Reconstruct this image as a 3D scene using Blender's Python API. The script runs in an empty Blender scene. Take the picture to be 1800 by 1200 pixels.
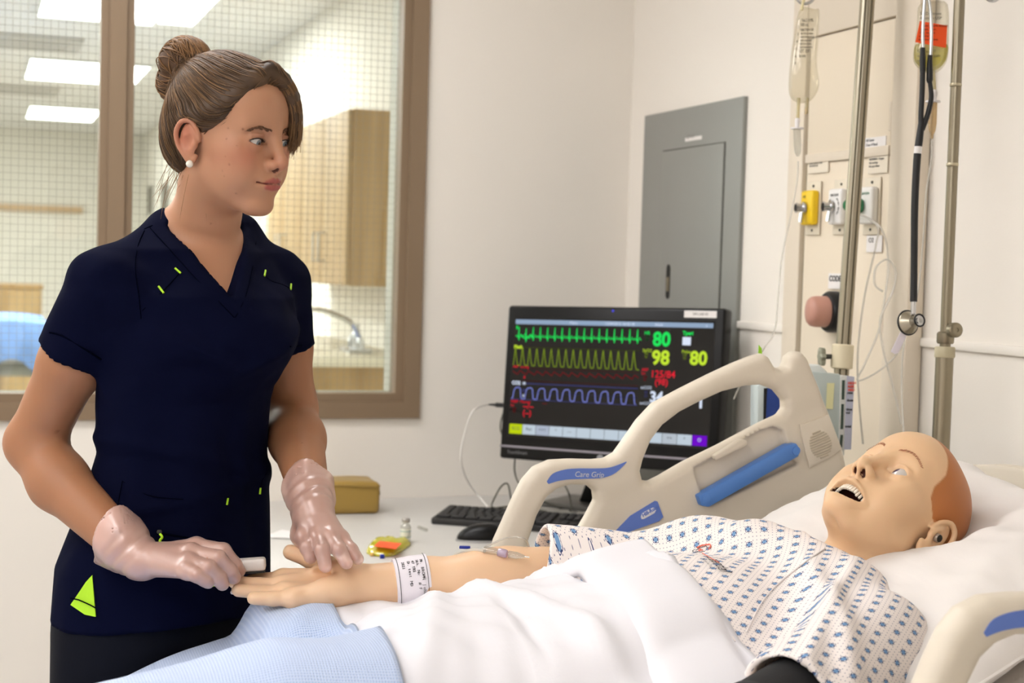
import bpy, bmesh, math, random
import numpy as np
from mathutils import Vector, Matrix

# ----------------------------------------------------------------- camera
# Room frame: X runs along the window wall, Y into the room, Z up.  Camera at 1.40 m.
F = 2650.0                       # focal length in pixels of the 1800 x 1200 frame
YAW, ROLL = -math.radians(19.7), 0.029
PITCH = math.atan((600 - (442 + ROLL * 950)) / F)
CAM = np.array([0.0, 0.0, 1.40])
def _rz(a): c, s = math.cos(a), math.sin(a); return np.array([[c, -s, 0], [s, c, 0], [0, 0, 1.0]])
def _rx(a): c, s = math.cos(a), math.sin(a); return np.array([[1.0, 0, 0], [0, c, -s], [0, s, c]])
CR = _rz(YAW) @ _rx(math.pi / 2 - PITCH) @ _rz(ROLL)
scene = bpy.context.scene
COL = scene.collection
cd = bpy.data.cameras.new('camera')
cam = bpy.data.objects.new('camera', cd); COL.objects.link(cam)
cd.sensor_width = 36.0; cd.lens = 36.0 * F / 1800.0
cd.clip_start = 0.05; cd.clip_end = 60
cd.dof.use_dof = True; cd.dof.focus_distance = 2.10; cd.dof.aperture_fstop = 6.3
_m = np.eye(4); _m[:3, :3] = CR; _m[:3, 3] = CAM
cam.matrix_world = Matrix(_m.tolist())
scene.camera = cam

# ----------------------------------------------------------------- world, lights, exposure
scene.view_settings.view_transform = 'Standard'
scene.view_settings.look = 'None'
scene.view_settings.gamma = 1.0
scene.view_settings.use_curve_mapping = False
scene.view_settings.exposure = 0.0
world = bpy.data.worlds.new('world'); scene.world = world
world.use_nodes = True
world.node_tree.nodes['Background'].inputs[0].default_value = (0.9, 0.95, 1.0, 1)
world.node_tree.nodes['Background'].inputs[1].default_value = 0.25
LAMP_STRENGTH = 10.4
LAMP_STRENGTH_FAR = 9.0
CEIL = 2.75
BACK_Y, RIGHT_X = 3.94, 1.75

def ray(px, py): return CR @ np.array([(px - 900) / F, -(py - 600) / F, -1.0])
def W(px, py, d): return CAM + ray(px, py) * d
def WX(px, py, X): r = ray(px, py); return CAM + r * ((X - CAM[0]) / r[0])
def WY(px, py, Y): r = ray(px, py); return CAM + r * ((Y - CAM[1]) / r[1])
def WZ(px, py, Z): r = ray(px, py); return CAM + r * ((Z - CAM[2]) / r[2])
CRIGHT, CUP, CFWD = CR[:, 0].copy(), CR[:, 1].copy(), -CR[:, 2]
UP = np.array([0, 0, 1.0]); EX = np.array([1.0, 0, 0]); EY = np.array([0, 1.0, 0])
rng = np.random.default_rng(7)

# ----------------------------------------------------------------- materials
def lin(c):
    c = np.asarray(c, float) / 255.0
    return np.where(c <= 0.04045, c / 12.92, ((c + 0.055) / 1.055) ** 2.4)
def rgba(c): return tuple(lin(c)) + (1.0,)
class N:
    """tiny node-graph helper"""
    def __init__(s, mat): s.t = mat.node_tree; s.n = s.t.nodes; s.l = s.t.links
    def new(s, kind, **kw):
        n = s.n.new(kind)
        for k, v in kw.items(): setattr(n, k, v)
        return n
    def link(s, a, b): s.l.new(a, b)
    def val(s, x, sock):
        if isinstance(x, (int, float)): sock.default_value = x
        else: s.l.new(x, sock)
    def math(s, op, a, b=0.0, c=None):
        n = s.n.new('ShaderNodeMath'); n.operation = op
        s.val(a, n.inputs[0]); s.val(b, n.inputs[1])
        if c is not None: s.val(c, n.inputs[2])
        return n.outputs[0]
    def mix(s, f, a, b):
        n = s.n.new('ShaderNodeMix'); n.data_type = 'RGBA'
        s.val(f, n.inputs[0])
        for x, k in ((a, 6), (b, 7)):
            if isinstance(x, tuple): n.inputs[k].default_value = x
            else: s.l.new(x, n.inputs[k])
        return n.outputs[2]
MATS = {}
def mat(name, c=(200, 200, 200), rough=0.5, metal=0.0, bump=0.0, bscale=200.0, var=0.0, vscale=6.0, sss=0.0,
        sheen=0.0, emit=None, estr=0.0, coat=0.0, attr=False, spec=0.5, trans=0.0, ior=1.45, alpha=1.0):
    if name in MATS: return MATS[name]
    m = bpy.data.materials.new(name); m.use_nodes = True
    g = N(m); b = g.n['Principled BSDF']
    b.inputs['Base Color'].default_value = rgba(c)
    b.inputs['Roughness'].default_value = rough
    b.inputs['Metallic'].default_value = metal
    b.inputs['Specular IOR Level'].default_value = spec
    b.inputs['IOR'].default_value = ior
    if trans: b.inputs['Transmission Weight'].default_value = trans
    if alpha < 1: b.inputs['Alpha'].default_value = alpha
    if coat: b.inputs['Coat Weight'].default_value = coat; b.inputs['Coat Roughness'].default_value = 0.1
    if sheen: b.inputs['Sheen Weight'].default_value = sheen; b.inputs['Sheen Roughness'].default_value = 0.5
    if sss:
        b.inputs['Subsurface Weight'].default_value = sss
        b.inputs['Subsurface Radius'].default_value = (0.9, 0.35, 0.2)
        b.inputs['Subsurface Scale'].default_value = 0.006
    tc = g.new('ShaderNodeTexCoord')
    base = None
    if attr:
        a = g.new('ShaderNodeAttribute', attribute_name='Col'); base = a.outputs['Color']
    if var:
        nz = g.new('ShaderNodeTexNoise'); nz.inputs['Scale'].default_value = vscale; nz.inputs['Detail'].default_value = 4
        g.link(tc.outputs['Object'], nz.inputs['Vector'])
        hsv = g.new('ShaderNodeHueSaturation')
        v = g.math('MULTIPLY_ADD', nz.outputs['Fac'], 2 * var, 1.0 - var)
        g.link(v, hsv.inputs['Value'])
        if base is not None: g.link(base, hsv.inputs['Color'])
        else: hsv.inputs['Color'].default_value = rgba(c)
        base = hsv.outputs['Color']
    if base is not None: g.link(base, b.inputs['Base Color'])
    if bump:
        nb = g.new('ShaderNodeTexNoise'); nb.inputs['Scale'].default_value = bscale; nb.inputs['Detail'].default_value = 3
        g.link(tc.outputs['Object'], nb.inputs['Vector'])
        bp = g.new('ShaderNodeBump'); bp.inputs['Strength'].default_value = bump; bp.inputs['Distance'].default_value = 0.002
        g.link(nb.outputs['Fac'], bp.inputs['Height']); g.link(bp.outputs['Normal'], b.inputs['Normal'])
    if emit is not None:
        b.inputs['Emission Color'].default_value = rgba(emit); b.inputs['Emission Strength'].default_value = estr
    MATS[name] = m
    return m
def mat_wood(name, c1, c2, axis='Z', scale=1.0):
    if name in MATS: return MATS[name]
    m = mat(name, c1, 0.45)
    g = N(m); b = g.n['Principled BSDF']
    tc = g.new('ShaderNodeTexCoord'); mp = g.new('ShaderNodeMapping')
    s = [14.0 * scale] * 3; s['XYZ'.index(axis)] = 0.9 * scale; mp.inputs['Scale'].default_value = s
    g.link(tc.outputs['Object'], mp.inputs['Vector'])
    nz = g.new('ShaderNodeTexNoise'); nz.inputs['Scale'].default_value = 1.0; nz.inputs['Detail'].default_value = 6
    nz.inputs['Distortion'].default_value = 0.6
    g.link(mp.outputs['Vector'], nz.inputs['Vector'])
    f = g.math('MULTIPLY_ADD', nz.outputs['Fac'], 2.2, -0.6)
    n = g.n[-1]; n.use_clamp = True
    g.link(g.mix(f, rgba(c1), rgba(c2)), b.inputs['Base Color'])
    return m
def mat_clear(name, tint=(235, 240, 238), gloss=0.12, rough=0.05, body=0.0, bodyc=(230, 230, 225)):
    """thin clear plastic or pane: transparent, with Fresnel-weighted gloss and an optional milky body"""
    if name in MATS: return MATS[name]
    m = bpy.data.materials.new(name); m.use_nodes = True
    g = N(m); g.n.remove(g.n['Principled BSDF']); out = g.n['Material Output']
    tr = g.new('ShaderNodeBsdfTransparent'); tr.inputs[0].default_value = rgba(tint)
    gl = g.new('ShaderNodeBsdfGlossy'); gl.inputs['Roughness'].default_value = rough
    lw = g.new('ShaderNodeLayerWeight'); lw.inputs['Blend'].default_value = 0.25
    fac = g.math('MULTIPLY_ADD', lw.outputs['Facing'], 0.5, gloss)
    cur = tr.outputs[0]
    if body:
        df = g.new('ShaderNodeBsdfDiffuse'); df.inputs[0].default_value = rgba(bodyc)
        mx0 = g.new('ShaderNodeMixShader'); mx0.inputs[0].default_value = body
        g.link(cur, mx0.inputs[1]); g.link(df.outputs[0], mx0.inputs[2]); cur = mx0.outputs[0]
    mx = g.new('ShaderNodeMixShader'); g.link(fac, mx.inputs[0]); g.link(cur, mx.inputs[1]); g.link(gl.outputs[0], mx.inputs[2])
    g.link(mx.outputs[0], out.inputs['Surface'])
    MATS[name] = m
    return m

# ----------------------------------------------------------------- objects
def thing(name, label, cat, loc, group=None, kind=None):
    o = bpy.data.objects.new(name, None); COL.objects.link(o)
    o.location = tuple(float(x) for x in loc); o.empty_display_size = 0.05
    return tag(o, label, cat, group, kind)
def tag(o, label=None, cat=None, group=None, kind=None):
    if label: o['label'] = label
    if cat: o['category'] = cat
    if group: o['group'] = group
    if kind: o['kind'] = kind
    return o
def wloc(o):
    v = np.zeros(3)
    while o is not None: v = v + np.array(o.location); o = o.parent
    return v
def mk(name, verts, faces, m, parent=None, smooth=True, auto=None, kind=None, cols=None, uvs=None):
    """link ONE mesh object; verts in world coordinates, object origin at its base"""
    v = np.asarray(verts, float)
    base = np.array([(v[:, 0].min() + v[:, 0].max()) / 2, (v[:, 1].min() + v[:, 1].max()) / 2, v[:, 2].min()])
    me = bpy.data.meshes.new(name)
    if isinstance(faces, np.ndarray):
        k = faces.shape[1]; nf = len(faces)
        me.vertices.add(len(v)); me.vertices.foreach_set('co', (v - base).astype(np.float32).ravel())
        me.loops.add(nf * k); me.loops.foreach_set('vertex_index', faces.astype(np.int32).ravel())
        me.polygons.add(nf); me.polygons.foreach_set('loop_start', np.arange(0, nf * k, k, dtype=np.int32))
        me.update(calc_edges=True); me.validate()
    else:
        me.from_pydata((v - base).tolist(), [], [list(f) for f in faces]); me.update()
    if smooth:
        me.polygons.foreach_set('use_smooth', [True] * len(me.polygons))
        if auto is not None:
            try: me.set_sharp_from_angle(angle=math.radians(auto))
            except Exception: pass
    if cols is not None:
        ca = me.color_attributes.new('Col', 'FLOAT_COLOR', 'POINT')
        cc = np.ones((len(v), 4), np.float32); cc[:, :3] = cols
        ca.data.foreach_set('color', cc.ravel())
    if uvs is not None:
        uv = me.uv_layers.new(name='UVMap')
        li = np.zeros(len(me.loops), np.int32); me.loops.foreach_get('vertex_index', li)
        uv.data.foreach_set('uv', np.asarray(uvs, np.float32)[li].ravel())
    o = bpy.data.objects.new(name, me); COL.objects.link(o)
    if m is not None: me.materials.append(m)
    if parent is not None: o.parent = parent; o.location = tuple(base - wloc(parent))
    else: o.location = tuple(base)
    if kind: o['kind'] = kind
    return o
def struct(name, v, f, m, label, cat='wall', **kw):
    o = mk(name, v, f, m, **kw); return tag(o, label, cat, kind='structure')
I3 = np.eye(3)
def xf(v, o=(0, 0, 0), R=I3): return np.asarray(v, float) @ np.asarray(R).T + np.asarray(o, float)
def bm_out(bm):
    bm.verts.ensure_lookup_table(); bm.verts.index_update()
    v = np.array([x.co[:] for x in bm.verts]); f = [[q.index for q in p.verts] for p in bm.faces]; bm.free()
    return v, f
def g_box(lo, hi, bev=0.0, seg=2):
    bm = bmesh.new(); bmesh.ops.create_cube(bm, size=1.0)
    lo, hi = np.array(lo, float), np.array(hi, float)
    for q in bm.verts:
        for i in range(3): q.co[i] = lo[i] if q.co[i] < 0 else hi[i]
    if bev: bmesh.ops.bevel(bm, geom=list(bm.edges), offset=bev, segments=seg, profile=0.5, affect='EDGES', clamp_overlap=True)
    bmesh.ops.recalc_face_normals(bm, faces=bm.faces)
    return bm_out(bm)
def box(name, lo, hi, m, parent=None, bev=0.0, seg=2, o=(0, 0, 0), R=I3, **kw):
    v, f = g_box(lo, hi, bev, seg)
    return mk(name, xf(v, o, R), f, m, parent, auto=40, **kw)
def merge(parts):
    vs, fs, n = [], [], 0
    for v, f in parts:
        vs.append(np.asarray(v, float)); fs += [[i + n for i in q] for q in f]; n += len(v)
    return np.concatenate(vs), fs
def spline(pts, n=8, closed=False):
    """Catmull-Rom through pts"""
    P = np.asarray(pts, float); out = []
    m = len(P); rngi = range(m if closed else m - 1)
    for i in rngi:
        g = (lambda k: P[k % m]) if closed else (lambda k: P[min(max(k, 0), m - 1)])
        p0, p1, p2, p3 = g(i - 1), g(i), g(i + 1), g(i + 2)
        for t in np.linspace(0, 1, n, endpoint=False):
            out.append(0.5 * (2 * p1 + (p2 - p0) * t + (2 * p0 - 5 * p1 + 4 * p2 - p3) * t * t + (3 * p1 - p0 - 3 * p2 + p3) * t ** 3))
    if not closed: out.append(P[-1])
    return np.array(out)
def g_tube(pts, r, sides=8, cap=True, closed=False, flat=1.0):
    P = np.asarray(pts, float); n = len(P)
    r = np.broadcast_to(np.asarray(r, float), (n,))
    if closed: T = np.roll(P, -1, 0) - np.roll(P, 1, 0)
    else: T = np.gradient(P, axis=0)
    T /= np.linalg.norm(T, axis=1)[:, None] + 1e-12
    a = np.array([0, 0, 1.0]) if abs(T[0][2]) < 0.9 else np.array([1.0, 0, 0])
    u = np.cross(T[0], a); u /= np.linalg.norm(u)
    vs = []
    ang = np.arange(sides) * 2 * math.pi / sides
    for i in range(n):
        u = u - T[i] * (u @ T[i]); u /= np.linalg.norm(u) + 1e-12
        w = np.cross(T[i], u)
        vs.append(P[i] + r[i] * (np.cos(ang)[:, None] * u + flat * np.sin(ang)[:, None] * w))
    v = np.concatenate(vs); f = []
    for i in range(n if closed else n - 1):
        j = (i + 1) % n
        for k in range(sides):
            k2 = (k + 1) % sides
            f.append([i * sides + k, i * sides + k2, j * sides + k2, j * sides + k])
    if cap and not closed:
        f.append(list(range(sides))[::-1]); f.append([(n - 1) * sides + k for k in range(sides)])
    return v, f
def tube(name, pts, r, m, parent=None, sides=10, smooth_n=0, closed=False, flat=1.0, **kw):
    if smooth_n: pts = spline(pts, smooth_n, closed)
    if not np.isscalar(r) and len(r) != len(pts):
        r = np.interp(np.linspace(0, 1, len(pts)), np.linspace(0, 1, len(r)), r)
    v, f = g_tube(pts, r, sides, True, closed, flat)
    return mk(name, v, f, m, parent, auto=50, **kw)
def basis(axis):
    a = np.asarray(axis, float); a = a / np.linalg.norm(a)
    u = np.cross(a, [0, 0, 1.0] if abs(a[2]) < 0.9 else [1.0, 0, 0]); u /= np.linalg.norm(u)
    return u, np.cross(a, u), a
def g_lathe(prof, o, axis, sides=24):
    """prof: list of (radius, distance along axis)"""
    u, w, a = basis(axis); o = np.asarray(o, float)
    v, f = [], []; n = len(prof)
    for r, h in prof:
        for k in range(sides):
            t = 2 * math.pi * k / sides
            v.append(o + a * h + max(r, 1e-5) * (math.cos(t) * u + math.sin(t) * w))
    for i in range(n - 1):
        for k in range(sides):
            k2 = (k + 1) % sides
            f.append([i * sides + k, i * sides + k2, (i + 1) * sides + k2, (i + 1) * sides + k])
    f.append(list(range(sides))[::-1]); f.append([(n - 1) * sides + k for k in range(sides)])
    return np.array(v), f
def lathe(name, prof, o, axis, m, parent=None, sides=24, **kw):
    v, f = g_lathe(prof, o, axis, sides); return mk(name, v, f, m, parent, auto=40, **kw)
def g_prism(poly, vec, bev=0.0, seg=2):
    """extrude a planar polygon (world points) along vec"""
    bm = bmesh.new(); vec = Vector([float(x) for x in vec])
    a = [bm.verts.new([float(x) for x in p]) for p in poly]
    fc = bm.faces.new(a)
    r = bmesh.ops.extrude_face_region(bm, geom=[fc])
    bmesh.ops.translate(bm, verts=[x for x in r['geom'] if isinstance(x, bmesh.types.BMVert)], vec=vec)
    bmesh.ops.recalc_face_normals(bm, faces=bm.faces)
    if bev: bmesh.ops.bevel(bm, geom=list(bm.edges), offset=bev, segments=seg, profile=0.5, affect='EDGES', clamp_overlap=True)
    return bm_out(bm)
def prism(name, poly, vec, m, parent=None, bev=0.0, **kw):
    v, f = g_prism(poly, vec, bev); return mk(name, v, f, m, parent, auto=40, **kw)
def text(name, s, size, o, right, up, m, parent=None, align='LEFT', depth=0.0004, bold=0.0, shear=0.0, sx=1.0, **kw):
    """flat lettering as a mesh: o = baseline start in world space"""
    cu = bpy.data.curves.new(name, 'FONT'); cu.body = s; cu.size = size; cu.align_x = align; cu.extrude = depth / 2
    cu.offset = bold; cu.shear = shear; cu.resolution_u = 3
    ob = bpy.data.objects.new(name, cu)
    me = bpy.data.meshes.new_from_object(ob)
    v = np.array([q.co[:] for q in me.vertices]); f = [list(p.vertices) for p in me.polygons]
    bpy.data.objects.remove(ob); bpy.data.curves.remove(cu); bpy.data.meshes.remove(me)
    if len(v) == 0: return None
    r = np.asarray(right, float); u = np.asarray(up, float); r = r / np.linalg.norm(r); u = u / np.linalg.norm(u)
    nrm = np.cross(r, u)
    w = np.asarray(o, float) + np.outer(v[:, 0] * sx, r) + np.outer(v[:, 1], u) + np.outer(v[:, 2], nrm)
    return mk(name, w, f, m, parent, smooth=False, **kw)
# ----------------------------------------------------------------- signed-distance modelling
def smin(a, b, k):
    h = np.clip(0.5 + 0.5 * (b - a) / k, 0, 1); return b + (a - b) * h - k * h * (1 - h)
def smax(a, b, k): return -smin(-a, -b, k)
def nrm(q): return np.sqrt(np.einsum('ij,ij->i', q, q))
def s_sph(P, c, r): return nrm(P - np.asarray(c)) - r
def culled(P, c, R, fn, far=.04):
    """evaluate fn only inside a bounding sphere"""
    r = nrm(P - np.asarray(c)); d = r - R + far; m = r < R
    if m.any(): d[m] = fn(P[m])
    return d
def s_cap(P, a, b, ra, rb=None):
    a, b = np.asarray(a, float), np.asarray(b, float); rb = ra if rb is None else rb
    ab = b - a; t = np.clip(((P - a) @ ab) / (ab @ ab + 1e-12), 0, 1)
    q = P - a; q -= t[:, None] * ab; return nrm(q) - (ra + (rb - ra) * t)
def s_chain(P, pts, rs, k=0.0):
    d = None
    for i in range(len(pts) - 1):
        e = s_cap(P, pts[i], pts[i + 1], rs[i], rs[i + 1])
        d = e if d is None else (smin(d, e, k) if k else np.minimum(d, e))
    return d
def s_ell(P, c, r, R=I3):
    q = (P - np.asarray(c)) @ np.asarray(R); r = np.asarray(r, float)
    q = q / r; k0 = nrm(q); k1 = nrm(q / r)
    return k0 * (k0 - 1) / (k1 + 1e-9)
def s_box(P, c, h, R=I3, rad=0.0):
    q = np.abs((P - np.asarray(c)) @ np.asarray(R)) - (np.asarray(h) - rad)
    return np.linalg.norm(np.maximum(q, 0), axis=1) + np.minimum(q.max(1), 0) - rad
def s_poly2(Q, poly):
    """exact 2-D signed distance to a polygon"""
    V = np.asarray(poly, float); n = len(V)
    d = np.full(len(Q), 1e9); s = np.ones(len(Q))
    for i in range(n):
        a, b = V[i], V[i - 1]; e = b - a; w = Q - a
        t = np.clip((w @ e) / (e @ e), 0, 1); z = w - t[:, None] * e
        d = np.minimum(d, (z * z).sum(1))
        c1 = Q[:, 1] >= a[1]; c2 = Q[:, 1] < b[1]; c3 = e[0] * w[:, 1] > e[1] * w[:, 0]
        al = c1 & c2 & c3; an = ~c1 & ~c2 & ~c3
        s = np.where(al | an, -s, s)
    return s * np.sqrt(d)
def axis_grid(lo, hi, h, fine=()):
    """1-D coordinates with spacing h, finer inside the (lo, hi, h) ranges of 'fine'"""
    out = [lo]
    while out[-1] < hi:
        x = out[-1]; s = h
        for a, b, g in fine:
            if a - 0.01 <= x <= b: s = min(s, g if x >= a - 1e-9 else max(g, min(h, (a - x) * 0.5 + g)))
        out.append(x + s)
    return np.array(out)
def nets(f, xs, ys, zs, B=8, proj=1, slack=1.6):
    """surface nets of f<0 on a rectilinear grid; returns (verts, quads)"""
    A = [np.asarray(xs), np.asarray(ys), np.asarray(zs)]
    n = [len(a) for a in A]
    nb = [-(-(k - 1) // B) for k in n]
    V = np.empty(n, np.float32)
    cs, hs = [], []
    for a, k, b in zip(A, n, nb):
        i0 = np.arange(b) * B; i1 = np.minimum(i0 + B, k - 1)
        cs.append((a[i0] + a[i1]) / 2); hs.append((a[i1] - a[i0]) / 2)
    C = np.stack(np.meshgrid(*cs, indexing='ij'), -1).reshape(-1, 3)
    Hh = np.linalg.norm(np.stack(np.meshgrid(*hs, indexing='ij'), -1), axis=-1).ravel()
    D = f(C)
    idx = [np.minimum(np.arange(k) // B, b - 1) for k, b in zip(n, nb)]
    V[...] = D.reshape(nb)[np.ix_(*idx)]
    act = np.flatnonzero(np.abs(D) < Hh * slack)
    bi, bj, bk = np.unravel_index(act, nb)
    L = np.arange(B + 1)
    for s in range(0, len(act), 400):
        I = np.minimum(bi[s:s + 400, None] * B + L, n[0] - 1); J = np.minimum(bj[s:s + 400, None] * B + L, n[1] - 1); K = np.minimum(bk[s:s + 400, None] * B + L, n[2] - 1)
        ii = np.broadcast_to(I[:, :, None, None], (len(I), B + 1, B + 1, B + 1)).ravel()
        jj = np.broadcast_to(J[:, None, :, None], (len(I), B + 1, B + 1, B + 1)).ravel()
        kk = np.broadcast_to(K[:, None, None, :], (len(I), B + 1, B + 1, B + 1)).ravel()
        V[ii, jj, kk] = f(np.stack([A[0][ii], A[1][jj], A[2][kk]], 1))
    for ax in range(3):                       # close the surface at the borders
        sl = [slice(None)] * 3
        for e in (0, -1):
            sl[ax] = e; V[tuple(sl)] = np.maximum(V[tuple(sl)], 1e-4)
    S = V < 0
    c = [S[i:n[0] - 1 + i, j:n[1] - 1 + j, k:n[2] - 1 + k] for i in (0, 1) for j in (0, 1) for k in (0, 1)]
    anyv = c[0] | c[1] | c[2] | c[3] | c[4] | c[5] | c[6] | c[7]
    allv = c[0] & c[1] & c[2] & c[3] & c[4] & c[5] & c[6] & c[7]
    ci, cj, ck = np.nonzero(anyv & ~allv)
    m = len(ci)
    ID = np.full((n[0] - 1, n[1] - 1, n[2] - 1), -1, np.int32); ID[ci, cj, ck] = np.arange(m)
    acc = np.zeros((m, 3)); cnt = np.zeros(m)
    corners = [(i, j, k) for i in (0, 1) for j in (0, 1) for k in (0, 1)]
    val = {q: V[ci + q[0], cj + q[1], ck + q[2]].astype(float) for q in corners}
    pos = {q: np.stack([A[0][ci + q[0]], A[1][cj + q[1]], A[2][ck + q[2]]], 1) for q in corners}
    for a in corners:
        for ax in range(3):
            if a[ax]: continue
            b = list(a); b[ax] = 1; b = tuple(b)
            va, vb = val[a], val[b]; cr = (va < 0) != (vb < 0)
            t = np.where(cr, va / (va - vb + 1e-20), 0)[:, None]
            acc += np.where(cr[:, None], pos[a] + t * (pos[b] - pos[a]), 0); cnt += cr
    P = acc / cnt[:, None]
    quads = []
    for ax in range(3):
        o1, o2 = [(1, 2), (2, 0), (0, 1)][ax]
        s0 = [slice(1, -1)] * 3; s0[ax] = slice(0, n[ax] - 1)
        s1 = list(s0); s1[ax] = slice(1, n[ax])
        A0, A1 = S[tuple(s0)], S[tuple(s1)]
        e = np.argwhere(A0 != A1)
        fl = A0[tuple(e.T)]
        off = np.ones(3, int); off[ax] = 0; e = e + off
        def cid(d1, d2):
            q = e.copy(); q[:, o1] += d1; q[:, o2] += d2; return ID[q[:, 0], q[:, 1], q[:, 2]]
        q = np.stack([cid(-1, -1), cid(0, -1), cid(0, 0), cid(-1, 0)], 1)
        q[~fl] = q[~fl][:, ::-1]
        quads.append(q)
    Q = np.concatenate(quads); Q = Q[(Q >= 0).all(1)]
    for _ in range(proj):
        h = 4e-4; d = f(P); G = np.stack([f(P + h * np.eye(3)[i]) - d for i in range(3)], 1) / h
        gl = (G * G).sum(1)
        st = np.clip(d / np.maximum(gl, 0.25), -0.0012, 0.0012)
        P = P - G * st[:, None]
    return P, Q
def sdf(f, lo, hi, h, fine=((), (), ()), **kw):
    g = [axis_grid(lo[i], hi[i], h, fine[i]) for i in range(3)]
    return nets(f, *g, **kw)
def keep_main(P, Q):
    """drop every component but the largest"""
    n = len(P); lab = np.arange(n)
    e = np.concatenate([Q[:, [0, 1]], Q[:, [1, 2]], Q[:, [2, 3]], Q[:, [3, 0]]])
    while True:
        m = np.minimum(lab[e[:, 0]], lab[e[:, 1]])
        new = lab.copy(); np.minimum.at(new, e[:, 0], m); np.minimum.at(new, e[:, 1], m)
        new = new[new]
        if (new == lab).all(): break
        lab = new
    big = np.bincount(lab).argmax(); keep = lab == big
    mp = np.cumsum(keep) - 1
    return P[keep], mp[Q[keep[Q[:, 0]]]]
def vnoise(P, scale, seed=0):
    """cheap smooth 3-D noise in -1..1"""
    r = np.random.default_rng(seed); out = np.zeros(len(P))
    for _ in range(6):
        k = r.normal(size=3); k = k / np.linalg.norm(k) * scale * r.uniform(0.6, 1.6)
        out += np.sin(P @ k + r.uniform(0, 6.28) + 1.3 * np.sin(P @ np.roll(k, 1) * 0.7 + r.uniform(0, 6.28)))
    return out / 4.0
def vnormals(P, Q):
    a = np.cross(P[Q[:, 2]] - P[Q[:, 0]], P[Q[:, 3]] - P[Q[:, 1]])
    nn = np.zeros_like(P)
    for i in range(4): np.add.at(nn, Q[:, i], a)
    return nn / (np.linalg.norm(nn, axis=1)[:, None] + 1e-12)
# ================================================================= the room shell
M_WALL = mat('painted_wall', (238, 232, 223), 0.75, bump=0.12, bscale=350, var=0.02, vscale=1.2)
M_WALL2 = mat('painted_wall_far_room', (234, 230, 219), 0.8, bump=0.1, bscale=300, var=0.02)
M_CEIL = mat('ceiling_tile', (232, 230, 225), 0.9, bump=0.3, bscale=120)
M_FLOOR = mat('vinyl_floor', (178, 174, 168), 0.45, var=0.06, vscale=20)
M_FRAME = mat('brown_painted_metal', (134, 113, 90), 0.45, bump=0.05, bscale=300)
M_TRIM = mat('trim_paint', (240, 234, 225), 0.5)
def g_ring(o0, o1, i0, i1, y0, y1):
    """rectangular slab in the XZ plane with a rectangular hole"""
    v = []
    for y in (y0, y1):
        for a, b in ((o0, o1), (i0, i1)):
            v += [(a[0], y, a[1]), (b[0], y, a[1]), (b[0], y, b[1]), (a[0], y, b[1])]
    f = []
    for k in range(4):
        j = (k + 1) % 4
        f += [[k, j, 4 + j, 4 + k], [8 + j, 8 + k, 12 + k, 12 + j], [k, 8 + k, 8 + j, j], [4 + k, 4 + j, 12 + j, 12 + k]]
    return np.array(v, float), f
WX0, WX1, WZ0, WZ1 = -0.95, 1.146, 0.983, 2.28
WT = 0.13
v, f = g_ring((-3.2, 0.0), (RIGHT_X, CEIL), (WX0 + .01, WZ0 + .01), (WX1 - .01, WZ1 - .01), BACK_Y, BACK_Y + WT)
struct('wall_back', v, f, M_WALL, 'beige painted wall holding the brown-framed interior window', smooth=False)
v, f = g_box((RIGHT_X, -2.6, 0), (RIGHT_X + .12, BACK_Y, CEIL)); struct('wall_right', v, f, M_WALL, 'beige painted wall behind the bed head', smooth=False)
v, f = g_box((-3.32, -2.6, 0), (-3.2, BACK_Y, CEIL)); struct('wall_left', v, f, M_WALL, 'beige painted side wall out of view', smooth=False)
v, f = g_box((-3.32, -2.72, 0), (RIGHT_X + .12, -2.6, CEIL)); struct('wall_front', v, f, M_WALL, 'beige painted wall behind the camera', smooth=False)
v, f = g_box((-3.32, -2.72, -.06), (RIGHT_X + .12, BACK_Y + WT, 0)); struct('floor', v, f, M_FLOOR, 'grey-beige vinyl floor of the near room', 'floor', smooth=False)
v, f = g_box((-3.32, -2.72, CEIL), (RIGHT_X + .12, BACK_Y + WT, CEIL + .06)); struct('ceiling', v, f, M_CEIL, 'white tiled ceiling of the near room', 'ceiling', smooth=False)

# interior window: brown hollow-metal frame, mullion, two wired panes
win = thing('window_1', 'brown metal-framed interior window with wired glass', 'window', (0.1, BACK_Y, WZ0), kind='structure')
fw, st = .044, .022
parts = [g_ring((WX0, WZ0), (WX1, WZ1), (WX0 + fw, WZ0 + fw), (WX1 - fw, WZ1 - fw), BACK_Y - .012, BACK_Y + .05),
         g_ring((WX0 + fw - .002, WZ0 + fw - .002), (WX1 - fw + .002, WZ1 - fw + .002), (WX0 + fw + st, WZ0 + fw + st), (WX1 - fw - st, WZ1 - fw - st), BACK_Y + .004, BACK_Y + .06)]
mk('frame', *parts[0], M_FRAME, win, smooth=False)
mk('glazing_stop', *parts[1], M_FRAME, win, smooth=False)
M_JAMB = mat('jamb_reflection_grey', (186, 182, 170), 0.5)  # grey of the glass reflection put into the jamb colour
mk('jamb_liner', *g_ring((WX0 + .012, WZ0 + .012), (WX1 - .012, WZ1 - .012), (WX0 + fw + st - .003, WZ0 + fw + st - .003), (WX1 - fw - st + .003, WZ1 - fw - st + .003), BACK_Y + .062, BACK_Y + WT + .01), M_JAMB, win, smooth=False)
mx = .3355
box('mullion', (mx - .0205, BACK_Y - .012, WZ0 + fw), (mx + .0205, BACK_Y + .05, WZ1 - fw), M_FRAME, win)
for s in (-1, 1):
    a, b = sorted((mx + s * .0195, mx + s * .041))
    box('mullion_stop', (a, BACK_Y + .002, WZ0 + fw + .002), (b, BACK_Y + .06, WZ1 - fw - .002), M_FRAME, win)
M_PANE = mat_clear('window_glass', (243, 247, 244), 0.03, 0.02)
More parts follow.
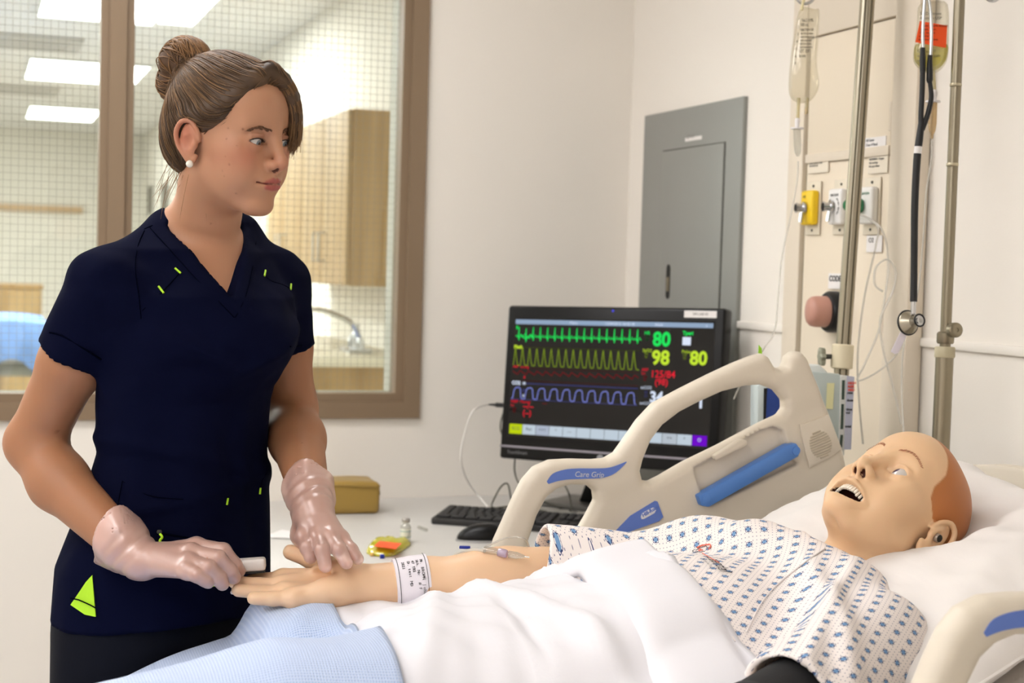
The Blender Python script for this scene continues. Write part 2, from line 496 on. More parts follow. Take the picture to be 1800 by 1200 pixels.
M_WIRE = mat('wire_in_glass', (132, 130, 118), 0.5, 0.3)
for a, b in ((WX0 + fw + st - .004, mx - .037), (mx + .037, WX1 - fw - st + .004)):
    z0, z1 = WZ0 + fw + st - .004, WZ1 - fw - st + .004
    pane = box('pane', (a, BACK_Y + .034, z0), (b, BACK_Y + .040, z1), M_PANE, win)
    wires = []
    w = .0004
    for x in np.arange(a + .008, b - .004, .0182): wires.append(g_box((x - w, BACK_Y + .0365, z0 + .003), (x + w, BACK_Y + .0375, z1 - .003)))
    for z in np.arange(z0 + .008, z1 - .004, .0182): wires.append(g_box((a + .003, BACK_Y + .0365, z - w), (b - .003, BACK_Y + .0375, z + w)))
    mk('wire_grid', *merge(wires), M_WIRE, pane, smooth=False, kind='stuff')

# wall protection strip, broken by the headwall unit
for k, (ya, yb) in enumerate(((2.998, 3.262), (-2.0, 2.566))):
    o = box('trim_%d' % (k + 1), (RIGHT_X - .009, ya, 1.268), (RIGHT_X, yb, 1.286), M_TRIM, None, bev=.003)
    tag(o, ('short beige wall strip between the grey electrical panel and the headwall unit', 'long beige wall strip right of the headwall unit')[k], 'trim', kind='structure')

# ceiling lights of the near room (real lamps; out of frame)
def troffer(x, y, z, sx, sy, strength, label, group):
    t = thing('ceiling_light', label, 'ceiling light', (x, y, z - .02), group)
    M_LAMP = mat('lamp_diffuser_%g' % strength, (255, 255, 255), 0.6, emit=(252, 250, 250), estr=strength)
    v, f = g_ring((x - sx / 2 - .02, y - sy / 2 - .02), (x + sx / 2 + .02, y + sy / 2 + .02), (x - sx / 2, y - sy / 2), (x + sx / 2, y + sy / 2), z - .014, z - .001)
    v = v[:, [0, 2, 1]]; f = [q[::-1] for q in f]
    mk('frame', v, f, mat('lamp_frame', (235, 235, 232), .5), t, smooth=False)
    box('diffuser', (x - sx / 2, y - sy / 2, z - .010), (x + sx / 2, y + sy / 2, z - .003), M_LAMP, t)
    return t
NEAR = [(-2.2, -0.9, .62, 1.24), (-1.0, -0.9, .62, 1.24), (-2.2, 1.1, .62, 1.24), (-.8, 0.9, .62, 1.24), (.10, 2.95, 1.24, .62), (-1.6, 2.9, 1.24, .62)]
for k, (x, y, sx, sy) in enumerate(NEAR):
    troffer(x, y, CEIL, sx, sy, LAMP_STRENGTH, 'flat white ceiling light panel over the near room, out of the frame', 'near room ceiling lights')

# ================================================================= the room beyond the window
FY0, FY1, FX0, FCEIL = BACK_Y + WT, 17.2, -9.0, 2.74
def quadbox(name, lo, hi, m, label, cat): v, f = g_box(lo, hi); return struct(name, v, f, m, label, cat, smooth=False)
quadbox('wall_far', (FX0, FY1, 0), (RIGHT_X + .1, FY1 + .1, FCEIL), M_WALL2, 'pale far wall of the lab beyond the window', 'wall')
quadbox('wall_far_right', (RIGHT_X, FY0, 0), (RIGHT_X + .1, FY1, FCEIL), M_WALL2, 'pale side wall behind the wooden cabinets beyond the window', 'wall')
quadbox('wall_far_left', (FX0 - .1, FY0, 0), (FX0, FY1, FCEIL), M_WALL2, 'pale left wall of the lab beyond the window', 'wall')
quadbox('floor_far', (FX0, FY0, -.06), (RIGHT_X + .1, FY1 + .1, 0), M_FLOOR, 'vinyl floor of the lab beyond the window', 'floor')
quadbox('ceiling_far', (FX0, FY0, FCEIL), (RIGHT_X + .1, FY1 + .1, FCEIL + .06), M_CEIL, 'pale ceiling of the lab beyond the window', 'ceiling')
def ceil_rect(px0, py0, px1, py1, w):
    """panel whose near-left corner and far edge are seen at these pixels"""
    a = WZ(px0, py1, FCEIL); b = WZ(px0 + (px1 - px0) * .5, py0, FCEIL)
    return a, b
far_lights = [('flat ceiling light, lowest one seen left of the brown mullion', WZ(110, 199, FCEIL), .62, 1.24),
              ('flat ceiling light, middle one seen left of the brown mullion', WZ(150, 126, FCEIL), .80, 1.24),
              ('flat ceiling light cut by the brown mullion at the top edge', WZ(184, 3, FCEIL), .62, 1.24),
              ('flat ceiling light above the woman, right of the brown mullion', WZ(262, 4, FCEIL), .62, 1.24)]
for lab, p, sx, sy in far_lights:
    troffer(p[0], p[1], FCEIL, sx, sy, LAMP_STRENGTH_FAR, lab, 'ceiling lights beyond the window')
for x in (-1.2, -3.6, -6.0):  # added unseen panels, stronger than the visible ones, to brighten the far room
    for y in (5.6, 9.5, 13.5):
        troffer(x, y, FCEIL, .62, 1.24, LAMP_STRENGTH_FAR * 4.6, 'added ceiling light brightening the far room, out of the frame', 'added far room ceiling lights')
# ceiling vents
M_VENT = mat('vent_grey', (196, 192, 184), 0.6)
for k, (px, py) in enumerate(((50, 72), (30, 156))):
    p = WZ(px, py, FCEIL)
    t = thing('ceiling_vent', ('square ceiling vent nearest the top left corner', 'square ceiling vent left of the lowest ceiling light')[k], 'vent', (p[0], p[1], FCEIL - .02), 'ceiling vents')
    v, f = g_ring((p[0] - .32, p[1] - .32), (p[0] + .32, p[1] + .32), (p[0] - .24, p[1] - .24), (p[0] + .24, p[1] + .24), FCEIL - .02, FCEIL - .001)
    mk('vent_frame', v[:, [0, 2, 1]], [q[::-1] for q in f], M_VENT, t, smooth=False)
    for i in range(5):
        y = p[1] - .2 + i * .1
        box('louver', (p[0] - .24, y - .035, FCEIL - .015), (p[0] + .24, y + .035, FCEIL - .008), M_VENT, t)
# wall shelf strip, low wooden cabinet, blue bed on the far side
M_OAK = mat_wood('oak_laminate', (190, 158, 112), (150, 118, 76))
M_OAKL = mat_wood('oak_laminate_pale', (196, 168, 124), (168, 138, 96))
yw = FY1
a, b = WY(0, 363, yw - .03), WY(145, 367, yw - .03)
o = box('wall_rail', (a[0] - 1.5, yw - .05, b[2] - .05), (b[0], yw - .001, b[2] + .02), mat('tan_rail', (206, 176, 140), .6)); tag(o, 'thin tan wood rail on the far wall beyond the window', 'rail')
a, b = WY(-60, 498, 12.0), WY(73, 560, 12.0)
t = thing('wooden_cabinet', 'low light-wood cabinet behind the blue bed beyond the window', 'cabinet', ((a[0] + b[0]) / 2, 12.3, 0))
box('body', (a[0], 12.0, 0.08), (b[0], 12.6, a[2] - .03), M_OAKL, t); box('top', (a[0] - .01, 11.99, a[2] - .03), (b[0] + .01, 12.61, a[2]), M_OAK, t)
box('plinth', (a[0] + .02, 12.02, 0), (b[0] - .02, 12.58, .08), M_OAK, t)
for k in range(2):
    w = (b[0] - a[0]) / 2
    box('door', (a[0] + k * w + .006, 11.985, .1), (a[0] + (k + 1) * w - .006, 12.0, a[2] - .05), M_OAKL, t)
# far bed with blue cover
M_BLUE2 = mat('blue_bedcover_far', (132, 168, 226), .8, bump=.2, bscale=60)
yb = 8.6
a = WY(-120, 560, yb); b = WY(86, 545, yb)
t = thing('far_bed', 'hospital bed under a light blue cover in the lab beyond the window', 'bed', ((a[0] + b[0]) / 2, yb + .4, 0))
x0, x1, zt = a[0] - .6, b[0], WY(50, 575, yb)[2]
n, m = 24, 14; vv = []
for i in range(n + 1):
    for j in range(m + 1):
        u, w = i / n, j / m
        x = x0 + (x1 - x0) * u; y = yb + .95 * w
        e = min(w, 1 - w, (1 - u) * 2) ; z = zt + .03 * math.sin(7 * u + 2) + .02 * math.sin(9 * w)
        vv.append((x, y, z))
ff = [[i * (m + 1) + j, (i + 1) * (m + 1) + j, (i + 1) * (m + 1) + j + 1, i * (m + 1) + j + 1] for i in range(n) for j in range(m)]
skirt = len(vv)
top_cov = mk('cover_top', vv, ff, M_BLUE2, t)
sv, sf = [], []
edge = [(x0 + (x1 - x0) * i / 40, yb) for i in range(41)] + [(x1, yb + .95 * j / 12) for j in range(1, 13)]
for k, (x, y) in enumerate(edge):
    zz = zt + .03 * math.sin(7 * (x - x0) / (x1 - x0) + 2) if y == yb else zt + .03 * math.sin(9)
    drop = .30 + .10 * math.sin(k * .33)
    off = .015 * math.sin(k * .9)
    sv += [(x, y, zz + .004), (x + .01, y - .03 - off, zz - drop * .5), (x + .01, y - .02 + off, zz - drop)]
for k in range(len(edge) - 1):
    for r_ in range(2): sf.append([3 * k + r_, 3 * k + 3 + r_, 3 * k + 4 + r_, 3 * k + 1 + r_])
mk('cover_skirt', sv, sf, M_BLUE2, t)
M_BEDG = mat('bed_frame_grey', (150, 150, 140), .5)
box('mattress', (x0 + .02, yb + .02, zt - .2), (x1 - .02, yb + .93, zt - .05), mat('mattress_grey', (205, 205, 200), .8), t, bev=.03)
box('deck', (x0 + .05, yb + .05, zt - .27), (x1 - .05, yb + .9, zt - .2), M_BEDG, t)
for x in (x0 + .4, x1 - .35):
    for y in (yb + .12, yb + .82): box('leg', (x - .03, y - .03, 0), (x + .03, y + .03, zt - .27), M_BEDG, t)
# cabinets with the sink on the right
cy0, cy1 = 6.0, 7.75
zb, ztp = WY(640, 503, cy0)[2], WY(640, 192, cy0)[2]
t = thing('wall_cabinet', 'light wood wall cabinet above the sink beyond the window', 'cabinet', (1.6, 6.9, zb))
box('body', (1.44, cy0, zb), (RIGHT_X - .002, cy1, ztp), M_OAK, t)
for k in range(4):
    w = (cy1 - cy0) / 4
    d = box('door', (1.42, cy0 + k * w + .004, zb + .003), (1.438, cy0 + (k + 1) * w - .004, ztp - .003), M_OAKL, t, bev=.002)
    yh = cy0 + (k + .12 if k % 2 else k + .88) * w
    tube('handle', [(1.42, yh, zb + .10), (1.39, yh, zb + .10), (1.39, yh, zb + .22), (1.42, yh, zb + .22)], .005, mat('brushed_steel', (190, 188, 182), .35, .9), d, sides=8)
zc = WY(640, 628, cy0)[2]
t = thing('base_cabinet', 'light wood sink cabinet below the pale counter beyond the window', 'cabinet', (1.45, 6.9, 0))
box('body', (1.14, cy0, .1), (RIGHT_X - .002, cy1, zc - .04), M_OAK, t); box('plinth', (1.2, cy0 + .02, 0), (RIGHT_X - .002, cy1, .1), M_OAK, t)
for k in range(4):
    w = (cy1 - cy0) / 4
    box('door', (1.12, cy0 + k * w + .004, .11), (1.138, cy0 + (k + 1) * w - .004, zc - .05), M_OAKL, t, bev=.002)
o = box('sink_counter', (1.11, cy0 - .015, zc - .04), (RIGHT_X - .002, cy1, zc), mat('cream_counter', (228, 221, 200), .4), bev=.004); tag(o, 'cream laminate counter holding the sink beyond the window', 'counter')
M_CHROME = mat('chrome', (205, 206, 208), .18, 1.0)
p = WY(625, 612, 6.35)
t = thing('sink_faucet', 'chrome faucet with long swing spout on the sink counter', 'faucet', (p[0], 6.35, zc))
box('deck_plate', (p[0] - .05, 6.25, zc), (p[0] + .05, 6.45, zc + .02), M_CHROME, t, bev=.006)
lathe('body', [(.026, 0), (.026, .05), (.018, .08), (.016, .1)], (p[0], 6.35, zc + .018), UP, M_CHROME, t, 16)
tube('spout', [(p[0], 6.35, zc + .08), (p[0] - .03, 6.35, zc + .13), (p[0] - .14, 6.34, zc + .175), (p[0] - .215, 6.34, zc + .18), (p[0] - .225, 6.34, zc + .15)], [.014, .012, .011, .010], M_CHROME, t, 10, smooth_n=5)
for s in (-1, 1):
    lathe('valve', [(.018, 0), (.018, .03), (.012, .05)], (p[0], 6.35 + s * .075, zc + .018), UP, M_CHROME, t, 14)
    tube('lever', [(p[0], 6.35 + s * .075, zc + .06), (p[0] + s * .035, 6.35 + s * .085, zc + .12)], [.008, .006], mat('lever_blue' if s < 0 else 'lever_steel', (150, 165, 215) if s < 0 else (190, 190, 192), .3, .5), t, 8)
o = lathe('soap_tub', [(.04, 0), (.045, .09), (.043, .095)], (p[0] - .19, 6.6, zc), UP, mat('tub_grey', (176, 168, 152), .6), None, 16); tag(o, 'small grey tub on the counter left of the chrome faucet', 'tub')
# two dark notice frames on the side wall, seen behind the woman's neck
for k, (px, py) in enumerate(((264, 352), (290, 350))):
    c = WX(px, py, RIGHT_X - .01)
    t = thing('notice_frame', ('dark notice frame on the far side wall, left one behind her neck', 'dark notice frame on the far side wall, right one behind her neck')[k], 'frame', (RIGHT_X - .01, c[1], c[2] - .16), 'notices behind her neck')
    box('board', (RIGHT_X - .012, c[1] - .22, c[2] - .14), (RIGHT_X - .002, c[1] + .22, c[2] + .14), mat('notice_dark', (112, 106, 94), .7, var=.5, vscale=30), t)
    v, f = g_ring((c[1] - .24, c[2] - .16), (c[1] + .24, c[2] + .16), (c[1] - .22, c[2] - .14), (c[1] + .22, c[2] + .14), RIGHT_X - .016, RIGHT_X - .001)
    mk('rim', v[:, [1, 0, 2]], [q[::-1] for q in f], mat('notice_rim', (190, 186, 176), .5), t, smooth=False)
# ================================================================= things on the right wall
XW = RIGHT_X
def wy(px, py, X=RIGHT_X - .012):
    p = WX(px, py, X); return p[1], p[2]
def xbox(name, ya, za, yb, zb, x0, x1, m, parent, bev=0.0, **kw):
    return box(name, (min(x0, x1), min(ya, yb), min(za, zb)), (max(x0, x1), max(ya, yb), max(za, zb)), m, parent, bev, **kw)
NOX = np.array([0, -1.0, 0])          # reading direction of lettering on the right wall
# ---- grey electrical panel
M_GREY = mat('grey_enamel', (143, 144, 139), .42, bump=.04, bscale=400)
y0, y1 = 3.253, 3.823
t = thing('electrical_panel', 'flat grey steel electrical panel on the wall right of the corner', 'panel', (XW, (y0 + y1) / 2, .72))
xbox('cover', y0, .72, y1, 1.827, XW - .012, XW, M_GREY, t, .002)
ya, za = wy(1275, 251); yb, _ = wy(1167, 263)
M_GAP = mat('dark_gap', (70, 70, 64), .8)
dr = xbox('door', ya, .80, yb, za, XW - .0165, XW - .0125, M_GREY, t, .0015)
xbox('door_gap', ya - .003, .797, yb + .003, za + .003, XW - .0128, XW - .0118, M_GAP, t)
yh, zh = wy(1177, 495)
sl = []
for a in np.linspace(0, math.pi, 9): sl.append((XW - .0172, yh + .012 * math.cos(a), zh + .034 + .012 * math.sin(a)))
for a in np.linspace(math.pi, 2 * math.pi, 9): sl.append((XW - .0172, yh + .012 * math.cos(a), zh - .034 + .012 * math.sin(a)))
prism('latch_slot', sl, (.003, 0, 0), mat('slot_black', (22, 22, 20), .6), dr)
xbox('latch', yh - .008, zh - .026, yh + .008, zh + .012, XW - .0185, XW - .0165, mat('latch_bronze', (128, 118, 96), .5, .2), dr, .001)
ya, za = wy(1234, 238); yb, zb = wy(1205, 249)
lb = xbox('label_plate', ya, za, yb, zb, XW - .0135, XW - .0118, mat('label_white', (232, 228, 224), .6), t)
text('label_print', 'EP-1A', .016, (XW - .0137, yb - .012, zb + .006), NOX, UP, mat('label_grey', (150, 146, 142), .7), lb)
# ---- headwall unit with medical gas outlets
M_HW = mat('headwall_laminate', (232, 219, 198), .45, bump=.03)
M_HWF = mat('headwall_trim', (224, 212, 194), .45)
M_GRV = mat('groove_shadow', (150, 140, 116), .8)
XF = XW - .03
hy0, hy1 = 2.50, 3.0                       # right and left ends as seen
t = thing('headwall_unit', 'beige medical headwall panel with framed doors behind the bed head', 'headwall', (XW, 2.75, .25))
xbox('back_box', hy0 + .02, .25, hy1 - .005, 2.06, XW - .018, XW, M_GRV, t)
gl_y, _ = wy(1405, 480, XF); gr_y, _ = wy(1562, 420, XF)          # dark vertical grooves
ytop_a, ztop = wy(1505, 47, XF)
xbox('frame_stile', gl_y + .006, .25, hy1, 2.06, XF, XW - .002, M_HWF, t, .003)
st = xbox('frame_stile', hy0, .25, gr_y - .006, 2.06, XF - .012, XW - .002, M_HWF, t, .008)
xbox('frame_header', gr_y, ztop + .0015, gl_y, 2.06, XF - .002, XW - .002, M_HWF, t, .003)
ys1, zs1 = wy(1490, 277, XF)
up_ = xbox('upper_panel', gr_y + .008, zs1 + .005, gl_y - .012, ztop - .002, XF, XW - .004, M_HW, t, .003)
lo_ = xbox('lower_panel', gr_y + .008, .26, gl_y - .012, zs1 - .005, XF + .002, XW - .004, M_HW, t, .002)
xbox('seam_strip', gr_y + .008, zs1 - .004, gl_y - .012, zs1 + .016, XF - .004, XW - .01, M_HWF, t, .002)
for pyc in (205, 560):
    yc, zc_ = wy(1569 if pyc < 300 else 1552, pyc, XF)
    tube('hinge', [(XF - .004, gr_y, zc_ - .028), (XF - .004, gr_y, zc_ + .028)], .006, M_HWF, t, 8)
def sticker(px0, py0, px1, py1, lines, m, size, parent, bold=0, X=XF - .001, ink=(70, 70, 72), name='sticker'):
    ya, za = wy(px0, py0, X); yb, zb = wy(px1, py1, X)
    s = xbox(name, yb, zb, ya, za, X - .0006, X + .001, m, parent)
    z = za - size * 1.0
    for l in lines:
        text('print', l, size, (X - .0010, ya - .004, z), NOX, UP, mat('ink_%d_%d_%d' % ink, ink, .7), s, bold=bold)
        z -= size * 1.15
    return s
M_PAPER = mat('paper_white', (236, 232, 230), .7)
M_CLEARLBL = mat('paper_cream', (232, 222, 204), .6)
sticker(1521, 243, 1557, 259, ['All Gases', 'Zone 4 Panel'], M_PAPER, .008, t)
sticker(1422, 286, 1456, 302, ['DO NOT REMOVE COVER', 'TEST BEFORE USE'], M_CLEARLBL, .0045, t)
sticker(1527, 277, 1560, 303, ['WARNING  Oxygen', 'No smoking', 'No open flame'], M_CLEARLBL, .0062, t)
sticker(1524, 414, 1550, 443, [' O2'], M_PAPER, .014, t)
sticker(1457, 480, 1500, 509, ['CODE BLUE'], M_PAPER, .0165, t, bold=.0006, name='code_card')
# bed rail / conduit line below left: vertical dark line continues with the groove
# ---- three gas outlets
def outlet(px, py, col, lab, knobc, ink, kind):
    yc, zc_ = wy(px, py, XF)
    t = thing('gas_outlet', lab, 'gas outlet', (XF, yc, zc_ - .06), 'medical gas outlets')
    M_PL = mat('outlet_plate', (226, 216, 196), .4)
    xbox('mounting_plate', yc - .029, zc_ - .058, yc + .029, zc_ + .058, XF - .003, XF, M_PL, t, .001)
    xbox('cover', yc - .0255, zc_ - .037, yc + .0255, zc_ + .038, XF - .020, XF - .002, mat('outlet_' + kind, col, .35), t, .006, seg=3)
    for s in (-1, 1): lathe('screw', [(.003, 0), (.003, .0015)], (XF - .003, yc, zc_ + s * .048), (-1, 0, 0), M_GAP, t, 10)
    text('print', kind.upper(), .0075, (XF - .0206, yc + .014, zc_ + .022), NOX, UP, mat('ink_' + kind, ink, .6), t)
    if kind == 'oxygen':
        k = lathe('adapter', [(.013, 0), (.016, .004), (.016, .022), (.011, .026), (.011, .034), (.006, .038)], (XF - .02, yc + .008, zc_), (-1, .35, 0), mat('green_plastic', knobc, .4), t, 12)
        return t, np.array([XF - .045, yc, zc_ - .012])
    k = lathe('valve_body', [(.014, 0), (.014, .005), (.009, .007), (.009, .016), (.011, .017), (.011, .021)], (XF - .019, yc + .006, zc_), (-1, .3, 0), M_CHROME, t, 16)
    lathe('valve_port', [(.0075, 0), (.0075, .001)], (XF - .0395, yc + .0125, zc_), (-1, .3, 0), mat('slot_black', (22, 22, 20)), k, 12)
    tube('release_pin', [(XF - .03, yc, zc_ - .01), (XF - .034, yc - .002, zc_ - .032)], .005, M_CHROME, t, 8)
    if kind == 'vacuum':
        for a in (-.7, -.25, .25, .7, math.pi - .7, math.pi - .25, math.pi + .25, math.pi + .7):
            c = np.array([XF - .0206, yc + .0195 * math.cos(a), zc_ + .021 * math.sin(a)])
            dv = np.array([0, -math.sin(a), math.cos(a)])
            tube('arrow_mark', [c - dv * .004, c + dv * .004], [.0018, .0006], M_GAP, t, 4)
    return t, np.array([XF - .05, yc, zc_ - .01])
outlet(1431, 366, (244, 204, 26), 'yellow medical air outlet on the headwall, leftmost of three', (200, 200, 200), (110, 95, 30), 'air')
outlet(1480, 364, (238, 236, 234), 'white vacuum outlet between the yellow and the green ones', (200, 200, 200), (70, 70, 70), 'vacuum')
_, OXY = outlet(1534, 362, (238, 236, 232), 'white oxygen outlet with green adapter, rightmost of three', (34, 120, 74), (50, 130, 90), 'oxygen')
# ---- code button
yc, zc_ = wy(1468, 548, XF)
t = thing('call_button', 'round pink push button on a black base under the CODE card', 'button', (XF, yc, zc_ - .045))
lathe('base', [(.044, 0), (.044, .018), (.040, .024), (.03, .026)], (XF, yc - .004, zc_), (-1, .1, 0), mat('button_black', (26, 26, 28), .35), t, 28)
lathe('push_cap', [(.033, 0), (.033, .026), (.031, .034), (.026, .040), (.015, .043), (.001, .044)], (XF - .022, yc - .003, zc_), (-1, .22, 0), mat('button_pink', (196, 146, 130), .4), t, 28)
xbox('side_tag', yc - .055, zc_ + .012, yc - .035, zc_ + .036, XF - .01, XF, mat('tag_blue', (140, 150, 200), .5), t, .002)

# ---- IV poles
M_STEEL = mat('pole_steel', (176, 168, 150), .28, .95)
M_STEELD = mat('pole_steel_dark', (150, 141, 122), .33, .9)
def on_line(pa, da, pb, db): return W(*pa, da), W(*pb, db)
# pole 1: thick, grooved, in front of the headwall
D1 = 2.95
a, b = W(1529, -60, D1), W(1476, 700, D1); ax = (a - b) / np.linalg.norm(a - b)
foot = b - ax * ((b[2] - .05) / ax[2])
t = thing('iv_pole', 'thick steel IV pole in front of the gas outlets, with pump clamp', 'IV pole', (foot[0], foot[1], 0))
tube('tube', [foot, a + ax * .1], .0145, M_STEEL, t, 24)
for s in (-1, 1):
    off = -CFWD * .0135 + CRIGHT * .006 * s
    tube('groove', [foot + off, a + off + ax * .1], .0018, mat('groove_dark', (92, 84, 66), .5, .6), t, 6)
for k in range(4):
    an = k * math.pi / 2 + .5; d = np.array([math.cos(an), math.sin(an), 0])
    tube('foot', [foot + d * .01, foot + d * .2 + UP * -.015], [.013, .010], M_STEELD, t, 10)
hook = W(1416, -10, D1)
tube('hanger_arm', [a, a + CRIGHT * -.03 + UP * .02, hook + UP * .05, hook + UP * .02], .004, M_CHROME, t, 10, smooth_n=5)
ring = [hook + CRIGHT * .0185 * math.cos(q) + UP * (.0185 * math.sin(q)) for q in np.linspace(0, 2 * math.pi, 24, endpoint=False)]
tube('hook_ring', ring, .003, M_CHROME, t, 8, closed=True)
# clamp of the pump on pole 1
c0, c1 = W(1479, 648, D1 - .005), W(1482, 605, D1 - .005)
t = thing('pole_clamp', 'cream pole clamp with star knob on the thick steel pole', 'clamp', c0)
M_CRM = mat('cream_plastic', (226, 214, 184), .45)
lathe('collar', [(.018, 0), (.0215, .002), (.0215, .046), (.018, .048)], c0, ax, M_CRM, t, 24)
kc = (c0 + c1) / 2 - CRIGHT * .022
tube('screw', [kc + CRIGHT * .004, kc - CRIGHT * .014], .005, M_GAP, t, 10)
kv, kf = [], []
uu, ww, aa = basis(-CRIGHT)
for h, sc in ((0, .8), (.003, 1), (.009, 1), (.012, .75)):
    for q in range(24):
        an = q * 2 * math.pi / 24; rr = (.017 + .0032 * math.cos(6 * an)) * sc
        kv.append(kc - CRIGHT * (.012 + h) + rr * (math.cos(an) * uu + math.sin(an) * ww))
for i in range(3):
    for q in range(24): kf.append([i * 24 + q, i * 24 + (q + 1) % 24, (i + 1) * 24 + (q + 1) % 24, (i + 1) * 24 + q])
kf += [list(range(24))[::-1], [72 + q for q in range(24)]]
mk('star_knob', kv, kf, mat('knob_grey', (150, 150, 132), .5), t, auto=40)
# pole 2: two-stage telescopic, right
D2 = 2.62
a, b = W(1690, -80, D2), W(1654, 760, D2); ax2 = (a - b) / np.linalg.norm(a - b)
mid = W(1662, 592, D2); foot = b - ax2 * ((b[2] - .05) / ax2[2])
t = thing('iv_pole', 'two-stage steel IV pole right of the stethoscope', 'IV pole', (foot[0], foot[1], 0))
tube('outer_tube', [foot, mid - ax2 * .02], .0155, M_STEELD, t, 24)
tube('inner_tube', [mid - ax2 * .05, a], .0095, M_STEELD, t, 20)
lathe('lock_collar', [(.0165, 0), (.0175, .002), (.0175, .017), (.016, .019)], mid - ax2 * .036, ax2, mat('collar_cream', (190, 180, 150), .5), t, 24)
lathe('lock_head', [(.013, 0), (.015, .003), (.015, .018), (.012, .021)], mid - ax2 * .012, ax2, M_STEELD, t, 24)
kc = W(1673, 580, D2 - .02)
lathe('lock_knob', [(.007, 0), (.013, .003), (.013, .014), (.0105, .016), (.004, .016), (.004, .014)], kc, -CFWD + CRIGHT * .25, M_STEELD, t, 20)
for pyk in (152, 292):
    kk = W(1690 - (pyk + 80) * 36 / 840, pyk, D2 - .004)
    lathe('joint', [(.0100, 0), (.0105, .001), (.0105, .004), (.0100, .005)], kk, ax2, mat('joint_line', (196, 186, 160), .4, .8), t, 16)
for k in range(5):
    an = k * 2 * math.pi / 5 + .2; d = np.array([math.cos(an), math.sin(an), 0])
    tube('foot', [foot + d * .01, foot + d * .16 + UP * -.015], [.012, .009], M_STEELD, t, 10)
h2 = W(1628, -8, D2 - .02)
tube('hanger_arm', [a - ax2 * .02, (a + h2) / 2 + UP * .05, h2 + UP * .06, h2 + UP * .02, h2 - UP * .004, h2 + CRIGHT * .016 + UP * .004], .0042, M_CHROME, t, 10, smooth_n=6)
h3 = W(1746, -6, D2 - .02)
tube('hook_arm', [a - ax2 * .02, (a + h3) / 2 + UP * .06, h3 + CRIGHT * -.012 + UP * .03, h3 + CRIGHT * -.011, h3 - UP * .006 + CRIGHT * .002, h3 + CRIGHT * .014 + UP * .004], .0042, M_CHROME, t, 10, smooth_n=6)

# ---- infusion fluid bags
M_BAGCLR = mat_clear('bag_clear', (250, 248, 240), .05, .12, .10, (236, 232, 218))
M_FLUID = mat_clear('bag_yellow_fluid', (236, 232, 150), .05, .1, .25, (214, 208, 110))
M_INK = mat('print_grey', (92, 86, 80), .7)
def fluid_bag(outline, d, thick, mbag, parent, name='bag'):
    """pillow-shaped bag: outline in picture points at distance d, swelling front and back"""
    P = np.array([W(x, y, d) for x, y in outline]); c = P.mean(0)
    n, rings = len(P), 7; v, f = [], []
    for side in (-1, 1):
        for k in range(rings):
            s = 1 - k / rings
            bul = thick * (1 - s * s) ** .6
            for p in P: v.append(c + (p - c) * s + CFWD * side * bul)
        v.append(c + CFWD * side * thick)
    st = n * rings + 1
    for q in range(2):
        for k in range(rings - 1):
            for i in range(n):
                a_ = q * st + k * n + i; b_ = q * st + k * n + (i + 1) % n
                fc = [a_, b_, b_ + n, a_ + n]; f.append(fc if q == 0 else fc[::-1])
        for i in range(n):
            fc = [q * st + (rings - 1) * n + i, q * st + (rings - 1) * n + (i + 1) % n, q * st + n * rings]; f.append(fc if q == 0 else fc[::-1])
    for i in range(n): f.append([i, st + i, st + (i + 1) % n, (i + 1) % n])
    return mk(name, v, f, mbag, parent)
DB = D1 - .01
t = thing('iv_bag', 'clear crumpled IV fluid bag hanging from the ring hook at the left', 'IV bag', W(1412, 185, DB))
ol = [(1416, 12), (1432, 16), (1440, 18), (1439, 60), (1436, 110), (1440, 150), (1430, 172), (1418, 180), (1404, 181), (1390, 172), (1386, 150), (1390, 100), (1396, 60), (1402, 26), (1408, 16)]
ol = spline([p + (0,) for p in ol], 3, True)[:, :2]
bg = fluid_bag(ol, DB, .014, M_BAGCLR, t)
for k, (x, y, s, w) in enumerate([(1409, 38, 'NaCl 0.9%', .0085), (1407, 46, '500 mL', .0085), (1407, 54, 'INJECTION USP', .006), (1407, 60, 'each 100 mL contains', .0045), (1406, 66, 'sodium chloride 900 mg', .0045), (1406, 72, 'sterile nonpyrogenic', .0045), (1405, 78, 'single dose container', .0045), (1405, 84, 'discard unused portion', .0045), (1404, 92, 'LOT  EXP', .0085), (1404, 100, 'Rx only', .007)]):
    text('print', s, w, W(x, y, DB - .0165), CRIGHT, CUP, M_INK, bg, bold=.0001, sx=.62)
for k in range(7):
    text('scale_mark', '- %d' % (k + 1), .0075, W(1399 - k * 1.2, 36 + k * 13, DB - .013), CRIGHT, CUP, M_INK, bg)
tube('hanging_loop', [W(1416, -8, DB), W(1411, 6, DB), W(1409, 18, DB)], [.0025, .003], mat('bag_cord', (226, 214, 170), .5), t, 6)
for x, e in ((1402, 212), (1417, 200)):
    tube('port', [W(x + 2, 172, DB), W(x, e, DB)], .0035, mat_clear('port_tube', (238, 230, 200), .06, .2, .35, (230, 220, 180)), t, 10)
tube('port_cap', [W(1417, 192, DB), W(1417, 200, DB)], .003, mat('amber_cap', (222, 180, 90), .4), t, 8)
M_WPL = mat('white_plastic', (232, 228, 228), .35)
M_CLEARP = mat_clear('clear_plastic', (236, 236, 232), .08, .08, .12, (225, 225, 222))
t = thing('drip_chamber', 'clear drip chamber with white flange under the left IV bag', 'drip chamber', W(1403, 285, DB))
lathe('spike', [(.004, 0), (.005, .018), (.0045, .02)], W(1401, 226, DB), W(1402, 205, DB) - W(1401, 226, DB), M_WPL, t, 14)
lathe('flange', [(.0125, 0), (.013, .001), (.0125, .003)], W(1401, 227, DB), UP, M_WPL, t, 20)
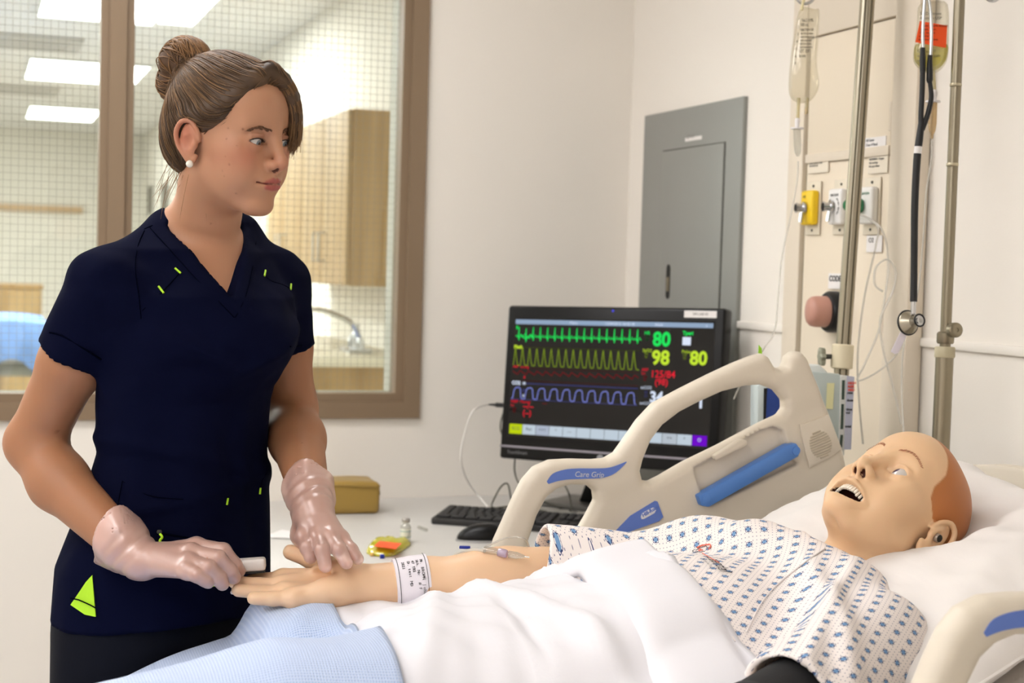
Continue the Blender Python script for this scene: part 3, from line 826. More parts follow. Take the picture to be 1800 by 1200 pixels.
lathe('chamber', [(.0072, 0), (.0074, .03), (.0062, .045), (.003, .053)], W(1401, 227, DB), W(1403, 280, DB) - W(1401, 227, DB), M_CLEARP, t, 18)
M_TUBE = mat('iv_tubing', (226, 222, 212), .25, alpha=.55)
pts = [W(1403, 283, DB), W(1401, 320, DB), W(1390, 380, DB - .02), W(1375, 450, DB - .05), W(1368, 520, DB - .12), W(1362, 580, DB - .2), W(1346, 608, DB - .28), W(1336, 622, DB - .33), W(1322, 634, 2.6), W(1290, 700, 2.75)]
o = tube('iv_line', pts, .0015, M_TUBE, None, 6, smooth_n=8); tag(o, 'thin clear IV line falling from the left drip chamber to the bed rail', 'tubing')
p = W(1337, 612, 2.64)
o = prism('line_tag', [W(1334, 606, 2.6), W(1339, 612, 2.6), W(1340, 626, 2.6), (W(1333, 624, 2.6))], CFWD * .004, mat('tag_lime', (150, 205, 40), .5)); tag(o, 'tiny lime green tag standing on the top of the far bed rail', 'tag')
# right bag with orange sticker, behind the stethoscope
DR = D2 + .01
t = thing('iv_bag', 'IV bag with orange sticker and yellow fluid behind the stethoscope', 'IV bag', W(1636, 135, DR))
ol = spline([p + (0,) for p in [(1625, 4), (1645, 2), (1666, 8), (1668, 60), (1666, 100), (1658, 118), (1645, 128), (1628, 128), (1612, 118), (1605, 104), (1608, 76), (1612, 36), (1614, 12)]], 3, True)[:, :2]
bg = fluid_bag(ol, DR, .012, M_BAGCLR, t)
ol2 = spline([p + (0,) for p in [(1610, 78), (1640, 76), (1665, 78), (1665, 100), (1655, 116), (1641, 124), (1628, 124), (1613, 114), (1607, 102)]], 3, True)[:, :2]
fluid_bag(ol2, DR, .010, M_FLUID, t, 'fluid')
M_ORANGE = mat('orange_sticker', (255, 92, 32), .5, emit=(255, 80, 20), estr=0.0)
q = [W(1617, 37, DR - .0125), W(1665, 45, DR - .0125), W(1663, 84, DR - .0125), W(1609, 74, DR - .0125)]
stk = prism('orange_label', q, CFWD * .0006, M_ORANGE, t)
for k, s in enumerate(['MEDICATION ADDED', 'patient  room', 'drug  amount', 'added by', 'date time expires']):
    text('print', s, .0048, W(1619 - k * 1.2, 47 + k * 6, DR - .0135), CRIGHT, CUP, mat('ink_brown', (140, 50, 30), .7), stk)
for k, s in enumerate(['5% Dextrose', 'Injection USP']): text('print', s, .007, W(1617, 26 + k * 8, DR - .0125), CRIGHT, CUP, mat('print_dark', (80, 78, 76), .7), bg)
for k, s in enumerate(['Rx only LOT', 'sterile fluid path', 'see insert']): text('print', s, .0062, W(1612, 92 + k * 8, DR - .0125), CRIGHT, CUP, M_INK, bg)
tube('port', [W(1640, 126, DR), W(1642, 160, DR)], .004, mat_clear('port_tube', (238, 230, 200)), t, 10)
t = thing('drip_chamber', 'amber drip chamber with white flange behind the stethoscope tube', 'drip chamber', W(1639, 245, DR))
lathe('spike', [(.0045, 0), (.006, .014), (.004, .02)], W(1641, 178, DR), W(1642, 158, DR) - W(1641, 178, DR), M_WPL, t, 14)
lathe('flange', [(.0125, 0), (.013, .001), (.0125, .003)], W(1640, 180, DR), UP, M_WPL, t, 20)
lathe('chamber', [(.0075, 0), (.0075, .035), (.006, .048), (.003, .055), (.0025, .062)], W(1640, 181, DR), W(1638, 245, DR) - W(1640, 181, DR), mat_clear('amber_plastic', (236, 216, 180), .08, .1, .3, (226, 204, 160)), t, 18)
o = tube('iv_line', [W(1638, 245, DR), W(1637, 280, DR), W(1628, 340, DR), W(1622, 430, DR), W(1612, 520, DR + .02), W(1590, 600, DR + .06), W(1585, 680, DR + .08), W(1590, 780, DR + .05)], .0015, M_TUBE, None, 6, smooth_n=8); tag(o, 'thin clear IV line from the amber drip chamber, right of the headwall unit', 'tubing')
# oxygen tubing coils from the green adapter
for k, (pts, lab) in enumerate([
    ([tuple(OXY)] + [tuple(W(x, y, d)) for x, y, d in ((1541, 395, 2.98), (1540, 430, 2.97), (1520, 520, 2.95), (1508, 620, 2.95), (1510, 700, 2.95), (1517, 780, 2.95))], 'clear oxygen tube hanging straight down from the green adapter'),
    ([tuple(OXY)] + [tuple(W(x, y, d)) for x, y, d in ((1548, 400, 2.97), (1562, 460, 2.95), (1556, 520, 2.93), (1545, 580, 2.93), (1520, 640, 2.93), (1508, 668, 2.93), (1540, 655, 2.93), (1572, 628, 2.93), (1590, 600, 2.9))], 'clear tube looping from the green adapter toward the stethoscope head'),
    ([tuple(W(x, y, d)) for x, y, d in ((1552, 512, 2.92), (1538, 500, 2.92), (1540, 470, 2.92), (1560, 456, 2.92), (1574, 475, 2.92), (1570, 510, 2.92), (1548, 560, 2.92), (1552, 610, 2.92), (1570, 680, 2.92), (1585, 745, 2.92))], 'clear coiled tube with a small round loop on the headwall')]):
    o = tube('oxygen_tubing', pts, .0022, M_TUBE, None, 6, smooth_n=8); tag(o, lab, 'tubing')

# ---- stethoscope hanging from the hook
DS = D2 - .05
t = thing('stethoscope', 'black stethoscope hanging upside down from the pole hook', 'stethoscope', W(1601, 590, DS))
M_RUB = mat('black_rubber', (22, 22, 24), .42)
for s in (0, 1):
    px = [(1627, -16), (1624, 20), (1622, 60), (1623, 90)] if s == 0 else [(1630, -16), (1636, 24), (1637, 70), (1635, 105)]
    tube('ear_tube', [W(x, y, DS) for x, y in px], .003, M_CHROME, t, 10, smooth_n=6)
tube('left_grip', [W(1622, 84, DS), W(1622, 126, DS)], [.0042, .0052, .005], M_RUB, t, 12, smooth_n=4)
tube('right_grip', [W(1635, 97, DS), W(1634, 115, DS), W(1634, 140, DS), W(1632, 146, DS)], [.0035, .0052, .0056, .003], M_RUB, t, 12, smooth_n=4)
tube('tubing', [W(1622, 122, DS), W(1621, 160, DS), W(1619, 200, DS), W(1619, 225, DS)], .0045, M_RUB, t, 12, smooth_n=6)
tube('tubing', [W(1634, 140, DS), W(1637, 170, DS), W(1631, 200, DS), W(1621, 228, DS)], [.0035, .0045, .0045], M_RUB, t, 12, smooth_n=6)
tube('main_tubing', [W(1620, 215, DS), W(1616, 245, DS), W(1612, 280, DS), W(1608, 360, DS), W(1607, 450, DS), W(1606, 530, DS)], [.0052, .0064, .0064, .0062, .0058, .0062], M_RUB, t, 14, smooth_n=8)
lathe('name_band', [(.0066, 0), (.0068, .001), (.0068, .011), (.0066, .012)], W(1613, 270, DS), W(1614, 258, DS) - W(1613, 270, DS), M_PAPER, t, 16)
tube('stem', [W(1606, 528, DS), W(1605, 552, DS)], .0045, M_CHROME, t, 12)
cc = W(1601, 566, DS); nd = -CFWD * .8 + CRIGHT * .35 + UP * .1; nd /= np.linalg.norm(nd)
lathe('diaphragm', [(.010, .012), (.014, .006), (.0185, 0), (.0205, -.003), (.0205, -.006), (.018, -.007)], cc - nd * .004, nd, M_STEEL, t, 28)
_dr = [cc - nd * .008 + .0205 * (math.cos(q) * basis(nd)[0] + math.sin(q) * basis(nd)[1]) for q in np.linspace(0, 2 * math.pi, 32, endpoint=False)]
tube('diaphragm_rim', _dr, .0017, M_RUB, t, 8, closed=True)
bc = cc + nd * .008 + CRIGHT * .004 + UP * .001
lathe('bell', [(.004, -.006), (.006, 0), (.0095, .006), (.0105, .009), (.009, .009), (.004, .005), (.001, .004)], bc, nd, M_CHROME, t, 24)
_br = [bc + nd * .009 + .0102 * (math.cos(q) * basis(nd)[0] + math.sin(q) * basis(nd)[1]) for q in np.linspace(0, 2 * math.pi, 28, endpoint=False)]
tube('bell_rim', _br, .0016, M_RUB, t, 8, closed=True)
o = prism('name_tag', [W(1584, 582, DS + .02), W(1596, 585, DS + .02), W(1579, 620, DS + .02), W(1573, 622, DS + .02), W(1566, 618, DS + .02)], CFWD * .003, mat('tag_white', (222, 214, 222), .5), None); tag(o, 'white plastic tag hanging behind the stethoscope head', 'tag')

# ---- infusion pump behind the far bed rail
DP = 2.82
t = thing('infusion_pump', 'pale grey infusion pump with blue screen behind the far bed rail', 'pump', W(1430, 800, DP))
M_PUMP = mat('pump_grey', (186, 196, 192), .4)
M_PUMPW = mat('pump_white', (218, 222, 218), .4)
back = CFWD * .10
prism('housing', [W(1376, 655, DP), W(1424, 652, DP), W(1478, 657, DP), W(1478, 820, DP), W(1376, 820, DP)], back, M_PUMP, t, .004)
prism('top_cap', [W(1380, 644, DP + .02), W(1440, 640, DP + .02), W(1456, 655, DP + .02), W(1376, 657, DP + .02)], back * .7, M_PUMPW, t, .003)
prism('door', [W(1331, 676, DP - .03), W(1378, 672, DP - .03), W(1378, 820, DP - .03), W(1330, 820, DP - .03)], back * .8, mat('pump_door', (196, 206, 206), .35), t, .004)
sc_ = prism('screen', [W(1349, 682, DP - .034), W(1372, 680, DP - .034), W(1369, 745, DP - .034), W(1346, 745, DP - .034)], CFWD * .004, mat('pump_blue', (40, 70, 150), .3), t)
prism('screen_edge', [W(1343, 682, DP - .033), W(1349, 682, DP - .033), W(1346, 745, DP - .033), W(1342, 745, DP - .033)], CFWD * .003, mat('slot_black', (22, 22, 20)), t)
q = prism('side_strip', [W(1478, 660, DP - .005), W(1489, 660, DP - .005), W(1484, 800, DP - .005), W(1474, 800, DP - .005)], back * .9, mat('strip_white', (226, 226, 220), .5), t)
for k, (a_, b_) in enumerate(((668, 702), (710, 754), (764, 786))):
    prism('label_bar', [W(1480.5 - k * 1.5, a_, DP - .007), W(1485 - k * 1.5, a_, DP - .007), W(1484 - k * 2, b_, DP - .007), W(1479.5 - k * 2, b_, DP - .007)], CFWD * .001, mat('bar_green', (60, 76, 64), .6), q)
prism('post_it', [W(1454, 673, DP - .002), W(1467, 673, DP - .002), W(1464, 719, DP - .002), W(1452, 718, DP - .002)], CFWD * .001, mat('paper_yellow', (226, 222, 172), .7), t)
card = prism('drug_card', [W(1489, 660, DP - .01), W(1502, 662, DP - .01), W(1496, 790, DP - .01), W(1484, 790, DP - .01)], CFWD * .002, mat('card_lilac', (186, 188, 206), .5), t)
for k, s in enumerate(['HIGH', 'RISK', 'MED']): text('print', s, .0062, W(1490.5, 675 + k * 6, DP - .0115), CRIGHT, CUP, mat('ink_red', (214, 84, 64), .7), card, bold=.0003)
for k, (s, y) in enumerate((('rate', 692), ('dose', 705), ('time', 721), ('vol', 727), ('total', 751))): text('print', s, .0062, W(1489.5 - (y - 690) * .07, y, DP - .0115), CRIGHT, CUP, mat('ink_70_70_72', (70, 70, 72)), card, bold=.0003)
# ================================================================= desk with the patient monitor
ZD = .765
M_DESK = mat('grey_laminate', (206, 203, 198), .4, var=.03, vscale=160)
M_EDGE = mat('desk_edge_dark', (52, 62, 60), .5)
dx0, dy0 = .50, 3.03
t = thing('desk', 'light grey laminate desk against the wall under the patient monitor', 'desk', (1.1, 3.5, 0))
box('top', (dx0, dy0 + .006, ZD - .03), (RIGHT_X - .002, BACK_Y - .002, ZD), M_DESK, t, .003)
box('edge_band', (dx0, dy0, ZD - .03), (RIGHT_X - .002, dy0 + .006, ZD - .002), M_EDGE, t, .002)
for x in (dx0 + .04, RIGHT_X - .06): box('side_panel', (x - .012, dy0 + .08, 0), (x + .012, BACK_Y - .01, ZD - .03), M_DESK, t)
box('modesty_panel', (dx0 + .05, BACK_Y - .2, .25), (RIGHT_X - .07, BACK_Y - .18, ZD - .03), M_DESK, t)
# ---- monitor: black all-in-one, right side nearer to the camera
TL, TR, BL, BR = W(895, 536, 3.87), W(1274, 542, 3.55), W(875, 805, 3.85), W(1261, 834, 3.53)
mr = ((TR - TL) + (BR - BL)) / 2; MW = np.linalg.norm(mr); mr = mr / MW
mu = ((TL - BL) + (TR - BR)) / 2; mu = mu - mr * (mu @ mr); MH = np.linalg.norm(mu); mu /= MH
mn = np.cross(mr, mu); MO = (TL + TR + BL + BR) / 4            # mn points toward the viewer
MR = np.stack([mr, mu, mn], 1)
def mp(u, v, w=0.0): return MO + mr * (u - .5) * MW + mu * (.5 - v) * MH + mn * w      # u right, v down in 0..1
M_BLK = mat('gloss_black', (9, 9, 10), .32, spec=.3)
M_BLKM = mat('matt_black', (20, 20, 21), .5)
t = thing('patient_monitor', 'black all-in-one patient monitor showing vital sign traces on the desk', 'monitor', (MO[0], MO[1], ZD))
box('casing', (-MW / 2, -MH / 2, -.045), (MW / 2, MH / 2, 0), M_BLK, t, .008, 3, MO, MR)
# screen window: u .055-.915, v .105-.865
M_SCR = mat('screen_glass', (7, 6, 6), .10, spec=.38)
U0, U1, V0, V1 = .044, .953, .092, .835
scr = mk('screen', [mp(U0 - .01, V0 - .012, .0006), mp(U1 + .008, V0 - .012, .0006), mp(U1 + .008, V1 + .016, .0006), mp(U0 - .01, V1 + .016, .0006)], [[3, 2, 1, 0]], M_SCR, t, smooth=False)
def emi(name, c, s=1.0): return mat('screen_' + name, (0, 0, 0), .5, emit=c, estr=s, spec=0)
E_G, E_Y, E_R, E_B, E_W = emi('green', (40, 240, 100), .9), emi('yellow', (206, 240, 60), .9), emi('red', (244, 44, 62), .85), emi('lilac', (150, 160, 250), .75), emi('white', (226, 236, 255), .95)
E_GD, E_YD, E_RD, E_BD = emi('green_dim', (28, 120, 60), .5), emi('yellow_dim', (140, 165, 44), .8), emi('red_dim', (150, 30, 38), .6), emi('lilac_dim', (74, 78, 150), .6)
def sp(u, v, w=.0012): return mp(U0 + (U1 - U0) * u, V0 + (V1 - V0) * v, w)
SWm, SHm = MW * (U1 - U0), MH * (V1 - V0)
def srect(name, u0, v0, u1, v1, m, w=.0011, parent=None): return mk(name, [sp(u0, v0, w), sp(u1, v0, w), sp(u1, v1, w), sp(u0, v1, w)], [[3, 2, 1, 0]], m, parent or scr, smooth=False)
def trace(name, us, vs, m, lw=.0016):
    us, vs = np.asarray(us), np.asarray(vs)
    P = np.stack([us * SWm, vs * SHm], 1); T = np.gradient(P, axis=0); T /= np.linalg.norm(T, axis=1)[:, None] + 1e-9
    Nn = np.stack([-T[:, 1], T[:, 0]], 1) * lw / 2
    A, B = P + Nn, P - Nn
    v = [sp(a[0] / SWm, a[1] / SHm) for a in A] + [sp(b[0] / SWm, b[1] / SHm) for b in B]
    n = len(P); return mk(name, v, [[i, n + i, n + i + 1, i + 1] for i in range(n - 1)], m, scr, smooth=False)
def stext(s, size, u, v, m, bold=0.0, align='LEFT'): return text('readout', s, size, sp(u, v, .0014), mr, mu, m, scr, align, .0001, bold)
srect('title_bar', 0, 0, 1, .040, emi('bar', (158, 180, 208), .85))
for u, s in ((.29, 'Menu'), (.47, '12/04/2015 10:42:18'), (.72, 'Adult'), (.965, 'x')): stext(s, .010, u, .032, E_W)
# ECG
NB, UW = 17, .655
us, vs = [], []
for k in range(NB):
    a = UW * k / NB; h = UW / NB
    for du, dv in ((0, 0), (.12, -.012), (.22, 0), (.30, .006), (.36, .010), (.42, -.085), (.47, .034), (.53, .006), (.62, 0), (.74, -.020), (.84, 0), (.97, .002)):
        us.append(.005 + a + du * h); vs.append(.150 + dv + (.012 * math.sin(40 * a) if k == 1 else 0))
trace('ecg_trace', us, vs, E_G, .0022); trace('ecg_trace', [.03, .045, .055, .07, .085, .1], [.13, .15, .125, .16, .13, .15], E_G, .003)
stext('II', .012, .005, .085, E_G, .0005)
# pleth
us = np.linspace(.0, .655, 480); ph = (us * 17 / .655) % 1
pl = np.where(ph < .22, np.sin(ph / .22 * math.pi / 2) ** 2, np.maximum(0, 1 - (ph - .22) / .50) ** 1.7)
trace('pleth_trace', us, .402 - .155 * pl, E_YD, .0022)
trace('pleth_limit', [.05, .655], [.243, .243], emi('yellow_faint', (80, 92, 30), .6), .0012); trace('pleth_limit', [.0, .655], [.405, .405], emi('yellow_faint', (80, 92, 30)), .0012)
stext('Pleth', .0125, .0, .255, E_Y, .0005)
# arterial pressure
us = np.linspace(.0, .655, 340); ph = (us * 14.3 / .655 + .4) % 1
ab = np.where(ph < .25, ph / .25, 1 - (ph - .25) / .75)
trace('pressure_trace', us, .482 - .036 * ab, E_RD, .0020)
trace('pressure_limit', [.05, .655], [.425, .425], emi('red_faint', (90, 20, 26), .6), .0012); trace('pressure_limit', [.05, .655], [.535, .535], emi('red_faint', (90, 20, 26)), .0014)
stext('ABP  mmHg', .0095, .0, .425, E_R); stext('0', .009, .062, .515, E_R, .0004)
# co2
trace('co2_limit', [.07, .655], [.558, .558], E_BD, .0022); trace('co2_limit', [.07, .655], [.635, .635], emi('lilac_faint', (44, 46, 90), .6), .0012); trace('co2_limit', [.0, .655], [.698, .698], E_BD, .0014)
us, vs = [], []
for k in range(10):
    a, h = .655 * k / 10, .0655
    for du, dv in ((0, 0), (.12, 0), (.22, -.075), (.34, -.094), (.62, -.098), (.72, -.085), (.80, -.01), (.9, 0)): us.append(a + du * h); vs.append(.692 + dv)
trace('co2_trace', us, vs, E_B, .0024)
stext('CO2', .0125, .0, .570, E_W, .0005); stext('50', .009, .058, .568, E_W, .0003); stext('25', .009, .058, .628, E_BD, .0003); stext('0', .009, .062, .675, E_W, .0003)
# numbers
stext('HR', .0115, .672, .105, E_G, .0002); stext('120\n 50', .0075, .675, .130, E_GD); stext('80', .047, .715, .195, E_G, .0016)
stext('SpO2', .0110, .668, .250, E_Y); stext('100\n 90', .0075, .675, .275, E_YD); stext('98', .047, .715, .348, E_Y, .0016)
stext('Tperi', .0125, .858, .100, E_G, .0005); srect('temp_box', .858, .118, .898, .185, E_W)
stext('Pulse', .0110, .858, .250, E_Y); stext('120\n 50', .0075, .862, .275, E_YD); stext('80', .045, .898, .340, E_Y, .0016)
stext('ABP', .0105, .668, .410, E_R); stext('Sys', .0085, .668, .437, E_R); stext('160\n 90', .0075, .675, .466, E_RD); stext('125/84', .024, .712, .458, E_R, .0003); stext('(98)', .022, .735, .520, E_R, .0003)
stext('etCO2', .0105, .668, .558, E_W); stext('50\n25', .009, .687, .595, E_BD); stext('34', .036, .715, .662, E_W, .0012); stext('imCO2', .0095, .668, .688, E_W); stext('1', .036, .945, .69, E_W, .0014)
stext('NIBP  Manual', .0105, .0, .730, E_R); stext('Sys', .0085, .0, .76, E_R); stext('160\n 90', .0075, .01, .79, E_RD); stext('--/--', .020, .068, .776, E_R, .0003); stext('(--)', .020, .068, .835, E_R, .0003); srect('dash', .17, .722, .195, .727, E_RD)
# soft keys
nk = 14; cols = {0: (204, 226, 20), 2: (186, 196, 214), 11: (196, 206, 216), 13: (120, 20, 214)}
for k in range(nk):
    c = cols.get(k, (206, 220, 232))
    o = srect('soft_key', k / nk + .001, .915, (k + 1) / nk - .001, 1.0, emi('key_%d_%d_%d' % c, c, .85))
    s = {0: 'ECG', 1: 'Rec', 2: '<<<', 3: '^', 4: '---', 11: '>>', 12: '^', 13: 'O'}.get(k)
    if s: text('print', s, .012, sp((k + .5) / nk, .965, .0016), mr, mu, emi('key_ink', (90, 100, 110), .5) if k != 13 else E_W, o, 'CENTER', .0001)
# bezel details
pl_ = mk('asset_label', [mp(.825, .018, .001), mp(.965, .018, .001), mp(.965, .060, .001), mp(.825, .060, .001)], [[3, 2, 1, 0]], M_PAPER, t, smooth=False)
text('print', 'SIM LAB 02', .0085, mp(.862, .045, .0014), mr, mu, M_INK, pl_)
lathe('camera_led', [(.0028, 0), (.0028, .0008)], mp(.505, .026, 0), mn, emi('led_blue', (90, 90, 255), .9), t, 12)
box('trim_strip', (-MW / 2 + .002, -MH * .425, 0), (MW / 2 - .002, -MH * .412, .0015), mat('silver_strip', (150, 146, 156), .35, .5), t, 0, 2, MO, MR)
text('brand_print', 'TouchSmart', .012, mp(.04, .965, .0006), mr, mu, mat('bezel_print', (120, 120, 122), .5), t)
lathe('brand_badge', [(.0095, 0), (.0095, .001)], mp(.485, .955, 0), mn, mat('badge_grey', (150, 150, 154), .4, .4), t, 20)
sb = WZ(1045, 893, ZD)
nb = MO - mu * MH * .45 - mn * .05
prism('stand_neck', [nb - mr * .05, nb + mr * .05, np.array([sb[0], sb[1], ZD + .015]) + mr * .05, np.array([sb[0], sb[1], ZD + .015]) - mr * .05], -mn * .02, M_BLKM, t, .004)
hb = np.array([mn[0], mn[1], 0]); hb /= np.linalg.norm(hb); hs = np.array([-hb[1], hb[0], 0])
box('stand_base', (-.13, -.10, 0), (.13, .07, .014), mat('stand_grey', (112, 110, 106), .35, .3), t, .005, 2, (sb[0], sb[1], ZD), np.stack([hs, hb, UP], 1))
# USB plug and cables
pu = mp(0.0, .655, -.02)
t = thing('usb_cable', 'white cable plugged into the left side of the monitor', 'cable', W(838, 800, 3.8))
box('usb_plug', (-.03, -.006, -.004), (.0, .006, .004), M_BLKM, t, .001, 2, pu, MR)
tube('strain_relief', [pu - mr * .03, pu - mr * .055], [.004, .002], M_BLKM, t, 8)
pts = [pu - mr * .055] + [W(x, y, d) for x, y, d in ((832, 722, 3.75), (816, 765, 3.75), (810, 805, 3.75), (820, 842, 3.78), (840, 870, 3.8), (858, 890, 3.74))]
tube('cord', pts, .0022, mat('cord_white', (226, 222, 216), .5), t, 8, smooth_n=8)
M_CORDK = mat('cord_olive', (74, 72, 58), .5)
def on_desk(px, py, h=.003): return WZ(px, py, ZD + h)
for k, (pts, lab) in enumerate([
    ([mp(.0, .66, -.03), mp(-.025, .72, -.03), mp(-.03, .82, -.03), mp(.02, .95, -.03)], 'dark cable curving down behind the left edge of the monitor'),
    ([mp(.06, 1.0, -.02), W(905, 830, 3.85), W(915, 852, 3.83), W(950, 878, 3.8), on_desk(985, 892), on_desk(1003, 896), W(1001, 870, 3.75), W(990, 848, 3.78)], 'dark cable dropping under the monitor and looping on the desk'),
    ([on_desk(864, 889), W(866, 882, 3.78), W(880, 856, 3.78), W(892, 850, 3.78), W(897, 870, 3.78), on_desk(899, 892), on_desk(880, 894), on_desk(864, 891)], 'dark cable loop standing beside the keyboard'),
    ([on_desk(866, 893), on_desk(900, 890), on_desk(940, 896), on_desk(960, 899), on_desk(920, 902), on_desk(880, 896)], 'dark cable lying flat behind the keyboard')]):
    o = tube('monitor_cable', pts, .0022, M_CORDK, None, 8, smooth_n=8); tag(o, lab, 'cable')
# ---- keyboard
k0, k1, k2 = on_desk(757, 921, 0), on_desk(1068, 944, 0), on_desk(797, 893, 0)
kr = k1 - k0; kr[2] = 0; KW = .44; kr /= np.linalg.norm(kr); kf_ = np.array([-kr[1], kr[0], 0])
KD = .15; KR = np.stack([kr, kf_, UP], 1)
t = thing('keyboard', 'black computer keyboard on the desk in front of the monitor', 'keyboard', k0)
M_KB, M_KEY = mat('keyboard_black', (34, 33, 33), .45), mat('keycap_black', (38, 37, 38), .5)
kb, kbf = g_box((0, 0, 0), (KW, KD, .016), .004)
kb[:, 2] += kb[:, 1] * .07 * (kb[:, 2] > .008)
mk('base', xf(kb, (k0[0], k0[1], ZD), KR), kbf, M_KB, t, auto=40)
kc_src = {}
for row in range(6):
    n = [15, 14, 14, 13, 12, 8][5 - row]
    w = .285 / n
    for c in range(n):
        ww = w
        xs = .012 + c * w
        v, f = g_box((0, 0, 0), (ww - .0035, .0165, .006), .0012, 1)
        yy = .012 + row * .0205
        mk('key', xf(v, xf([[xs, yy, .0155 + .07 * (yy + .008)]], (k0[0], k0[1], ZD), KR)[0], KR), f, M_KEY, t, auto=40)
    for c in range(7):
        if c in (3,): continue
        if row in (1, 2) and c < 3 and not (row == 1 and c == 1): continue
        v, f = g_box((0, 0, 0), (.0155, .0165, .006), .0012, 1)
        yy = .012 + row * .0205; xs = .305 + c * .0185
        mk('key', xf(v, xf([[xs, yy, .0155 + .07 * (yy + .008)]], (k0[0], k0[1], ZD), KR)[0], KR), f, M_KEY, t, auto=40)
o = tube('white_stylus', [on_desk(960, 912, .018), on_desk(1035, 900, .02)], .0028, mat('stylus_white', (205, 202, 196), .4), None, 8); tag(o, 'slim white stick lying above the keyboard, seen through the bed rail', 'stick')
# ---- mouse
mc = on_desk(845, 950, 0)
t = thing('computer_mouse', 'black glossy computer mouse with grey rim on the desk', 'mouse', mc)
def g_dome(a, b, h, n=20, m=8, sq=2.4):
    v, f = [], []
    for j in range(m + 1):
        ph = math.pi / 2 * j / m
        for i in range(n):
            th = 2 * math.pi * i / n
            cx, sy = math.cos(th), math.sin(th)
            cx = math.copysign(abs(cx) ** (2 / sq), cx); sy = math.copysign(abs(sy) ** (2 / sq), sy)
            v.append((a * cx * math.cos(ph) ** .8, b * sy * math.cos(ph) ** .8, h * math.sin(ph) * (1 + .25 * cx * math.cos(ph))))
    for j in range(m):
        for i in range(n): f.append([j * n + i, j * n + (i + 1) % n, (j + 1) * n + (i + 1) % n, (j + 1) * n + i])
    f.append(list(range(n))[::-1]); return np.array(v), f
v, f = g_dome(.056, .031, .036)
MRo = np.stack([CRIGHT * [1, 1, 0], CFWD * [1, 1, 0], UP], 1); MRo /= np.linalg.norm(MRo, axis=0)
mk('shell', xf(v, (mc[0], mc[1] + .0, ZD + .004), MRo), f, M_BLK, t)
v2, f2 = g_dome(.0585, .0335, .012); mk('rim', xf(v2, (mc[0], mc[1], ZD), MRo), f2, mat('mouse_rim', (150, 148, 146), .4, .3), t)
# ---- brown vinyl case
bc = on_desk(600, 904, 0)
t = thing('vinyl_case', 'olive brown vinyl case with folded ends on the desk by the wall', 'case', bc)
M_VIN = mat('olive_vinyl', (158, 128, 62), .38, bump=.25, bscale=40, var=.08, vscale=12)
bx_, by_ = on_desk(667, 903, 0), on_desk(520, 906, 0)
br = bx_ - by_; br[2] = 0; BWd = np.linalg.norm(br); br /= BWd; bf = np.array([-br[1], br[0], 0])
v, f = g_box((0, 0, 0), (BWd, .13, .078), .012, 4)
bm = bmesh.new(); 
for p in v: bm.verts.new(p)
bm.verts.ensure_lookup_table()
for q in f: bm.faces.new([bm.verts[i] for i in q])
bmesh.ops.subdivide_edges(bm, edges=bm.edges, cuts=4, use_grid_fill=True)
v, f = bm_out(bm)
v = v + .0035 * np.stack([vnoise(v, 40, 1), vnoise(v, 40, 2), vnoise(v, 34, 3) * (v[:, 2] > .01)], 1)
v[:, 2] = np.maximum(v[:, 2] + .006 * np.sin(v[:, 0] / BWd * math.pi) * (v[:, 2] > .04), 0)
mk('body', xf(v, (by_[0], by_[1], ZD), np.stack([br, bf, UP], 1)), f, M_VIN, t)
ed = [xf([[x, -.001 + .002 * math.sin(30 * x), .072 + .003 * math.sin(18 * x)]], (by_[0], by_[1], ZD), np.stack([br, bf, UP], 1))[0] for x in np.linspace(.01, BWd - .008, 20)]
tube('top_seam', ed, .0022, M_VIN, t, 8)
ed = [xf([[BWd - .0, y, .071]], (by_[0], by_[1], ZD), np.stack([br, bf, UP], 1))[0] for y in np.linspace(.006, .125, 8)]
tube('side_seam', ed, .0022, M_VIN, t, 8)
c_ = xf([[BWd - .002, .012, .052]], (by_[0], by_[1], ZD), np.stack([br, bf, UP], 1))[0]
lathe('corner_loop', [(.006, 0), (.008, .002), (.006, .004)], c_, br, mat('loop_olive', (96, 78, 36), .5), t, 12)
# ---- vial
vc = on_desk(712.5, 953, 0)
t = thing('glass_vial', 'small glass medicine vial with grey cap standing on the desk', 'vial', vc)
M_VGL = mat_clear('vial_glass', (240, 240, 236), .1, .03, .08)
lathe('bottle', [(.0115, 0), (.0122, .002), (.0122, .034), (.0105, .040), (.0066, .043), (.0066, .049)], (vc[0], vc[1], ZD + .0005), UP, M_VGL, t, 24)
lb = lathe('paper_label', [(.0124, 0), (.0125, .0005), (.0125, .022), (.0124, .0225)], (vc[0], vc[1], ZD + .010), UP, mat('label_offwhite', (224, 224, 216), .6), t, 24)
for z in (.013, .026): lathe('label_stripe', [(.0126, 0), (.0126, .0015)], (vc[0], vc[1], ZD + z), UP, mat('stripe_teal', (110, 160, 168), .6), lb, 24)
lathe('cap', [(.0088, 0), (.0092, .001), (.0092, .007), (.008, .0085), (.004, .009)], (vc[0], vc[1], ZD + .047), UP, mat('cap_grey', (178, 174, 170), .35, .5), t, 24)
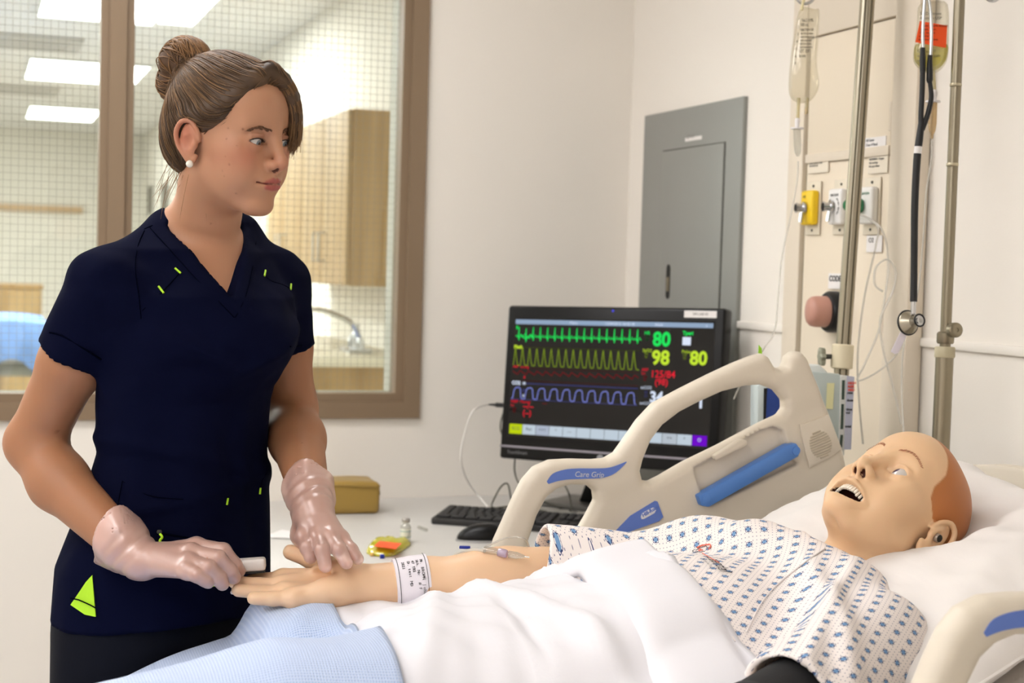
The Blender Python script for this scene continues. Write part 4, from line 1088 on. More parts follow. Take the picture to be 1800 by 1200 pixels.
# ---- little clear cap, paper, yellow packet
o = tube('clear_cap', [on_desk(736, 926, .004), on_desk(750, 931, .004)], .004, M_CLEARP, None, 10); tag(o, 'tiny clear plastic cap lying right of the vial', 'cap')
pv = [on_desk(x, y, .002) for x, y in ((466, 942), (496, 931), (524, 936), (524, 945), (510, 946), (478, 945))]
o = prism('paper_slip', pv, (0, 0, .0008), M_PAPER, None); tag(o, 'torn white paper slip on the desk beside the gloved left hand', 'paper')
pk = [on_desk(x, y, .001) for x, y in ((644, 972), (652, 960), (662, 953), (690, 951), (722, 955), (708, 968), (690, 977), (664, 978))]
t = thing('fluid_packet', 'crumpled clear packet of yellow fluid with orange label on the desk', 'packet', pk[0])
c_ = np.mean(pk, 0); v, f = [], []
n = 8 * 4; pk2 = spline(pk, 4, True)
for s, h in ((1, 0), (.98, .006), (.85, .013), (.55, .017), (.2, .017)):
    for i, p in enumerate(pk2): v.append(c_ + (p - c_) * s + UP * (h + .0025 * math.sin(i * 1.7 + s * 9) * (h > 0)))
for k in range(4):
    for i in range(n): f.append([k * n + i, k * n + (i + 1) % n, (k + 1) * n + (i + 1) % n, (k + 1) * n + i])
f.append([4 * n + i for i in range(n)]); f.append(list(range(n))[::-1])
mk('pouch', v, f, mat_clear('packet_yellow', (246, 240, 110), .08, .12, .60, (238, 228, 50)), t)
prism('orange_label', [on_desk(x, y, .021) for x, y in ((657, 960), (667, 951), (706, 955), (696, 965))], (0, 0, .0008), mat('orange_sticker', (255, 92, 32)), t)
lathe('blue_cap', [(.004, 0), (.0055, .001), (.0055, .008), (.003, .010)], on_desk(668, 978, .004), kr * .8 + kf_ * .4, mat('cap_blue', (30, 50, 150), .35), t, 12)
lathe('amber_port', [(.003, 0), (.004, .001), (.004, .008)], on_desk(651, 974, .004), kr, mat('amber_cap', (222, 180, 90)), t, 10)
# ================================================================= hospital bed
YF, YN, YC = 2.27, 1.24, 1.76           # far rail, near rail, bed axis
M_BEIGE = mat('bed_plastic', (220, 209, 191), .42, bump=.03, bscale=300)
M_BLUEP = mat('blue_plastic', (86, 134, 206), .4)
M_BLUEL = mat('blue_label', (96, 124, 200), .45)
bed = thing('hospital_bed', 'hospital bed with beige moulded side rails and blue handles', 'bed', (.4, YC, 0))
def rx(px, py): p = WY(px, py, YF); return (p[0], p[2])
R_OUT = [rx(*p) for p in [(868, 950), (884, 915), (903, 872), (918, 843), (938, 820), (965, 808), (1000, 806), (1040, 807), (1062, 805), (1080, 795), (1098, 770), (1120, 738), (1148, 708), (1195, 683), (1245, 658), (1290, 637), (1318, 626), (1336, 621), (1346, 627), (1356, 644), (1366, 647), (1375, 643), (1380, 626), (1392, 617), (1404, 618), (1414, 630), (1428, 665), (1452, 722), (1476, 785), (1490, 850), (1440, 905), (1300, 975), (1100, 1010), (855, 1015)]]
R_IN1 = [rx(*p) for p in [(922, 990), (925, 950), (940, 905), (957, 873), (975, 858), (1000, 850), (1030, 851), (1042, 862), (1044, 878), (1030, 905), (1004, 950), (985, 990)]]
R_IN2 = [rx(*p) for p in [(1121, 826), (1126, 806), (1140, 772), (1160, 746), (1190, 723), (1225, 705), (1265, 687), (1305, 677), (1335, 675), (1360, 685), (1374, 702), (1375, 716), (1366, 728), (1335, 742), (1260, 782), (1200, 811), (1155, 837), (1138, 845), (1126, 843)]]
POCK = [rx(*p) for p in [(1214, 822), (1330, 757), (1352, 750), (1366, 757), (1378, 800), (1392, 812), (1240, 884), (1226, 860)]]
def f_rail(P, y0):
    Q = P[:, [0, 2]]; w = P[:, 1] - y0
    d2 = smax(s_poly2(Q, R_OUT), -s_poly2(Q, R_IN1), .012); d2 = smax(d2, -s_poly2(Q, R_IN2), .012)
    # the solid panel is thinner than the round bars
    low = np.clip((1.075 - Q[:, 1] + .42 * (Q[:, 0] - 1.05)) / .03, 0, 1) * np.clip((Q[:, 0] - .95) / .05, 0, 1)
    r, t = .0165, .0205 - .003 * low
    q0, q1 = d2 + r, np.abs(w) - (t - r)
    d = np.minimum(np.maximum(q0, q1), 0) + np.sqrt(np.maximum(q0, 0) ** 2 + np.maximum(q1, 0) ** 2) - r
    pk = s_poly2(Q, POCK)
    d = smax(d, -np.maximum(pk - .002, w + .005), .005)
    return d
PR, QR = sdf(lambda P: f_rail(P, YF), (.77, YF - .03, .90), (1.47, YF + .03, 1.29), .0042)
PR, QR = keep_main(PR, QR)
def side_rail(y0, dx, dz, side):
    yf = y0 - .0195                                          # face toward the camera
    def q(px, py, h=0.0):
        x, z = rx(px, py); return np.array([x + dx, yf - h, z + dz])
    r = mk('side_rail', PR + [dx, y0 - YF, dz], QR, M_BEIGE, bed)
    def pr(name, pts, h, th, m, bev=0.0, par=None): return prism(name, [q(*p, h) for p in pts], (0, th, 0), m, par or r, bev)
    strip = spline([(953, 843, 0), (964, 829, 0), (985, 822, 0), (1010, 820, 0), (1040, 820, 0), (1065, 818, 0), (1092, 808, 0)], 4)[:, :2]
    low = spline([(1092, 809.5, 0), (1074, 827, 0), (1052, 836, 0), (1020, 838, 0), (992, 839, 0), (972, 842, 0), (956, 847, 0)], 4)[:, :2]
    g = pr('grip_strip', [tuple(p) for p in strip] + [tuple(p) for p in low], .0022, .006, M_BLUEL)
    text('print', 'Care Grip', .0125, q(1001, 834.3, .0026), EX * .996 - UP * .035, UP, mat('label_silver', (206, 208, 214), .5), r, shear=.15)
    pr('release_handle', [(1213, 866), (1219, 884), (1232, 886), (1388, 798), (1391, 786), (1384, 775), (1370, 778), (1222, 862)], .012, .022, M_BLUEP, .0026)
    for a, b in ((1226, 872), (1383, 788)): lathe('pivot_disc', [(.0075, 0), (.0075, .0012), (.0062, .0014)], q(a, b, .012), (0, -1, 0), M_BLUEP, r, 16)
    pr('pocket_tab', [(1243, 798), (1246, 806), (1302, 779), (1301, 770), (1290, 769)], .006, .014, M_BEIGE, .003)
    lp = pr('brand_panel', [(1068, 936), (1100, 903), (1143, 877), (1147, 878), (1157, 905), (1150, 912), (1100, 930)], .0006, .006, M_BLUEL)
    pv = [(1117.5, 905), (1119, 899), (1125, 895), (1138, 888.5), (1143, 889), (1144, 893), (1141, 898), (1134, 902), (1123, 908), (1119, 908.5)]
    pr('brand_pill', pv, .0012, .0008, mat('pill_white', (232, 230, 232), .5))
    text('print', 'Hill-Rom', .0085, q(1121, 905, .0016), EX * .886 + UP * .463, UP * .886 - EX * .463, M_BLUEL, r, bold=.0003)
    pr('speaker_plate', spline([(1396, 749, 0), (1402, 744, 0), (1440, 729, 0), (1447, 731, 0), (1466, 782, 0), (1464, 790, 0), (1418, 816, 0), (1411, 813, 0)], 3, True)[:, :2], -.0005 if side else .0012, .006, M_BEIGE, .0012)
    for k in range(11):
        t_ = k / 10; cx, cy = 1424 + 14 * t_, 757 + 42 * t_
        hw = 17.5 * math.sqrt(max(.15, 1 - (2 * t_ - 1) ** 2 * .85))
        a, b = q(cx - hw, cy + hw * .42, .0018), q(cx + hw, cy - hw * .42, .0018)
        tube('grille_slot', [a, b], .0011, mat('grille_shade', (190, 178, 156), .6), r, 6)
    return r
side_rail(YF, 0.0, 0.0, 0); side_rail(YN, .065, -.002, 0)
# frame below the mattress, head board, legs
M_BEDF = mat('bed_steel', (170, 168, 160), .45, .3)
box('deck', (-1.0, 1.34, .60), (.45, 2.18, .635), M_BEDF, bed, .004)
box('head_deck', (0, 1.36, -.02), (.92, 2.16, .012), M_BEDF, bed, .004, 2, (.66, 0, .66), np.stack([[.93, 0, .367], [0, 1, 0], [-.367, 0, .93]], 1))
box('base_frame', (-.9, 1.5, .22), (1.35, 2.02, .32), M_BEDF, bed, .01)
for x in (-.6, 1.0): box('lift_column', (x - .06, 1.68, .3), (x + .06, 1.84, .61), M_BEDF, bed, .006)
for x in (-.85, 1.3):
    for y in (1.46, 2.06):
        lathe('caster', [(.03, 0), (.06, .004), (.06, .036), (.03, .04)], (x, y - .02, .06), EY, M_BLKM, bed, 18)
        tube('caster_fork', [(x, y, .06), (x, y, .24)], .014, M_BEDF, bed, 8)
for y0 in (YF, YN):
    s = 1 if y0 == YF else -1
    for x in (.92, 1.3): box('rail_bracket', (x - .02, min(y0 - s * .14, y0 - s * .018), .70), (x + .02, max(y0 - s * .14, y0 - s * .018), .96), M_BEDF, bed, .004)
hb_ = [(1.615, 1.30 + .03 * 0, .62)]
hbp = spline([(1.60, 1.33, .70), (1.60, 1.31, 1.02), (1.60, 1.40, 1.08), (1.60, 1.60, 1.095), (1.60, 1.90, 1.10), (1.60, 2.12, 1.09), (1.60, 2.20, 1.03), (1.60, 2.19, .70)], 4)
prism('headboard', hbp, (.035, 0, 0), M_BEIGE, bed, .008)

# ---- mattress with fitted sheet
M_SHEET = mat('white_sheet', (231, 229, 233), .85, bump=.06, bscale=500, sheen=.2)
M_KNIT = mat('knit_sheet', (212, 210, 214), .9, bump=.25, bscale=260)
prof = spline([(-1.0, 0, .58), (-.3, 0, .64), (.1, 0, .74), (.38, 0, .83), (.60, 0, .85), (.78, 0, .855), (.95, 0, .875), (1.2, 0, .935), (1.5, 0, 1.035)], 6)
n_, sec = len(prof), 28
v, f = [], []
for i, p in enumerate(prof):
    T = prof[min(i + 1, n_ - 1)] - prof[max(i - 1, 0)]; T /= np.linalg.norm(T); Nn = np.array([-T[2], 0, T[0]])
    for k in range(sec):
        an = 2 * math.pi * k / sec; c, s = math.cos(an), math.sin(an)
        yy = math.copysign(abs(c) ** .28, c) * .425; hh = math.copysign(abs(s) ** .35, s) * .07
        v.append(p - Nn * .072 + Nn * hh + EY * (YC + yy))
for i in range(n_ - 1):
    for k in range(sec): f.append([i * sec + k, i * sec + (k + 1) % sec, (i + 1) * sec + (k + 1) % sec, (i + 1) * sec + k])
f += [list(range(sec)), [(n_ - 1) * sec + k for k in range(sec)][::-1]]
o = mk('mattress', v, f, M_KNIT); tag(o, 'mattress in a pale knit fitted sheet on the hospital bed', 'mattress')
def zmat(X): return np.interp(X, prof[:, 0], prof[:, 2])

# ---- pillows
M_PIL = mat('pillow_case', (228, 222, 217), .85, bump=.05, bscale=420, sheen=.15)
def pillow(name, label, c, a, b, h, tilt, yaw, dents, seed, pinch=.75):
    n, m = 64, 84
    U, V = np.meshgrid(np.linspace(-1, 1, n), np.linspace(-1, 1, m), indexing='ij')
    ca, sa = math.cos(tilt), math.sin(tilt); cy, sy = math.cos(yaw), math.sin(yaw)
    R = np.array([[cy, -sy, 0], [sy, cy, 0], [0, 0, 1]]) @ np.array([[ca, 0, -sa], [0, 1, 0], [sa, 0, ca]])
    out = []
    for s in (1, -1):
        th = h * (np.maximum(1 - np.abs(U) ** 2.6, 0) ** .55) * (np.maximum(1 - np.abs(V) ** 3.0, 0) ** .55)
        X = a * U * (1 - .05 * (1 - np.abs(V)) * 0 - .06 * (1 - V ** 2) * 0); Y = b * V
        X = X * (1 - .05 * np.cos(V * math.pi / 2) ** 2); Y = Y * (1 - .05 * np.cos(U * math.pi / 2) ** 2)
        L = np.stack([X, Y, s * th * (1 if s > 0 else .6)], -1).reshape(-1, 3)
        edge = (np.maximum(np.abs(U), np.abs(V)) ** 6).ravel()
        wr = .007 * vnoise(L * [1.0, 1.6, 1], 26, seed) + .012 * edge * vnoise(L, 48, seed + 1) + .004 * vnoise(L * [1.5, .6, 1], 70, seed + 2)
        L[:, 2] += wr * (1 if s > 0 else .3) * np.minimum(1, th.ravel() / .02)
        P = L @ R.T + np.asarray(c)
        if s > 0:
            for dc, rad, dep in dents: P -= np.outer(dep * np.exp(-((P - np.asarray(dc)) ** 2)[:, :2].sum(1) / rad ** 2), R[:, 2])
        out.append(P)
    idx = np.arange(n * m).reshape(n, m)
    q = np.stack([idx[:-1, :-1], idx[1:, :-1], idx[1:, 1:], idx[:-1, 1:]], -1).reshape(-1, 4)
    vv = np.concatenate(out); ff = np.concatenate([q, q[:, ::-1] + n * m])
    t = thing(name, label, 'pillow', (c[0], c[1], c[2] - h))
    mk('case', vv, ff, M_PIL, t)
    rim = [np.array([a * x * (1 - .05 * math.cos(y * math.pi / 2) ** 2), b * y * (1 - .05 * math.cos(x * math.pi / 2) ** 2), 0.0]) for x, y in
           [(-1, y) for y in np.linspace(-1, 1, 40)] + [(x, 1) for x in np.linspace(-.95, 1, 24)] + [(1, y) for y in np.linspace(.95, -1, 40)] + [(x, -1) for x in np.linspace(.95, -.95, 24)]]
    tube('seam', [R @ p + np.asarray(c) for p in rim], .0028, M_PIL, t, 6, closed=True)
    return t
pillow('pillow', 'plump white pillow under the manikin head', (1.245, 1.775, 1.000), .225, .375, .085, math.radians(24), math.radians(-4), [((1.25, 1.75, 0), .105, .060)], 5)
pillow('pillow', 'lower white pillow showing a seam under the near corner of the upper pillow', (1.27, 1.69, .945), .24, .38, .05, math.radians(24), math.radians(3), [], 9)

# ---- bedding draped over the body
def sm(a, b, x): t = np.clip((x - a) / (b - a), 0, 1); return t * t * (3 - 2 * t)
def body_h(X, Y):
    """height of the cloth lying over body and mattress"""
    zt = np.interp(X, [-.9, .0, .15, .32, .45, .60, .75, .9], [.87, .918, .934, .960, .958, .970, 1.000, 1.028])
    zm = zmat(X) + .008
    # torso / pelvis
    w = .215; t = np.abs(Y - YC) / w
    tor = zm + (zt - zm) * np.maximum(1 - t ** 2.4, 0) ** .5
    tent = zt - .035 - np.maximum(np.abs(Y - YC) - .13, 0) * .55
    ktor = sm(.36, .50, X)
    h_t = smin(np.maximum(tor, tent), np.full_like(X, 2.0), .01) * ktor + (zm - .1) * (1 - ktor)
    # near leg
    yl = np.interp(X, [-.9, .1, .4, .6], [1.60, 1.61, 1.655, 1.70]); t = np.abs(Y - yl) / .13
    leg = zm + (zt - zm) * np.maximum(1 - t ** 2.3, 0) ** .5
    tent_l = zt - .02 - np.maximum(np.abs(Y - yl) - .06, 0) * 1.25
    h_l = np.where(X < .62, np.maximum(leg, tent_l), zm - .1)
    # far thigh, ending at a bent knee
    kx = sm(.30, .385, X)
    yf = np.interp(X, [.3, .5, .75], [2.06, 2.03, 1.98]); t = np.abs(Y - yf) / .135
    fz = np.interp(X, [.30, .36, .45, .75], [.80, .905, .918, .93])
    far = zm + (fz - zm) * np.maximum(1 - t ** 2.6, 0) ** .5
    tent_f = fz - .01 - np.maximum(np.abs(Y - yf) - .07, 0) * .8
    h_f = np.maximum(far, tent_f) * kx + (zm - .15) * (1 - kx)
    h = smax(smax(smax(zm, h_l, .03), h_t, .03), h_f, .035)
    fall = np.maximum(Y - 2.175, 0); h = h - 6 * fall ** 1.35
    fall = np.maximum(1.33 - Y, 0); h = h - 6 * fall ** 1.35
    return h
def cloth(name, x0, x1, y0, y1, off, folds, m, label, cat, step=.008, edge=None, thick=.004, group=None):
    nx, ny = int((x1 - x0) / step) + 1, int((y1 - y0) / step) + 1
    U, V = np.meshgrid(np.linspace(0, 1, nx), np.linspace(0, 1, ny), indexing='ij')
    Y = y0 + (y1 - y0) * V
    xa = x0 + (0 if edge is None else 0); xe = x1 + (0 if edge is None else edge(Y))
    X = x0 + (xe - x0) * U
    Z = body_h(X.ravel(), Y.ravel()).reshape(X.shape) + off + folds(X, Y)
    P = np.stack([X, Y, Z], -1)
    Pb = P.copy(); Pb[..., 2] -= thick
    idx = np.arange(nx * ny).reshape(nx, ny)
    q = np.stack([idx[:-1, :-1], idx[1:, :-1], idx[1:, 1:], idx[:-1, 1:]], -1).reshape(-1, 4)
    ring = np.concatenate([idx[:, 0], idx[-1, 1:], idx[-2::-1, -1], idx[0, -2:0:-1]])
    r2 = np.roll(ring, -1); side = np.stack([ring, ring + nx * ny, r2 + nx * ny, r2], 1)
    vv = np.concatenate([P.reshape(-1, 3), Pb.reshape(-1, 3)]); ff = np.concatenate([q, q[:, ::-1] + nx * ny, side])
    uv = np.stack([X, Y], -1).reshape(-1, 2); uv = np.concatenate([uv, uv])
    o = mk(name, vv, ff, m, uvs=uv)
    if label: tag(o, label, cat, group)
    return o
def ridge(d, w): return np.exp(-(d / w) ** 2)
def sheet_folds(X, Y):
    s = .006 * np.sin(38 * (X * .55 - Y * .8) + 2 * np.sin(7 * Y)) * sm(2.1, 1.9, Y) * sm(1.35, 1.55, Y) * .8
    s += .016 * ridge((X - .74) + .55 * (Y - 1.90), .014) * sm(1.55, 1.75, Y) * sm(2.02, 1.93, Y)
    s += .012 * ridge((X - .64) + .30 * (Y - 1.80), .016) * sm(1.45, 1.6, Y) * sm(1.98, 1.85, Y)
    s += .010 * ridge((X - .55) - .35 * (Y - 1.80), .018) * sm(1.5, 1.65, Y)
    s += .020 * ridge(X - .66, .03) * ridge(Y - 1.965, .035) + .018 * ridge(X - .60, .02) * ridge(Y - 1.98, .03)
    s += .022 * ridge(Y - 2.145, .03) * sm(.50, .60, X) * sm(.93, .80, X)          # bunched sheet beyond the arm
    s += .003 * np.sin(90 * X + 30 * Y) * np.sin(50 * Y - 20 * X)
    return s * sm(.42, .52, X)
o = cloth('bed_sheet', .26, .842, 1.255, 2.215, .006, sheet_folds, M_SHEET, 'white top sheet over the manikin body, folded back at the waist', 'sheet')
# folded-back band of the sheet
def band_folds(X, Y):
    u = (X - .742) / .11
    return .020 * np.maximum(1 - np.abs(2 * np.clip(u, 0, 1) - 1) ** 4, 0) ** .5 + .004 * np.sin(26 * Y + 6 * X) + sheet_folds(X * 0 + .80, Y) * .5
bd = cloth('folded_band', .742, .852, 1.255, 2.03, .004, band_folds, M_SHEET, None, None, .006, edge=lambda Y: .02 * np.sin(9 * (Y - 1.3)) + .05 * sm(1.62, 1.25, Y), thick=.01)
bd.parent = o; bd.location = Vector(bd.location) - Vector(o.location)
def blanket_folds(X, Y):
    s = .0035 * np.sin(30 * X + 20 * Y) * np.sin(16 * Y - 9 * X)
    s += .008 * ridge((X - .40) - .42 * (Y - 1.93), .018) * sm(1.84, 1.90, Y) * sm(2.04, 1.96, Y)
    s += -.014 * ridge(Y - 1.835, .03) * sm(.2, .3, X)
    return s
def mat_waffle(name, c1, c2):
    m = mat(name, c1, .9, sheen=.3); g = N(m); b = g.n['Principled BSDF']
    uv = g.new('ShaderNodeUVMap'); sx = g.new('ShaderNodeSeparateXYZ'); g.link(uv.outputs[0], sx.inputs[0])
    k = 2 * math.pi / .0034
    a = g.math('SINE', g.math('MULTIPLY', sx.outputs[0], k)); c = g.math('SINE', g.math('MULTIPLY', sx.outputs[1], k))
    h = g.math('MAXIMUM', a, c); f_ = g.math('MULTIPLY_ADD', h, .5, .5)
    g.link(g.mix(f_, rgba(c2), rgba(c1)), b.inputs['Base Color'])
    bp = g.new('ShaderNodeBump'); bp.inputs['Strength'].default_value = .6; bp.inputs['Distance'].default_value = .0015
    g.link(f_, bp.inputs['Height']); g.link(bp.outputs['Normal'], b.inputs['Normal'])
    return m
cloth('thermal_blanket', -.55, .458, 1.245, 2.212, .015, blanket_folds, mat_waffle('blue_thermal', (200, 214, 241), (162, 186, 226)), 'light blue waffle thermal blanket over the manikin legs', 'blanket', edge=lambda Y: .010 * np.sin(11 * Y) + .022 * sm(1.9, 2.1, Y), thick=.005)
# ================================================================= human heads as distance fields
# head frame: x = subject's left, y = forward, z = up, origin between the ear canals
def lens_open(q, up, lo, w, cant=0.0):
    """<0 inside the eyelid opening; q relative to the eyeball centre (mirrored: +x outward)"""
    az = np.arctan2(q[:, 0], np.maximum(q[:, 1], 1e-4)); el = np.arctan2(q[:, 2], np.sqrt(q[:, 0] ** 2 + q[:, 1] ** 2 + 1e-9)) - cant * az
    s = np.clip(1 - (az / w) ** 2, -1, 1)
    return np.maximum(el - up * s, lo * s * -1 - el) * .014
def head_f(A, o):
    """A: points with x >= 0 (mirrored)"""
    d = s_ell(A, (0, -.010, .044), (.072, .090, .084))
    d = smin(d, s_ell(A, (0, .028, -.010), (.059, .060, .086 + o.get('jaw', 0))), .030)
    j = o.get('jaw', 0)
    d = smin(d, s_cap(A, (.0455, .006, -.040), (.016, .064, -.082 - j), o.get('jr', .0150), .014), .024)
    d = smin(d, s_ell(A, (0, .073 + o.get('chin', 0), -.084 - j), (.019, .0145, .0145)), .016)
    d = smin(d, s_ell(A, (.043, .056, -.004), (.020, .021, .018)), .026)
    d = smin(d, s_ell(A, (.034, .060, -.036), (.022, .021, .024)), .026)
    d = smin(d, s_ell(A, (0, .045, .062), (.056, .048, .046)), .03)
    d = smin(d, s_cap(A, (.008, .083, .029), (.041, .068, .034), .0095, .008), .016)
    d = smax(d, -s_sph(A, (.031, .1035, .009), .0185), .022)                     # eye sockets
    d = smin(d, s_ell(A, (0, .076, -.047 - j * .4), (.027, .020, .024)), .016)  # muzzle
    # nose
    nb = s_chain(A, [(0, .0850, .026), (0, .0935, .010), (0, .1050, -.013)], [.0070, .0076, .0080], .004)
    d = smin(d, nb, .014)
    d = smin(d, s_sph(A, (0, .1075, -.0175), .0085), .006)
    d = smin(d, s_ell(A, (.0110, .0965, -.0215), (.0064, .0105, .0076)), .006)
    d = smin(d, s_cap(A, (0, .1045, -.025), (0, .0945, -.033), .0036, .0036), .007)
    d = smax(d, -s_ell(A, (.0064, .1015, -.0285), o.get('nostril', (.0031, .0055, .0050))), .0025)
    # lids
    E = np.array([.031, .0720, .010]); q = A - E; qn = nrm(q)
    d = smin(d, qn - .0156, .007)
    up, lo, w, cant = o['lid']
    d = smin(d, s_chain(A, [E + np.array([math.sin(a), math.cos(a), .62 + .12 * math.cos(a)]) * .0142 for a in (-.8, -.3, .2, .9)], [.0014, .0020, .0022, .0014]), .004)   # lid fold
    d = smax(d, -np.maximum(np.maximum(lens_open(q, up, lo, w, cant), .0131 - qn), qn - .024), .0008)
    # ear
    rim = [(.0705, .008, .003), (.0745, .008, .016), (.0785, -.003, .030), (.0815, -.018, .028), (.0825, -.026, .013), (.0805, -.023, -.005), (.0765, -.012, -.020), (.0725, -.003, -.029), (.0705, .003, -.020)]
    rim = spline(rim, 3)
    e = s_ell(A, (.0745, -.009, .001), (.0052, .0155, .027))
    e = smin(e, s_chain(A, rim, np.interp(np.linspace(0, 8, len(rim)), range(9), [.0028, .0032, .0036, .0038, .0038, .0034, .0038, .0048, .0036])), .003)
    e = smax(e, -s_ell(A, (.0815, -.006, .000), (.0068, .0085, .0125)), .003)
    e = smax(e, -s_ell(A, (.0825, -.012, .017), (.0045, .0075, .0080)), .003)
    e = smin(e, s_ell(A, (.0745, .0045, -.003), (.0045, .004, .0062)), .003)
    d = smin(d, e, .004)
    # mouth
    if o.get('open'):
        m = s_ell(A, (0, .088, -.060), (.0275, .030, .0125))
        d = smin(d, s_chain(A, [(.029, .078, -.059), (.018, .0915, -.0505), (.005, .0985, -.0455), (0, .098, -.0465)], [.0035, .0045, .005, .005]), .005)
        d = smin(d, s_chain(A, [(.029, .078, -.060), (.018, .088, -.0725), (0, .0935, -.0775)], [.0035, .0055, .0065]), .006)
        d = smax(d, -m, .003)
    else:
        d = smin(d, s_chain(A, [(.0248, .0806, -.0478), (.0150, .0905, -.0462), (.0045, .0950, -.0440), (0, .0945, -.0450)], [.0024, .0040, .0043, .0040]), .004)
        d = smin(d, s_chain(A, [(.0240, .0806, -.0496), (.0140, .0905, -.0536), (0, .0940, -.0548)], [.0022, .0046, .0051]), .004)
        d = smax(d, -s_chain(A, [(.0275, .0830, -.0476), (.0150, .0955, -.0494), (.005, .1005, -.0489), (0, .1010, -.0496)], [.0009, .0009, .0009, .0009]), .0020)
        d = smax(d, -s_sph(A, (0, .1095, -.0685), .0125), .010)
        d = smax(d, -s_sph(A, (.030, .0900, -.0485), .0035), .006)
    return d
def to_local(P, O, R, s): return (P - O) @ R / s
def eyeball(name, O, R, s, side, gaze, iris, parent, r=.0139):
    """gaze: direction in head frame"""
    c = O + R @ (np.array([.031 * side, .0720, .010]) * s)
    gz = R @ np.asarray(gaze, float); u, w, a = basis(gz)
    v, f = [], []; n, m = 28, 40
    for i in range(m + 1):
        th = math.pi * i / m * (1 if i else 0)
        for k in range(n):
            ph = 2 * math.pi * k / n
            v.append(c + r * s * (math.cos(th) * a + math.sin(th) * (math.cos(ph) * u + math.sin(ph) * w)))
    for i in range(m):
        for k in range(n): f.append([i * n + k, i * n + (k + 1) % n, (i + 1) * n + (k + 1) % n, (i + 1) * n + k])
    v = np.array(v); ang = np.repeat(np.array([math.pi * i / m for i in range(m + 1)]), n)
    col = np.tile(lin((206, 198, 192)), (len(v), 1))
    col[ang < .47] = lin(np.array(iris) * .55); col[ang < .40] = lin(iris); col[ang < .18] = lin((10, 9, 10))
    v2 = v + 0
    return mk(name, v2, f, mat('eyeball', (230, 225, 220), .08, attr=True, coat=.6), parent, cols=col)
def hit(px, py, f, d0=1.6, d1=3.0, dst=.012):
    """first point of the surface f<0 along a sight line"""
    ds = np.arange(d0, d1, dst); P = CAM + np.outer(ds, ray(px, py)); v = f(P); k = np.flatnonzero(v < 0)
    if not len(k): return None
    a, b = ds[max(k[0] - 1, 0)], ds[k[0]]
    for _ in range(14):
        c = (a + b) / 2
        if f((CAM + ray(px, py) * c)[None])[0] < 0: b = c
        else: a = c
    return CAM + ray(px, py) * b
# ================================================================= the patient manikin
MKR = np.array([[.256, -.485, .836], [-.960, -.232, .159], [-.117, .843, .524]])
_u, _s, _vt = np.linalg.svd(MKR); MKR = _u @ _vt
MKO, MKS = np.array([1.190, 1.758, 1.070]), 1.0
MK_OPT = dict(jaw=-.004, chin=.010, jr=.016, lid=(.62, .52, 1.05, .12), open=True, nostril=(.0040, .0072, .0065))
def hand_chain(P, tips, k=.004):
    d = None
    for pts, rs in tips:
        e = s_chain(P, pts, rs, .004); d = e if d is None else smin(d, e, k)
    return d
mw, mel, msh = W(635, 1029, 2.125), W(958, 1013, 2.18), np.array([1.0, 1.955, .965])
MF = {'index': [W(498, 1016, 2.145), W(470, 1019, 2.145), W(442, 1020, 2.14)], 'middle': [W(496, 1029, 2.118), W(455, 1028, 2.115), W(413, 1023, 2.11)],
      'ring': [W(502, 1041, 2.092), W(462, 1041, 2.09), W(419, 1037, 2.085)], 'pinky': [W(516, 1051, 2.068), W(480, 1052, 2.062), W(446, 1051, 2.058)]}
MTH = [W(606, 1006, 2.15), W(575, 994, 2.165), W(546, 983, 2.17), W(511, 970, 2.17)]
def f_mk_hand(P):
    d = hand_chain(P, [(v, [.0115, .0100, .0092]) for v in MF.values()], .003)
    pm = None
    for v, r in zip(MF.values(), (.0145, .016, .0165, .0155)):
        e = s_cap(P, mw + (v[0] - mw) * .12, v[0], .024, r); pm = e if pm is None else smin(pm, e, .010)
    pm = smin(pm, s_ell(P, W(585, 1012, 2.12), (.036, .026, .024), np.eye(3)), .012)
    pm = smin(pm, s_ell(P, W(585, 1040, 2.085), (.036, .020, .022)), .012)
    pm = smax(pm, -s_ell(P, W(548, 1012, 2.100), (.030, .018, .008)), .014)
    d = smin(d, pm, .006)
    return smin(d, s_chain(P, MTH, [.017, .0140, .0122, .0112], .006), .008)
def f_mk_torso(P):
    tor = smin(s_ell(P, (.84, YC, .900), (.21, .170, .082)), s_ell(P, (.62, YC, .88), (.2, .16, .07)), .05)
    return smin(tor, s_cap(P, msh, (1.0, 1.57, .945), .046), .05)
def f_mk_body(P):
    def hf(P_): A = to_local(P_, MKO, MKR, MKS); A[:, 0] = np.abs(A[:, 0]); return head_f(A, MK_OPT) * MKS
    d = culled(P, MKO + MKR @ np.array([0, 0, .01]), .19, hf)
    neck_t, neck_b = MKO + MKR @ np.array([0, -.030, -.050]), np.array([1.035, 1.765, .940])
    d = smin(d, s_cap(P, neck_t, neck_b, .049, .058), .022)
    d = smin(d, s_cap(P, neck_b, (.98, 1.765, .90), .065, .07), .03)
    d = smin(d, f_mk_torso(P), .04)
    arm = s_chain(P, [mw, mw + (mel - mw) * .35, mw + (mel - mw) * .8, mel, msh], [.0295, .0325, .0375, .038, .044], .02)
    arm = smin(arm, s_ell(P, W(870, 1012, 2.15), (.07, .03, .034)), .03)
    d = smin(d, arm, .03)
    d = smin(d, s_chain(P, [(1.0, 1.57, .945), (.90, 1.48, .922), (.80, 1.50, .880), (.70, 1.55, .865)], [.044, .042, .038, .034]), .03)
    return smin(d, culled(P, W(535, 1020, 2.11), .17, f_mk_hand), .014)
M_MK = mat('manikin_vinyl', (236, 190, 146), .42, attr=True, sss=.12, spec=.4)
